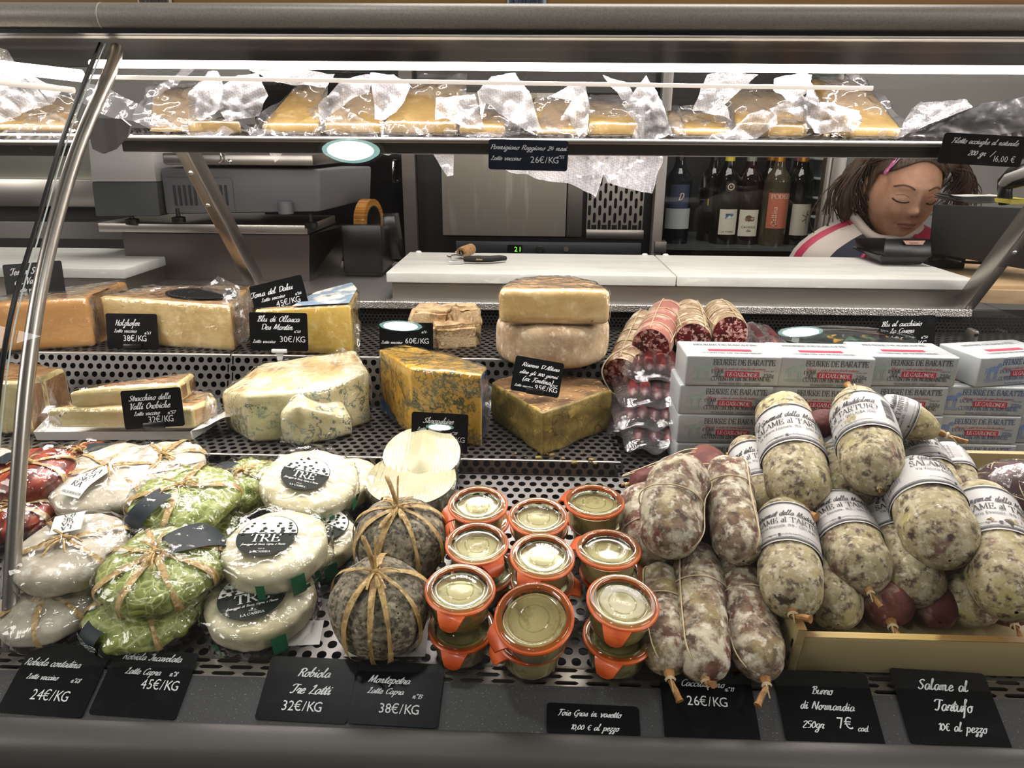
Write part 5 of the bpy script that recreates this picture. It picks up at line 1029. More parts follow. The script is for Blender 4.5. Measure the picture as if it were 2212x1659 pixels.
def _v2(p, k=3): return [p[0]]+_spline(p[1:], k) if len(p) > 3 else p
JS = jar_src(); jfirst = True
def jar(label, xc, yc, wpx, base, tab, tilt=(0, 0)):
    global jfirst
    P = DECK.hit(xc, yc, base+.038)
    sc_ = wpx*mpp(P)/2/.034; 
    for _ in range(3): P = DECK.hit(xc, yc, base+.0365*sc_)
    rot = DECK.rot() @ Matrix.Rotation(radians(tilt[0]), 3, 'X') @ Matrix.Rotation(radians(tilt[1]), 3, 'Y') @ Matrix.Rotation(radians(tab), 3, 'Z')
    M_ = Matrix.Translation(P-(rot @ V((0, 0, .0365*sc_)))) @ rot.to_4x4() @ Matrix.Scale(sc_, 4)
    if jfirst: JS.matrix_world = M_; JS['label'] = label; MW[JS.name] = M_; jfirst = False
    else: dup(JS, M_, label)
    return sc_
JT = .0385
rows = [(1032, 1086, 132, -65, 'rear left', (0, 0)), (1163, 1112, 133, 160, 'rear middle', (0, 0)), (1284, 1079, 132, -115, 'rear right', (-4, 0)), (1030, 1170, 140, 35, 'middle row left', (0, 0)), (1172, 1197, 144, -25, 'centre', (2, 2)), (1314, 1181, 144, -110, 'middle row right', (-5, 0)), (994, 1268, 156, -10, 'front left', (0, 2)), (1153, 1330, 176, -62, 'front middle, tipped forward,', (13, -5)), (1346, 1296, 160, -15, 'front right', (3, 4))]
low = [(1038, 1120, 128, -70), (1165, 1135, 128, 170), (1292, 1120, 130, 100), (1045, 1228, 138, 120), (1172, 1250, 142, 80), (1322, 1232, 142, -170), (997, 1350, 148, -8), (1148, 1368, 158, -60), (1336, 1368, 156, -22)]
for i, (x, y, w_, tb_, nm, tl) in enumerate(rows):
    sc1 = jar(f'lower glass jar under the {nm} jar'.replace(',', ''), *low[i][:3], .0, low[i][3])
    jar(f'upper glass jar with orange ring, {nm} of the nine stacks'.replace(', of', ' of').replace(',,', ','), x, y, w_, JT*sc1, tb_, tl)
# ------------------------------------------------------------------ butter packs
FOIL = PM('butter_paper', 'a6a9aa', .38, .25, bump=(90, .25, 3)); GRNP = PM('pale_green_print', '8fa096', .6); BLUP = PM('blue_print', '6c7fa8', .6); REDP = PM('red_print', 'a8283c', .5); DGR = PM('dark_grey_print', '33363b', .55); RSC = PM('red_script_print', 'a85a62', .6)
def cow(b, mf, x, y, s):
    for p in (((-.9, .1), (-.6, .75), (.1, .9), (.75, .7), (.9, .2), (.5, .05), (0, .15)), ((.5, .8), (.75, 1.25), (1.15, 1.3), (1.4, .95), (1.2, .7), (.85, .65))): b.add([mf(x+s*u, y+s*v) for u, v in p], [tuple(range(len(p)))])
    for u0, v0, u1, v1 in ((-.8, -.9, -.62, .2), (-.45, -.9, -.3, .2), (.3, -.9, .45, .2), (.6, -.9, .78, .3), (-1.2, -.2, -1.08, .6), (-1.15, .5, -.8, .62)): bar(b, mf, x+s*u0, y+s*v0, x+s*u1, y+s*v1)
    for i in range(3): bar(b, mf, x+s*(-1.3+.1*i), y-s*(1.0+.16*i), x+s*1.2, y-s*(.94+.16*i))
BW, BH, BD = .1085, .0363, .064
def butter_src(blue):
    o = thing('butter_pack', 'x', 'butter', (0, 0, 0), None, 'butter packs stacked on the counter')
    p = MB().box((0, BD/2, BH/2), (BW, BD, BH), .0022, seg=3).obj('wrapper', FOIL, o); soup(p, .0006, 60, 3)
    mf = lambda u, v: V((u, -.0004, v)); k = BW/195; c_ = BLUP if blue else GRNP
    b = MB(); cow(b, mf, -.035, .0175, .0085); b.obj('cow_print', c_, o, smooth=False)['kind'] = 'stuff'
    b = MB(); text(b, 'BEURRE DE BARATTE', 'serif', 12*k, mf, -42*k, BH-19*k, 'l', maxw=126*k); text(b, 'COTENTIN EN NORMANDIE', 'serif', 9*k, mf, -44*k, BH-53*k, 'l', maxw=122*k); text(b, 'FROMAGERIE RÉO - 50430 LESSAY', 'sans', 5*k, mf, 16*k, BH-62*k, maxw=88*k); text(b, 'DOUX' if blue else 'DEMI-', 'serif', 7*k, mf, -44*k, BH-36*k, 'l')
    if not blue: text(b, 'SEL', 'serif', 7*k, mf, -38*k, BH-44*k, 'l')
    text(b, '250g', 'serif' if 0 else 'sans', 8*k, mf, 62*k, BH-44*k, 'l'); text(b, 'POIDS NET', 'sans', 3*k, mf, 62*k, BH-33*k, 'l'); b.obj('lettering', PM('blue_lettering', '3d5384', .6) if blue else DGR, o, smooth=False)
    b = MB(); text(b, 'Fabriqué à partir de crème fraîche maturée', 'script', 5.2*k, mf, -40*k, BH-29*k, 'l', maxw=122*k); b.obj('script_line', RSC, o, smooth=False)
    b = MB(); bn = lambda u, v: V((u, -.0006, v+ .0012*cos(u/.02))); bar(b, bn, -16*k, BH-47*k, 54*k, BH-34*k, 8); bb_ = b.obj('red_banner', REDP, o, smooth=False)
    b = MB(); text(b, 'LE GASLONDE', 'serif', 8*k, lambda u, v: bn(u, v)+V((0, -.0003, 0)), 19*k, BH-44.5*k, maxw=62*k); b.obj('banner_lettering', WHITEINK, bb_, smooth=False)
    tf = lambda u, v: V((u, BD*.5+v, BH+.0004)); b = MB(); text(b, 'BEURRE DE BARATTE', 'serif', .0062, tf, 0, .012, maxw=.075); text(b, 'COTENTIN EN NORMANDIE', 'serif', .0045, tf, 0, -.022, maxw=.07); b.obj('top_lettering', DGR, o, smooth=False)
    b = MB(); bar(b, tf, -.025, -.012, .025, -.004, 4); b.obj('top_banner', REDP, o)
    return o
bs = {0: butter_src(False), 1: butter_src(True)}; used = set()
def butter(blue, P, rz, label, roll=None):
    M_ = Matrix.Translation(P) @ (roll.to_4x4() if roll else Matrix.Rotation(radians(rz), 4, 'Z'))
    if blue not in used: used.add(blue); o = bs[blue]; o.matrix_world = M_; o['label'] = label; MW[o.name] = M_
    else: dup(bs[blue], M_, label)
zb = .8748; nm = ['bottom', 'second from bottom', 'third from bottom', 'topmost']
for ci, (xp, Y, rz, cn) in enumerate(((1568, .79, -1, 'left column'), (1764, .79, -2, 'middle column'), (1942, .80, -1, 'right column'))):
    xx = X(xp, 900, Y)
    for k in range(4): butter(0, V((xx+(.0025 if k == 3 else -.001*k), Y+(.001*((k*7) % 3)), zb+k*(BH+.0002))), rz+(k % 2)*.6, f'{nm[k]} silver salted butter pack in the {cn}')
for ci, (xp, Y, cn) in enumerate(((2112, .805, 'nearer column of unsalted packs'), (2290, .81, 'outermost column of unsalted packs'))):
    xx = X(xp, 900, Y)
    for k in range(3): butter(1, V((xx-.002*k+(.004 if k == 2 else 0), Y, zb+k*(BH+.0002))), -1+(k % 2), f'{nm[k] if k < 2 else "top"} blue printed butter pack in the {cn}')
butter(1, V((X(2205, 840, .80), .80+.012, zb+3*(BH+.0003))), 14, 'turned blue printed butter pack lying across the top of the unsalted packs')
# tray of dark blue cheese behind the butter
t = thing('foil_cheese_tray', 'dark oval tray of blue cheese with gold foil behind the butter packs', 'tray', T3.hit(1835, 765))
C = T3.hit(1835, 762, .0); 
MM = Matrix.Translation(C+V((0, .02, 0))) @ Matrix.Diagonal((1.7, .9, 1, 1))
MB().lathe([(.0001, .002), (.05, .002), (.058, .016), (.061, .017)], 48, MM).obj('tray', BLACK, t, world=True)
b = MB(); b.grid(lambda u, v: MM @ V((.056*v*cos(2*pi*u), .056*v*sin(2*pi*u), .014+.006*fbm((cos(2*pi*u)*v*2, sin(2*pi*u)*v*2, 0), 1.6))), 40, 10, cu=True); b.obj('blue_cheese', PM('dark_blue_cheese', '1d2a2a', .3, layers=(('0c100f', 30, .4, .6, 3, 'n'), ('b58a36', 45, .62, .68, 2, 'n'), ('3d5a44', 40, .6, .7, 2, 'n', (1, 1.5, 1)))), t, world=True)
b = MB(); b.lathe([(.060, .017), (.058, .024), (.03, .030), (.0001, .031)], 40, MM); b.obj('clear_lid', GLASS, t, world=True)
# ------------------------------------------------------------------ salami
SAL = PM('moulded_salami_casing', '806c58', .85, layers=(('6a342c', 20, .50, .62, 5, 'n'), ('4c3f35', 110, .46, .63, 6, 'n'), ('b7ae98', 62, .475, .60, 7, 'n'), ('a49562', 22, .55, .74, 5, 'n'), ('d0c9b8', 130, .53, .68, 6, 'n')), bump=(120, .8, 6))
SALT = PM('truffle_salami_casing', '958867', .8, layers=(('b3a98e', 80, .46, .63, 7, 'n'), ('a89b66', 26, .53, .70, 5, 'n'), ('55483a', 115, .51, .63, 6, 'n'), ('74564b', 30, .60, .67, 4, 'n'), ('c4bda6', 180, .54, .68, 6, 'n'), ('3d3026', 58, .60, .67, 6, 'n')), bump=(100, .6, 6))
SALR = PM('red_cured_casing', '6a3a30', .7, layers=(('a8917e', 40, .52, .62, 5, 'n'), ('4e1c18', 22, .42, .55, 4, 'n')), bump=(110, .7, 5))
SALW = PM('whitish_salami_casing', '9c8468', .8, layers=(('d0c2aa', 60, .48, .6, 6, 'n'), ('7a4c40', 45, .56, .66, 5, 'n')), bump=(130, .8, 5))
CUT = PM('salami_cut_face', '5a1418', .35, layers=(('3a0b0e', 60, .5, .42, 3, 'n'), ('a06a64', 130, .53, .57, 2, 'n'), ('c7a196', 190, .57, .60, 2, 'n')), bump=(120, .3, 3))
TWINE = PM('twine', 'c3b190', .8); STUB = PM('dry_casing_end', 'a87a44', .55, layers=(('7e5528', 120, .42, .6, 3, 'n'),))
LAB = PM('salami_label', 'adaaa8', .5)
def frames(P):
    out = []; N = None; k = len(P)
    for i, p in enumerate(P):
        t = (P[min(i+1, k-1)]-P[max(i-1, 0)]).normalized()
        if N is None:
            N = (EYE-p); 
        N = (N-t*N.dot(t)).normalized(); out.append((p, t, N, t.cross(N)))
    return out
class Sal:
    """sausage along a path of pixel points; side u is measured round from the side facing the eye"""
    def __init__(s, name, label, pts, r, mat, group, ends=(.9, .9), seed=0, cut=False, lump=.0018, cat='salami'):
        P = _v3([V(p) for p in pts], 8); L = [0]
        for a, b in zip(P, P[1:]): L.append(L[-1]+(b-a).length)
        s.L = L[-1]; s.P = P; s.l = L; s.F = frames(P); s.r = r; s.ends = ends; s.seed = seed
        mid = P[len(P)//2]; s.o = thing(name, label, cat, mid, None, group)
        b = MB(); n = 64; m_ = 40
        b.grid(lambda u, v: s.pt(u*2*pi, (v-.12*sin(2*pi*v)*.6)*s.L, 0, lump), m_, n, cu=True)
        b.obj('casing', mat, s.o, world=True, ang=180)
        if cut:
            p, t, N, B = s.frame(0); q = MB(); q.grid(lambda u, v: p+(N*cos(2*pi*u)+B*sin(2*pi*u))*s.rad(0)*1.0*v - t*.0008*(1-v*v), 40, 6, cu=True); q.obj('cut_face', CUT, s.o, world=True, ang=180)
    def frame(s, d):
        d = min(max(d, 0), s.L); i = 0
        while i < len(s.l)-2 and s.l[i+1] < d: i += 1
        f = (d-s.l[i])/(s.l[i+1]-s.l[i]+1e-9); a, b = s.F[i], s.F[i+1]
        return a[0].lerp(b[0], f), a[1].lerp(b[1], f).normalized(), a[2].lerp(b[2], f).normalized(), a[3].lerp(b[3], f).normalized()
    def rad(s, d):
        e0, e1 = s.ends; r0 = s.r*1.15; f = 1.0
        if e0 and d < r0*e0: f = min(f, sqrt(max(0, 1-(1-d/(r0*e0))**2))*.96+.04)
        if e1 and s.L-d < r0*e1: f = min(f, sqrt(max(0, 1-(1-(s.L-d)/(r0*e1))**2))*.96+.04)
        return s.r*f*(.96+.08*sin(pi*d/s.L))
    def pt(s, a, d, e=0, lump=0):
        p, t, N, B = s.frame(d); dr = N*cos(a)-B*sin(a); R_ = s.rad(d)+e
        if lump: q = p+dr*R_; R_ += lump*fbm(q+V((s.seed, 0, s.seed*.7)), 38, 3)
        return p+dr*R_
    def ring(s, d, r=.0007, slack=.0012, slant=0, name='twine'):
        b = MB(); b.tube([s.pt(2*pi*i/40, d+slant*cos(2*pi*i/40)*s.r, slack) for i in range(41)], r, 5, cap=False); return b.obj(name, TWINE, s.o, world=True, ang=180)
    def line(s, a0, a1, d0=.04, d1=.96, r=.0007, slack=.0012):
        b = MB(); b.tube([s.pt(a0+(a1-a0)*i/24, s.L*(d0+(d1-d0)*i/24), slack+.0006) for i in range(25)], r, 5); return b.obj('twine', TWINE, s.o, world=True, ang=180)
    def stub(s, end, L=.014, r=.0028, bend=(0, 0, 0), tail=True):
        p, t, N, B = s.frame(0 if end == 0 else s.L); d = -t if end == 0 else t; b = MB()
        q = [p-d*.004, p+d*L*.3, p+d*L*.65+V(bend)*.5, p+d*L+V(bend)]; b.tube(_v3(q, 3), [r*1.3]*3+[r*.7]*3+[r*.8]*3+[r*1.05], 8); b.obj('casing_end', STUB, s.o, world=True)
        b = MB(); b.lathe([(r*1.0, -.0015), (r*1.35, 0), (r*1.0, .0015)], 12, Matrix.Translation(p+d*L*.3) @ d.to_track_quat('Z', 'Y').to_matrix().to_4x4())
        if tail: b.tube(_v3([p+d*L*.3, p+d*L*.5+N*.006, p+d*L*.7+N*.004+V((.002, 0, -.006))], 3), .0006, 5)
        b.obj('knot', TWINE, s.o, world=True)['kind'] = 'stuff'
    def label(s, d0, d1, rot=0, mirror=False, table=True, flip=False):
        """paper sleeve printed round the sausage; rot turns the print (radians)"""
        e = .0012; b = MB(); b.grid(lambda u, v: s.pt(u*2*pi, d0+(d1-d0)*v, e+.0004*sin(9*u*6.28)*sin(3*v)), 44, 6, cu=True); t_ = b.obj('paper_sleeve', LAB, s.o, world=True, ang=180)
        W = d1-d0; f = lambda u, v, ee=.0017: s.pt((u/s.r)+rot, (d0+v) if flip else (d1-v), ee)
        sg = 1
        b = MB()
        for v0, v1 in ((.035, .06), (.075, .085), (.915, .925), (.94, .965)): b.grid(lambda u, v: s.pt(u*2*pi, d0+W*(v0+(v1-v0)*v), .0016), 44, 1, cu=True)
        b.obj('border_line', INK, t_, world=True)['kind'] = 'stuff'
        b = MB(); tf = lambda u, v: f(u, v)
        text(b, 'il Gourmet della Maddalena', 'script', W*.125, tf, 0, W*.60, maxw=s.r*2.6); text(b, 'SALAME al TARTUFO', 'serif', W*.125, tf, 0, W*.42, maxw=s.r*2.7); text(b, 'Via Vittorio Emanuele, 19/b - 12051 ALBA (CN)', 'sans', W*.065, tf, 0, W*.31, maxw=s.r*2.5)
        text(b, 'ilgourmetdellamaddalena', 'sans', W*.04, tf, 0, W*.125, maxw=s.r*1.9); bar(b, tf, -s.r*.32, W*.11, -s.r*.24, W*.165); bar(b, tf, -s.r*1.0, W*.145, -s.r*.4, W*.152, 4); bar(b, tf, s.r*.6, W*.145, s.r*1.1, W*.152, 4)
        x0 = -s.r*1.35
        for i in range(16):  # oval stamp
            A, B2 = 2*pi*i/16, 2*pi*(i+1)/16; ra, rb = W*.11, W*.075; b.add([tf(x0+ra*cos(A), W*.76+rb*sin(A)), tf(x0+ra*cos(B2), W*.76+rb*sin(B2)), tf(x0+ra*.9*cos(B2), W*.76+rb*.86*sin(B2)), tf(x0+ra*.9*cos(A), W*.76+rb*.86*sin(A))], [(0, 1, 2, 3)])
        text(b, 'IT', 'sans', W*.04, tf, x0, W*.775); text(b, 'M192L', 'sans', W*.04, tf, x0, W*.735); text(b, 'CE', 'sans', W*.035, tf, x0, W*.695)
        # ingredient lines, table and bar code further round
        xt = -s.r*1.75
        for i in range(7): text(b, 'ingredienti carne di suino sale tartufo', 'sans', W*.022, lambda u, v: tf(xt-W*.035*i-v, W*.18+u), 0, 0, 'l', maxw=W*.42)
        xq = -s.r*2.15
        for i in range(7): bar(b, tf, xq-W*.07*i, W*.18, xq-W*.07*i-W*.006, W*.62)
        for v_ in (.18, .34, .48, .62): bar(b, tf, xq-W*.42, W*v_, xq, W*(v_+.008), 6)
        text(b, 'PAP 22', 'sans', W*.05, tf, xq-W*.2, W*.10)
        xb = s.r*1.55; rr = random.Random(9)
        for i in range(22): bar(b, tf, xb, W*(.25+.5*i/22), xb+W*.16, W*(.25+.5*i/22+.008*rr.choice((1, 1.5, 2))), 2)
        b.obj('lettering', INK, t_, world=True, smooth=False)
G6 = 'truffle salami in paper sleeves'; G7 = 'moulded salami without labels'; G8 = 'tied salami with cut ends'
def P_(x, y, lift): return DECK.hit(x, y, lift)
def tart(label, x0, y0, l0, x1, y1, l1, wpx, lab, rot=0, seed=1, stub=None, ends=(.9, .9), mat=None, bend=0, flip=False):
    a, c = P_(x0, y0, l0), P_(x1, y1, l1); m_ = mpp((a+c)/2); r = wpx*m_/2; d = (c-a).normalized(); a = a+d*r*.2; c = c-d*r*.2
    mid = (a+c)/2+V((bend, 0, .002)); s = Sal('truffle_salami' if lab else 'salami', label, [a-d*r*.0, mid, c], r, mat or SALT, G6 if lab else G7, ends, seed)
    if lab: s.label(lab[0]*s.L, lab[1]*s.L, rot, flip=flip)
    for e in (stub or ()): s.stub(e[0], *e[1:])
    return s
# ------------------------------------------------------------------ wooden crate and truffle salami
PLY = PM('plywood', '9d8e66', .55, layers=(('877850', 10, .42, .6, 4, 'n', (.1, 1, 1)), ('ac9d74', 40, .55, .7, 2, 'n', (.08, 1, 1)))); PLYE = PM('plywood_edge', 'c6a866', .55, layers=(('8a6a38', 160, .45, .55, 1, 'w', (.01, .3, 1)),))
c0 = DECK.hit(1708, 1450); cx0, cy0 = c0.x, c0.y; cbk = .752; hgt = .041
cr = thing('wooden_crate', 'low plywood crate holding the truffle salami', 'crate', V((cx0+.2, (cy0+cbk)/2, c0.z+.03)))
def deckbox(name, x0, x1, ya, yb, l0, l1, m, par=cr, bev=.0006):
    pa, pb = DECK.o+DECK.t*((ya-.5)/DECK.t.y), DECK.o+DECK.t*((yb-.5)/DECK.t.y); c = (pa+pb)/2+DECK.n*((l0+l1)/2)
    return MB().box(V(((x0+x1)/2, c.y, c.z)), (abs(x1-x0), (pb-pa).length, l1-l0), bev, DECK.rot()).obj(name, m, par, world=True)
cx1 = .60
deckbox('front_panel', cx0+.004, cx1, cy0, cy0+.006, .001, hgt, PLY); deckbox('panel_edge', cx0+.004, cx1, cy0, cy0+.006, hgt, hgt+.0006, PLYE, bev=0)
deckbox('side_panel', cx0-.004, cx0+.003, cy0-.002, cbk, .001, hgt+.010, PLY); deckbox('panel_edge', cx0-.004, cx0+.003, cy0-.002, cbk, hgt+.010, hgt+.0106, PLYE, bev=0)
deckbox('side_panel', cx1-.006, cx1, cy0+.006, cbk, .001, hgt, PLY); deckbox('back_panel', cx0+.003, cx1, cbk-.006, cbk, .001, hgt+.02, PLY); deckbox('bottom_panel', cx0+.003, cx1-.006, cy0+.006, cbk-.006, .001, .006, PLY)
for l0 in (.012, .028): deckbox('finger_joint', cx0-.0046, cx0-.0038, cy0+.001, cy0+.0035, l0, l0+.008, BLACK, bev=0)
tart('plain truffle salami end low in the crate, third from its left corner', 1880, 1175, .032, 1928, 1352, .032, 108, None, seed=3, mat=SALR, stub=((1, .020, .0034, (.006, 0, -.002)),))
tart('truffle salami low in the crate with its ingredient table showing', 1772, 1140, .032, 1812, 1358, .032, 108, (.1, .50), 2.55, 4)
tart('dark salami end low behind the crate front, fourth from its left corner', 1985, 1190, .030, 2032, 1352, .030, 98, None, seed=5, mat=SALR)
tart('bare yellowish salami under the two right hand sleeves', 2048, 1170, .036, 2112, 1350, .036, 128, None, seed=6)
tart('dark salami at the right end of the crate front', 2140, 1215, .03, 2192, 1350, .03, 100, None, seed=7, mat=SALR, stub=((1, .018, .003, (.004, 0, -.003)),))
tart('shadowed salami deep in the crate between the sleeves', 1905, 985, .045, 1942, 1095, .045, 96, None, seed=8)
tart('narrow truffle salami at the back left of the crate', 1606, 955, .045, 1664, 1130, .045, 94, (.22, .70), .1, 9)
tart('truffle salami leaning at the back, second from left in the crate', 1684, 866, .085, 1736, 1106, .075, 126, (.28, .66), .28, 10, stub=((0, .010, .003), (1, .018, .0045, (.010, 0, .004))))
tart('red cured salami behind the second and third sleeves', 1736, 925, .095, 1822, 915, .095, 62, None, seed=11, mat=SALR)
tart('truffle salami third from left in the back row', 1780, 915, .068, 1850, 1112, .06, 110, (.14, .56), .6, 12, stub=((1, .010, .0026),))
tart('truffle salami sleeve turned to its table at the far right of the back row', 2030, 965, .068, 2095, 1092, .06, 76, (.05, .58), 2.5, 13)
tart('truffle salami in the back row right of the upright one', 1955, 940, .072, 2050, 1112, .06, 98, (.12, .58), 1.1, 14, stub=((0, .01, .003),))
s = tart('truffle salami lying crosswise against the blue butter packs', 1878, 884, .118, 2040, 938, .108, 84, (.02, .58), 0, 15, stub=((1, .022, .003, (.004, 0, 0)),), ends=(.5, 1.9))
s = tart('topmost truffle salami standing upright in the middle of the back row', 1842, 845, .118, 1902, 1062, .100, 122, (.24, .64), -.75, 16, stub=((0, .020, .0042, (-.004, 0, 0)),), ends=(1.5, .9)); s.line(.2, .1, .02, .24); s.stub(1, .004, .002)
tart('truffle salami in the front row at the left, knot at its lower end', 1690, 1088, .060, 1714, 1332, .055, 124, (.20, .60), .1, 17, stub=((1, .012, .0036, (.012, -.002, .006)),))
tart('truffle salami in the front row, second from left', 1786, 1072, .058, 1882, 1284, .056, 126, (.17, .57), .35, 18, stub=((0, .016, .0048, (-.008, 0, -.006)), (1, .014, .0026, (.006, 0, -.004))))
tart('truffle salami in the front row, third from left, under the top sleeve', 1903, 1082, .050, 1992, 1306, .050, 124, (.10, .50), 1.1, 19, stub=((0, .012, .004, (.006, 0, 0)),))
tart('large truffle salami lying on the front row with its table side turned up', 1962, 1008, .092, 2056, 1222, .090, 142, (.02, .52), 1.4, 20)
tart('truffle salami at the right edge of the pile', 2103, 1055, .082, 2200, 1335, .078, 138, (.20, .60), .65, 21)
# ------------------------------------------------------------------ cacciatorini
def cacc(label, pts, w_, seed, mat=SAL, rings=(.42,), line=None, stubs=(), ends=(.9, .9), bend=None):
    q = [P_(*p) for p in pts]; r = w_*mpp(q[len(q)//2])/2; s = Sal('salami', label, q, r, mat, G7, ends, seed, lump=.0026)
    for f in rings: s.ring(s.L*f, slant=.15)
    if line is not None: s.line(*line)
    for e in stubs: s.stub(e[0], *e[1:])
    return s
cacc('dark moulded salami lying under the front ones beside the crate', [(1602, 1215, .018), (1635, 1270, .018), (1668, 1335, .018)], 84, 30, SALR, ())
cacc('moulded salami at the left of the front three', [(1428, 1232, .024), (1432, 1340, .026), (1446, 1452, .022)], 98, 31, line=(-.9, -.6), stubs=((1, .022, .0034, (.006, 0, -.004)),))
cacc('moulded salami in the middle of the front three, tail knot standing up', [(1508, 1182, .030), (1512, 1310, .030), (1524, 1466, .024)], 114, 32, line=(-.75, -.6), stubs=((0, .020, .0034, (0, 0, .006)), (1, .010, .003, (.004, -.003, .008))), ends=(1.5, .9))
cacc('moulded salami at the right of the front three', [(1578, 1206, .028), (1612, 1320, .028), (1652, 1466, .022)], 108, 33, line=(-.95, -.8), stubs=((1, .020, .0032, (-.010, 0, -.004)),))
cacc('short red salami at the very back pointing left', [(1358, 1046, .028), (1400, 1042, .030), (1462, 1030, .034)], 64, 34, SALR, (), stubs=((0, .008, .002),))
cacc('moulded salami under the bent one', [(1392, 1062, .036), (1402, 1140, .034), (1426, 1230, .028)], 124, 35, rings=(.6,))
cacc('thin shadowed salami behind, its strings pulled to the left', [(1522, 975, .040), (1530, 1060, .040), (1528, 1160, .034)], 92, 36, SALR, (.4,), ends=(1.4, .9), stubs=((0, .010, .0022),))
cacc('bent moulded salami on top at the left', [(1502, 1012, .085), (1452, 1072, .082), (1452, 1196, .070)], 126, 37, rings=(.52,), line=(1.0, .9))
cacc('upright moulded salami with red patches on top at the right', [(1572, 998, .080), (1580, 1100, .074), (1606, 1212, .064)], 98, 38, rings=(.35,), line=(.9, .9))
st2 = thing('loose_string', 'loose loop of string running left from the thin salami', 'string', P_(1440, 1000, .045)); b = MB()
for dy in (0, 9): b.tube(_v3([P_(1528, 970+dy*.4, .058), P_(1480, 972+dy, .055), P_(1420, 998+dy*.6, .040), P_(1352, 1024+dy*.3, .022), P_(1346, 1028, .018)]), .0007, 5)
b.obj('string', TWINE, st2, world=True)
# cut salami on the top tier
def cutsal(label, x0, y0, Y0, x1, y1, Y1, rp, mat, seed):
    a, c = at(x0, y0, Y0), at(x1, y1, Y1); s = Sal('cut_salami', label, [a, (a+c)/2, c], rp*mpp(a), mat, G8, (0, .9), seed, cut=True, lump=.0012)
    for f in (.12, .32, .52, .75): s.ring(s.L*f, .0008, .0008, .25*(-1)**seed)
    for a_ in (-.9, .5): s.line(a_, a_+.2, .02, .97, .0008, .0008)
    return s
cutsal('tied salami with dark red cut end, the leftmost and lowest of the four', 1341, 808, .925, 1398, 690, 1.10, 39, SALW, 1)
cutsal('tied salami with a bright red cut end, second from left', 1405, 750, .95, 1446, 672, 1.12, 42, PM('pink_salami_casing', 'a3685c', .75, layers=(('c7a698', 34, .5, .62, 5, 'n'),), bump=(130, .7, 4)), 2)
cutsal('tied salami with squared dark cut end, third from left', 1497, 735, .97, 1486, 672, 1.13, 39, SALW, 3)
cutsal('tied salami with round dark cut end, rightmost of the four', 1578, 720, .985, 1548, 674, 1.13, 38, SALW, 4)
b = MB(); s0 = at(1345, 800, .915)
t = thing('twine_loop', 'thick twine loop hanging off the lowest cut salami', 'string', s0); b.tube(_v3([at(1362, 745, .92), at(1318, 770, .915), at(1300, 805, .912), at(1322, 848, .915), at(1350, 850, .916), at(1376, 820, .915), at(1380, 770, .92)]), .0010, 6); b.obj('twine', TWINE, t, world=True)
# vacuum packs of small sausages
VBAG = FILM('vacuum_bag', base=.03, k=1.2, rough=.10, bump=(60, 1.0, 3), milk=.05); SAUS = PM('small_sausage', '5e1c20', .4, layers=(('8a4a48', 60, .54, .62, 4, 'n'), ('3d0e12', 40, .4, .5, 3, 'n')), bump=(120, .4, 3))
def vpack(label, x0, x1, y, Y, ns, seed, rot=0):
    a, c = at(x0, y, Y), at(x1, y, Y); cz_ = (a+c)/2; o = thing('sausage_vacuum_pack', label, 'sausage pack', cz_, None, 'vacuum packs of small dark sausages'); rr = random.Random(seed); w_ = (c-a).length
    for i in range(ns):
        z = rr.uniform(-.002, .003); xx = a.x+w_*(.14+.72*i/max(ns-1, 1)); p = [V((xx, Y+.004, a.z+z)), V((xx+.006, Y+.05, a.z+z+.003)), V((xx+.012, Y+.11, a.z+z))]; r_ = w_/ns*.46; P3 = _v3(p, 5); b = MB(); k = len(P3); b.tube(P3, [r_*(sqrt(max(.02, 1-(1-min(j, k-1-j)/2.2)**2)) if min(j, k-1-j) < 2.2 else 1) for j in range(k)], 14); b.obj('sausage', SAUS, o, world=True)
    th = w_/ns*.55
    def top(u, v, sgn_=1):
        e = min(u, 1-u, v*1.2, 1.2-v*1.2)*5; h = th*min(1, max(0, e))**.5; x = a.x-.012+(w_+.024)*u; yy = Y-.022+.145*v; q = V((x, yy, a.z+sgn_*h+.004*sin(14*u+seed)*max(0, .25-v)*4)); return q+V((0, .003*sin(11*u), .002*fbm(q*1+V((seed, 0, 0)), 60)))
    b = MB(); b.grid(lambda u, v: top(u, v), 30, 18); b.grid(lambda u, v: top(u, v, -1), 30, 18); b.obj('vacuum_bag', VBAG, o, world=True, ang=180)
vpack('topmost vacuum pack of sausages below the cut salami', 1362, 1470, 806, .885, 4, 1); vpack('second vacuum pack of sausages from the top', 1352, 1462, 862, .85, 4, 2); vpack('third vacuum pack of sausages from the top', 1346, 1458, 908, .835, 4, 3); vpack('lowest vacuum pack of sausages beside the butter', 1368, 1462, 955, .82, 3, 4); vpack('vacuum pack of sausages lying left under the stack', 1326, 1392, 925, .875, 2, 5); vpack('vacuum pack of red sausages right of the cut salami', 1600, 1690, 748, 1.0, 3, 6)
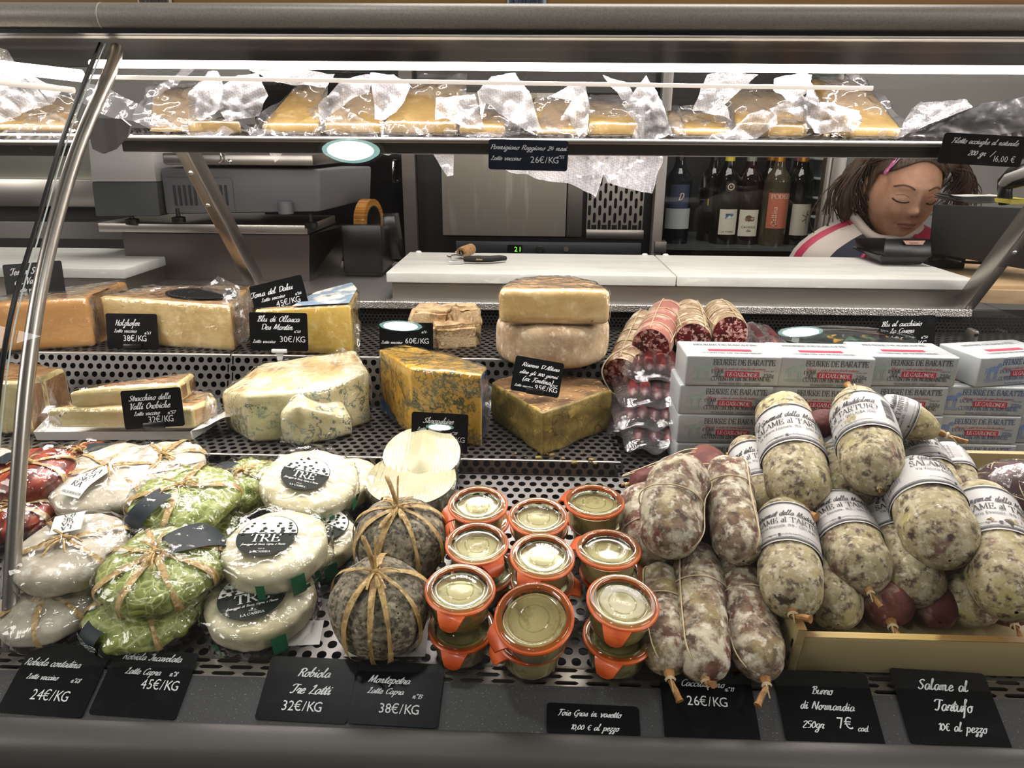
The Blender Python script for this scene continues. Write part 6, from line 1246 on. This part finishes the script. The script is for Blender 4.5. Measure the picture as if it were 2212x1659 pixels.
# cured meat in net at the right edge
hp_ = P_(2205, 1078, .060); hm = thing('cured_ham', 'dark cured meat in net and film at the right edge of the pile', 'cured meat', hp_)
b = MB(); RX = 100*mpp(hp_); b.grid(lambda u, v: hp_+V((RX*1.05*cos(2*pi*u)*sin(pi*(.002+.996*v)), RX*.9*cos(pi*v), RX*.82*sin(2*pi*u)*sin(pi*(.002+.996*v)))), 48, 28, cu=True); m1 = b.obj('meat', PM('cured_meat', '4a2426', .45, layers=(('6a3c3a', 30, .5, .66, 4, 'n'), ('321416', 22, .4, .5, 3, 'n')), bump=(60, .5, 4)), hm, world=True, ang=180); soup(m1, .004, 18, 3); wrap(m1, hm, .002, .003, 40)
b = MB()
for i in range(12):
    for sg in (1, -1): b.tube([hp_+V((RX*1.07*cos(t_*2*pi)*sin(pi*w_), RX*.92*cos(pi*w_), RX*.84*sin(t_*2*pi)*sin(pi*w_))) for w_, t_ in [(.04+.92*j/16, i/12+sg*.25*j/16) for j in range(17)]], .0006, 4)
b.obj('net', TWINE, hm, world=True)['kind'] = 'stuff'
# ------------------------------------------------------------------ upper shelf: vacuum packed hard cheese
PARM = PM('parmesan_paste', 'a5895a', .35, layers=(('8f7548', 16, .4, .65, 4, 'n'), ('b79d6c', 50, .56, .7, 3, 'n')), bump=(60, .4, 4), coat=.6)
PARMR = PM('parmesan_rind', '8a5c30', .35, layers=(('6e4522', 30, .42, .6, 4, 'n'),), bump=(60, .6, 4), coat=.6)
EMB = FILM('embossed_bag', base=.09, k=2.0, rough=.2, bump=(420, .22, 0), milk=.46, kind='v', milkcol='f0edf4', emboss=420); EMB2 = FILM('clear_bag', base=.07, k=1.6, rough=.10, bump=(45, .9, 3), milk=.16, milkcol='e4e1ea')
TIGHT = FILM('tight_vacuum_film', base=.05, k=1.6, rough=.08, bump=(55, .7, 3))
def flap(o, poly, Y, bulge=.012, seed=0, lean=0, mat=None, name='bag_flap'):
    bm = bmesh.new(); ys = [p[1] for p in poly]; y0, y1 = min(ys), max(ys); rr = random.Random(seed+int(poly[0][0]))
    vs = [bm.verts.new(at(x, y, Y+lean*((y1-y)/(y1-y0+1e-6))+rr.uniform(-.4, .4)*bulge)) for x, y in poly]; bm.faces.new(vs); bmesh.ops.triangulate(bm, faces=bm.faces[:])
    for _ in range(6):
        ed = [e for e in bm.edges if e.calc_length() > .0045]
        if not ed: break
        bmesh.ops.subdivide_edges(bm, edges=ed, cuts=1)
        bmesh.ops.triangulate(bm, faces=[f for f in bm.faces if len(f.verts) > 3])
    bmesh.ops.smooth_vert(bm, verts=[v for v in bm.verts if not v.is_boundary], factor=.5, use_axis_x=True, use_axis_y=True, use_axis_z=True)
    bmesh.ops.recalc_face_normals(bm, faces=bm.faces[:]); bm.normal_update()
    if sum(f.normal.dot(EYE-f.calc_center_median()) for f in bm.faces) < 0: bmesh.ops.reverse_faces(bm, faces=bm.faces[:])
    bm.normal_update()
    for v in bm.verts:
        q = v.co+V((seed, seed*.3, 0)); f1 = fbm(q, 22, 2); f2 = abs(fbm(q+V((5, 0, 0)), 34, 2))
        f3 = abs(fbm(q+V((0, 9, 0)), 75, 2)); v.co += V((.002*f2, bulge*f1*1.2-bulge*.9*f2-.29*bulge*f3, .003*f2+.12*bulge*f3))
    b = MB().bm(bm); return b.obj(name, mat or EMB, o, world=True, ang=180)
for W_, poly, Y, sd in ((HOLZ, [(432, 626), (470, 598), (520, 622), (546, 680), (534, 752), (514, 735), (512, 660), (480, 640)], 1.0, 31), (HOLZ, [(240, 640), (300, 622), (420, 618), (330, 634)], 1.02, 32), (DAHU, [(750, 652), (778, 700), (776, 768), (764, 770), (762, 690)], .985, 33), (GORGP, [(690, 782), (735, 752), (775, 764), (800, 815), (802, 870), (776, 815), (740, 790)], .88, 34), (LEFTW[:1], [(68, 806), (112, 838), (124, 880), (108, 905), (120, 935), (82, 935), (84, 860)], .85, 35), (STRA[:1], [(405, 852), (470, 866), (484, 905), (452, 930), (420, 925), (415, 880)], .84, 36), (STRA[:1], [(150, 882), (96, 908), (84, 930), (140, 928)], .815, 37), (SMALLB[:1], [(604, 930), (600, 962), (640, 968), (625, 935)], .80, 38), (SHRO[:1], [(1046, 820), (1062, 832), (1060, 900), (1050, 955), (1042, 880)], .845, 39)):
    flap(W_[0], poly, Y, .016, sd, 0, CRINK, 'film_gather')
def parm(label, fl, fr, bl, br, yb, hf, yt, flaps=(), seed=0, mats=None, dep=.075, film=True, clear=(), Y0=.885):
    F0, F1 = at(fl, yb, Y0), at(fr, yb, Y0); zb_ = F0.z = F1.z = min(F0.z, F1.z); zs = SHELF.o.z+(Y0-.86)*.0875+.0012; F0.z = F1.z = zs
    hF = hpx(F0, hf); Yk = Y0+dep; B0, B1 = at(bl, yt, Yk), at(br, yt, Yk); zt_ = max(B0.z, zs+.012)
    o = thing('vacuum_packed_cheese', label, 'cheese', (F0+B1)/2, None, 'vacuum packed hard cheeses on the shelf'); z2 = zs+dep*.0875
    bd = slab_mesh('cheese', [F0, F1, V((B1.x, Yk, z2)), V((B0.x, Yk, z2))], [hF, hF, zt_-z2, zt_-z2], mats or [PARM, PARMR], [0, 0, 1, 0], 0, o, bev=.003, amp=.0012, seed=seed, cuts=3)
    if film: wrap(bd, o, .0012, .0012, 70, 'vacuum_film', TIGHT, seed)
    flap(o, [(fl-26, yb-8), (fl+12, yb+9), (fr-10, yb+8), (fr+16, yb-14), ((fr+br)/2+14, (yb+yt)/2), (br+8, yt-4), (bl+10, yt-8), ((fl+bl)/2-14, (yb+yt)/2)], Y0+.004, .018, seed+60, dep*.72, EMB2, 'clear_bag')
    for i, f in enumerate(flaps): flap(o, f, Y0-.006-.004*i, .012, seed+i)
    for i, f in enumerate(clear): flap(o, f, Y0-.004-.004*i+(.0 if min(p[1] for p in f) < 312 else .012), .010, seed+9+i, mat=EMB2 if min(p[1] for p in f) < 312 else EMB)
    return o
parm('vacuum packed hard cheese left of the steel pole', -40, 145, 10, 165, 284, 14, 205, [[(-40, 95), (20, 110), (35, 150), (95, 180), (160, 190), (110, 225), (40, 250), (-40, 300)]], 1, clear=[[(35, 300), (60, 262), (120, 245), (150, 262), (140, 320), (95, 335), (40, 325)]], Y0=.878)
parm('vacuum packed hard cheese behind the first bag right of the pole', 322, 425, 330, 418, 268, 8, 188, [], 2, clear=[[(180, 180), (240, 195), (300, 228), (390, 275), (362, 291), (328, 282), (288, 262), (238, 256), (205, 246), (172, 222)], [(310, 226), (330, 200), (400, 152), (432, 150), (330, 216)], [(360, 290), (420, 255), (470, 222), (455, 206), (430, 238), (395, 268)]], Y0=.895)
parm('small flat vacuum packed cheese, second right of the pole', 408, 522, 418, 512, 288, 26, 258, [[(405, 258), (415, 200), (450, 160), (472, 158), (488, 190), (478, 240), (440, 262)], [(472, 240), (482, 190), (520, 165), (562, 160), (582, 210), (560, 252), (490, 266)]], 3, dep=.05)
parm('large vacuum packed cheese with a light glare on its back', 566, 690, 640, 705, 290, 20, 182, [[(540, 153), (640, 150), (722, 163), (702, 190), (640, 186), (600, 182)]], 4, clear=[[(510, 262), (560, 284), (690, 290), (700, 322), (610, 315), (545, 300)], [(575, 316), (628, 318), (592, 352)]])
parm('vacuum packed cheese wedge under a fan shaped bag', 702, 832, 742, 822, 284, 22, 190, [[(690, 262), (688, 230), (740, 180), (790, 160), (812, 165), (800, 202), (762, 214), (712, 252)], [(812, 262), (802, 160), (850, 163), (888, 192), (868, 232), (836, 262)]], 5, clear=[[(690, 250), (730, 225), (800, 268), (820, 300), (720, 300), (695, 285)], [(815, 322), (858, 322), (856, 333), (840, 339), (820, 330)]])
parm('tall vacuum packed cheese with brown rind on top', 830, 985, 900, 1002, 292, 26, 168, [[(940, 262), (940, 213), (1025, 204), (1046, 282), (1000, 276), (964, 256)]], 6, clear=[[(820, 262), (850, 272), (940, 268), (936, 288), (860, 304), (825, 297)], [(930, 326), (980, 330), (979, 380), (966, 384), (958, 370)]], dep=.09)
parm('small vacuum packed cheese beside the large white bag', 992, 1092, 1008, 1084, 290, 20, 235, [[(1040, 262), (1030, 200), (1060, 168), (1112, 160), (1142, 200), (1172, 292), (1120, 278), (1092, 240), (1048, 225)]], 7, clear=[[(1000, 282), (1050, 292), (1100, 262), (1140, 226), (1122, 292), (1060, 302)]], dep=.06)
parm('vacuum packed cheese slab with strong glare in the middle of the shelf', 1158, 1268, 1150, 1265, 292, 12, 212, [[(1185, 210), (1230, 185), (1264, 184), (1272, 240), (1266, 282), (1250, 297), (1228, 262), (1206, 266), (1232, 222)]], 8, clear=[[(1225, 330), (1282, 330), (1302, 375), (1286, 426), (1230, 400), (1150, 386), (1078, 366), (1120, 340)]])
parm('vacuum packed cheese right of the glaring slab', 1270, 1378, 1264, 1352, 300, 28, 216, [[(1300, 164), (1352, 180), (1378, 222), (1344, 216)], [(1345, 232), (1395, 164), (1416, 200), (1436, 250), (1452, 290), (1392, 314), (1358, 312), (1376, 270), (1350, 236)]], 9, clear=[[(1280, 335), (1432, 335), (1426, 365), (1405, 422), (1312, 396)]])
parm('low vacuum packed cheese block with a pale front', 1456, 1580, 1440, 1558, 290, 16, 238, [], 10, clear=[[(1440, 290), (1500, 296), (1585, 284), (1562, 304), (1480, 322)]], dep=.06)
parm('vacuum packed cheese with rippled glare and brown rind edge', 1588, 1745, 1572, 1690, 282, 28, 190, [[(1490, 242), (1525, 165), (1552, 158), (1632, 164), (1602, 190), (1560, 230), (1576, 266), (1520, 242)], [(1572, 292), (1610, 250), (1680, 234), (1672, 270), (1612, 316), (1560, 300)]], 11, dep=.08, Y0=.90)
parm('small vacuum packed cheese end under a draped bag', 1660, 1738, 1662, 1732, 284, 26, 252, [[(1660, 236), (1730, 208), (1856, 266), (1840, 286), (1752, 292), (1740, 262)]], 12, dep=.05)
parm('large stepped vacuum packed cheese at the right of the shelf', 1842, 1946, 1752, 1862, 294, 20, 170, [[(1662, 200), (1665, 175), (1720, 160), (1748, 165), (1742, 202), (1702, 226)], [(1742, 180), (1738, 214), (1850, 240), (1858, 266), (1782, 236), (1732, 218)]], 13, dep=.09, mats=[PARM, PARMR])
fb = thing('foil_vacuum_bag', 'silver foil vacuum bag at the right end of the shelf', 'vacuum bag', at(2090, 260, .88)); FOILB = PM('silver_foil', '8e8d90', .3, .85, bump=(50, .5, 3))
q = flap(fb, [(1962, 292), (2010, 268), (2110, 228), (2240, 205), (2240, 272), (2120, 292), (2040, 300)], .876, .005, 14, 0, FOILB, 'foil_front'); q = flap(fb, [(1990, 290), (2060, 262), (2240, 250), (2240, 278), (2110, 300)], .868, .003, 15, 0, PM('dark_foil', '4c4a4a', .35, .7), 'foil_edge')
wb_ = thing('white_vacuum_bag', 'crumpled white vacuum bag between the stepped cheese and the foil bag', 'vacuum bag', at(2010, 255, .88)); flap(wb_, [(1942, 292), (1958, 240), (1986, 222), (2078, 218), (2092, 240), (2010, 282)], .884, .014, 16)
# ------------------------------------------------------------------ girl behind the counter
GY = 1.57; GC = at(1947, 413, GY); gm = mpp(GC)
gp = thing('person', 'girl with two ponytails and pink hair clips looking down behind the card terminal', 'person', V((GC.x, GC.y, 0)))
SKIN = PM('skin', 'c2957a', .5, layers=(("b58468", 30, .42, .62, 3, "n"),), sss=.0); LIP = PM('lips', 'a86458', .45); HAIRM = PM('brown_hair', '3a281b', .6, layers=(('543c28', 90, .5, .7, 3, 'n', (1, 1, .2)),)); LASH = PM('lash', '2e1f1a', .7); BROW = PM('brow', '5a4032', .8)
HR = Matrix.Rotation(radians(-2), 3, 'Z') @ Matrix.Rotation(radians(3), 3, 'Y') @ Matrix.Rotation(radians(10), 3, 'X')
Rz, Rx, Ry = .102, .0655, .086
def prof(z):  # half width and half depth at head height z
    q = max(0, 1-(abs(z)/Rz)**2.25); w_ = Rx*q**.46; d = Ry*q**.46
    if z < 0: k = (-z/Rz); w_ *= 1-.30*k**1.6; d *= 1-.10*k
    return w_, d
def g(x, z, cx, cz, sx, sz): return exp(-((x-cx)/sx)**2-((z-cz)/sz)**2)
def feat(x, z):
    a = .0
    a += .0135*g(x, z, 0, -.022, .0095, .0085)+.0075*g(x, z, 0, -.006, .0065, .020)+.0035*g(abs(x), z, .0095, -.0255, .0055, .0055)
    a -= .0085*g(abs(x), z, .029, .006, .017, .0105); a += .0075*g(abs(x), z, .029, .004, .0125, .0085)
    a += .0035*g(abs(x), z, .027, .024, .020, .007)
    a += .0050*g(abs(x), z, .036, -.030, .018, .017)
    a += .0045*g(x, z, 0, -.0475, .013, .0042)+.0055*g(x, z, 0, -.0565, .012, .0050)-.0035*g(x, z, 0, -.0518, .018, .0016)-.0035*g(abs(x), z, .021, -.052, .005, .006)
    a -= .0022*g(x, z, 0, -.038, .0035, .006)-.0055*g(x, z, 0, -.078, .015, .012); a -= .003*g(x, z, 0, -.066, .016, .005)
    return a
def hp3(z, a, e=0):
    w_, d = prof(z); x = (w_+e)*sin(a); y = -(d+e)*cos(a); fr = max(0, cos(a))**.7
    yb = .012*max(0, -y/-1) if 0 else 0
    return V((x, y-feat(x, z)*fr + (.018*(z/Rz)**2 if cos(a) < 0 and z < 0 else 0), z))
def face(x, z, e=.0006):
    w_, d = prof(z); a = math.asin(max(-1, min(1, x/max(w_, 1e-6)))); return hp3(z, a, 0)+V((0, -e, 0))
def toW(p): return GC+HR @ p
b = MB()
nz, na = 110, 120
b.grid(lambda u, v: toW(hp3(Rz*sin(pi*(v-.5)*.998), 2*pi*(u-.5))), na, nz, cu=True)
# ears
for sx in (-1, 1): b.grid(lambda u, v: toW(V((sx*(.0645+.012*sin(pi*v)*(.5+.5*sin(2*pi*u))), .008+.013*cos(2*pi*u)*sin(pi*v)+.006*v, .002+.0255*cos(pi*v)+.004*sin(2*pi*u)))), 16, 14, cu=True)
# neck, torso, arms and legs grown as one skin
bm = bmesh.new(); sk = {}
nb_ = GC+HR @ V((0, .018, -.07))
J = {'head': (nb_, .040), 'neck': (V((GC.x-.012, GC.y+.025, GC.z-.135)), .036), 'chest': (V((GC.x-.012, GC.y+.03, GC.z-.24)), .085), 'belly': (V((GC.x-.012, GC.y+.035, GC.z-.36)), .085), 'hip': (V((GC.x-.012, GC.y+.035, GC.z-.48)), .088)}
for s_, n_ in ((-1, 'l'), (1, 'r')):
    J['sh'+n_] = (V((GC.x-.012+s_*.115, GC.y+.03, GC.z-.185)), .042); J['el'+n_] = (V((GC.x-.012+s_*.15, GC.y+.04, GC.z-.36)), .030); J['wr'+n_] = (V((GC.x-.012+s_*.13, GC.y+.0, GC.z-.52)), .022); J['ha'+n_] = (V((GC.x-.012+s_*.125, GC.y-.015, GC.z-.59)), .024)
    J['th'+n_] = (V((GC.x-.012+s_*.06, GC.y+.035, GC.z-.56)), .062); J['kn'+n_] = (V((GC.x-.012+s_*.06, GC.y+.03, .30)), .045); J['an'+n_] = (V((GC.x-.012+s_*.06, GC.y+.04, .06)), .032); J['to'+n_] = (V((GC.x-.012+s_*.065, GC.y-.05, .025)), .026)
E_ = [('hip', 'belly'), ('belly', 'chest'), ('chest', 'neck'), ('neck', 'head')]
for n_ in 'lr': E_ += [('chest', 'sh'+n_), ('sh'+n_, 'el'+n_), ('el'+n_, 'wr'+n_), ('wr'+n_, 'ha'+n_), ('hip', 'th'+n_), ('th'+n_, 'kn'+n_), ('kn'+n_, 'an'+n_), ('an'+n_, 'to'+n_)]
ks = list(J); me = bpy.data.meshes.new('sk'); me.from_pydata([tuple(J[k][0]) for k in ks], [(ks.index(a), ks.index(c)) for a, c in E_], []); so = bpy.data.objects.new('sk', me); COL.objects.link(so)
md = so.modifiers.new('s', 'SKIN'); md.use_smooth_shade = True
for i, k in enumerate(ks): me.skin_vertices[0].data[i].radius = (J[k][1], J[k][1]*(.75 if k in ('chest', 'belly', 'hip') else 1)); me.skin_vertices[0].data[i].use_root = (k == 'hip')
so.modifiers.new('u', 'SUBSURF').levels = 2
ev = so.evaluated_get(bpy.context.evaluated_depsgraph_get()); m2 = ev.to_mesh(); b.add([so.matrix_world @ v.co for v in m2.vertices], [tuple(p.vertices) for p in m2.polygons]); ev.to_mesh_clear(); bpy.data.objects.remove(so)
tmp = b.obj('body_tmp', SKIN, None, ang=180); rm = tmp.modifiers.new('r', 'REMESH'); rm.mode = 'VOXEL'; rm.voxel_size = .0028; rm.use_smooth_shade = True
ev = tmp.evaluated_get(bpy.context.evaluated_depsgraph_get()); m2 = bpy.data.meshes.new_from_object(ev); bpy.data.objects.remove(tmp)
off = V((GC.x, GC.y, 0)); m2.transform(Matrix.Translation(-off)); m2.materials.clear(); m2.materials.append(SKIN)
bo = bpy.data.objects.new('body', m2); COL.objects.link(bo); bo.parent = gp; MW['body'] = MW[gp.name]
def patch(name, pts, w_, m, e=.0009):
    """ribbon lying on the face along (x, z) points, w_ half widths"""
    k = len(pts); b = MB(); up = []
    for i, (x, z) in enumerate(pts):
        a, c = pts[max(i-1, 0)], pts[min(i+1, k-1)]; dx, dz = c[0]-a[0], c[1]-a[1]; L_ = hypot(dx, dz); nx, nz_ = -dz/L_, dx/L_; ww = w_[i] if isinstance(w_, (list, tuple)) else w_
        up.append([toW(face(x+nx*ww*t, z+nz_*ww*t, e*(1.6-abs(t)*.6))) for t in (-1, 0, 1)])
    b.grid(lambda u, v: up[round(v*(k-1))][round(u*2)], 2, k-1); return b.obj(name, m, gp, world=True, ang=180)
for s_ in (-1, 1):
    nmx = lambda l: [(s_*x, z) for x, z in l]
    patch('eyebrow', _spline(nmx([(.013, .0215), (.022, .0265), (.034, .0275), (.046, .0215)]), 4), .0017, BROW)
    patch('eyelash', _spline(nmx([(.0165, -.0025), (.023, -.0050), (.031, -.0058), (.038, -.0042), (.0435, -.0005)]), 4), .0014, LASH, .0016)
    patch('eyelid_crease', _spline(nmx([(.018, .0065), (.028, .0095), (.040, .0065)]), 4), .0005, PM('crease', '7c5442', .6), .0008)
    patch('nostril', nmx([(.0035, -.0292), (.0055, -.0300), (.0075, -.0290)]), .0010, PM('nostril_shadow', '5a352a', .7), .0012)
patch('upper_lip', _spline([(-.0185, -.0520), (-.008, -.0483), (0, -.0490), (.008, -.0483), (.0185, -.0520)], 4), [.0006]+[.0022]*15+[.0006], LIP, .0008); patch('lower_lip', _spline([(-.0165, -.0535), (-.007, -.0572), (.007, -.0572), (.0165, -.0535)], 4), [.0006]+[.0026]*11+[.0006], LIP, .0008); patch('mouth_line', _spline([(-.0195, -.0530), (-.008, -.0516), (0, -.0524), (.008, -.0516), (.0195, -.0530)], 4), .0006, PM('mouth_line', '5f2f2a', .7), .0016)
# hair: cap, combed strands, two ponytails, clips
def hairline(a): return .074-.040*abs(sin(a))**2 if cos(a) > .25 else (.074-.04*.94)*(1-min(1, (.25-cos(a))/.35))+(-.055)*min(1, (.25-cos(a))/.35)
b = MB()
def cap(u, v):
    a = 2*pi*(u-.5); z0 = hairline(a); z = z0+(Rz*.9995-z0)*sin(v*pi/2); return toW(hp3(z, a, .0045+.0014*sin(60*a+8*v)+.003*(v > .0)))
b.grid(cap, 150, 26, cu=True); b.obj('hair', HAIRM, gp, world=True, ang=180)
rr = random.Random(12); b = MB(); TP = {-1: V((-.072, .012, .060)), 1: V((.074, .02, .045))}
for i in range(230):
    s_ = -1 if i % 2 else 1; zz = rr.uniform(0, 1); a0 = s_*rr.uniform(.02, .10); zs = .074+.026*zz if rr.random() < .65 else .100
    st_a = s_*rr.uniform(.03, .9)*(.4 if rr.random() < .5 else 1); z0 = min(hairline(st_a)+rr.uniform(.004, .030), .0995); p0 = hp3(z0, st_a, .0075); ae = s_*1.45; p3 = TP[s_]+V((rr.gauss(0, .004), rr.gauss(0, .006), rr.gauss(0, .006)))
    am = s_*(abs(st_a)*.4+ .85); zm = min((p0.z+p3.z)/2+.012, .098); p1 = hp3(zm, am, .0085); b.tube([toW(q) for q in _v3([p0, p1, p3], 5)], .0007, 3, cap=False)
o_ = b.obj('hair_strands', HAIRM, gp, world=True, ang=180); o_['kind'] = 'stuff'
for s_, end, spread, n_ in ((-1, [at(1862, 352, GY+.02), at(1838, 395, GY+.02), at(1826, 440, GY+.02), at(1832, 490, GY+.03)], .024, 150), (1, [at(2062, 352, GY+.05), at(2082, 385, GY+.05), at(2080, 420, GY+.06), at(2068, 470, GY+.06)], .020, 120)):
    b = MB(); t0 = toW(TP[s_]); core = _v3([t0]+end, 5); b.tube(core, [.010+.011*sin(pi*min(1, .25+.7*i/len(core))) for i in range(len(core)-3)]+[.010, .006, .002], 12, flat=.8)
    for i in range(n_):
        q0 = rr.gauss(0, 1), rr.gauss(0, 1); P = [t0+V((rr.gauss(0, .005), rr.gauss(0, .006), rr.gauss(0, .006)))]
        L_ = rr.uniform(.55, 1)
        for k, e in enumerate(end):
            if k/3 > L_+.2: break
            P.append(e+V((q0[0]*spread*(.5+.25*k), q0[1]*.014, rr.gauss(0, .004)-.01*q0[0]*s_)) + V((.030*max(0, k-1)*rr.uniform(0, 1)*(1 if s_ < 0 else -1), 0, 0)))
        b.tube(_v3(P, 4), .0011, 4, cap=False)
    b.obj('ponytail', HAIRM, gp, world=True, ang=180)['kind'] = 'stuff'
PINK = PM('pink_clip', 'b0527e', .3, coat=.5); PINKB = PM('pink_fabric', 'a52148', .6); JG1 = PM('jacket_grey', 'b8aca4', .55, bump=(60, .3, 3)); NAVY = PM('navy_fabric', '1a1d33', .7); TEEW = PM('white_tee', 'c9c5c2', .8)
c_ = toW(hp3(.052, -1.02, .011)); b = MB(); b.tube(_v3([toW(hp3(.086, -.85, .011)), toW(hp3(.070, -.95, .011)), c_, toW(hp3(.040, -1.08, .0105))]), [.0012]*5+[.0045]*4+[.0055]*3+[.003], 8, flat=.6); b.obj('hair_clip', PINK, gp, world=True)
b = MB(); b.tube(_v3([toW(hp3(.084, -.80, .010)), toW(hp3(.07, -.88, .011)), toW(hp3(.055, -.97, .011))]), .0011, 6); b.obj('hair_clip', PM('pale_pink', 'c89ab0', .4), gp, world=True)
# jacket and tee
nk = V((GC.x-.012, GC.y+.025, GC.z-.135))
def jack(u, v, e=0):
    """u goes round the body from the back, v from collar to hem"""
    a = 2*pi*u; zt = GC.z-.050-.045*((1-cos(a))/2)**2; r0 = V((.066, .055)); sh = V((.192, .100)); hm_ = V((.175, .120))
    if v < .35: k = (v/.35); w_ = r0.x+(sh.x-r0.x)*sin(k*pi/2)**1.1; d = r0.y+(sh.y-r0.y)*sin(k*pi/2); z = zt-.095*k**1.3
    else: k = (v-.35)/.65; w_ = sh.x+(hm_.x-sh.x)*k; d = sh.y+(hm_.y-sh.y)*k; z = zt-.095-.34*k
    q = V((nk.x+(w_+e)*sin(a), nk.y+(d+e)*cos(a), z)); return q+V((0, 0, .006*sin(3*a+6*v)))+V((1, 1, 0))*(.004*fbm(q, 25, 2))
jm = [JG1, PINKB, NAVY]; b = MB()
for u0, u1, mi in ((0, .22, 0), (.22, .30, 1), (.30, .36, 1), (.36, .42, 1), (.575, .635, 2), (.635, .70, 0), (.70, .735, 1), (.735, 1, 0)):
    b.cur = mi; b.grid(lambda u, v: jack(u0+(u1-u0)*u, v, 0), max(3, int((u1-u0)*60)), 22)
b.obj('jacket', jm, gp, world=True, ang=180)
b = MB(); b.grid(lambda u, v: jack(.40+.20*u, .04+v*.9, -.008), 20, 20); b.obj('tee_shirt', TEEW, gp, world=True, ang=180)
b = MB(); b.tube([jack(.575, v/14, .004) for v in range(15)], .005, 8); b.tube([jack(.42, v/14, .004) for v in range(15)], .005, 8); b.obj('zip_edge', PINKB, gp, world=True)
b = MB(); b.tube([jack(.3+.7*i/40 if i < 41 else 1, 0, .002) for i in range(41)], .011, 10, flat=.9); b.obj('jacket_collar', JG1, gp, world=True, ang=180)
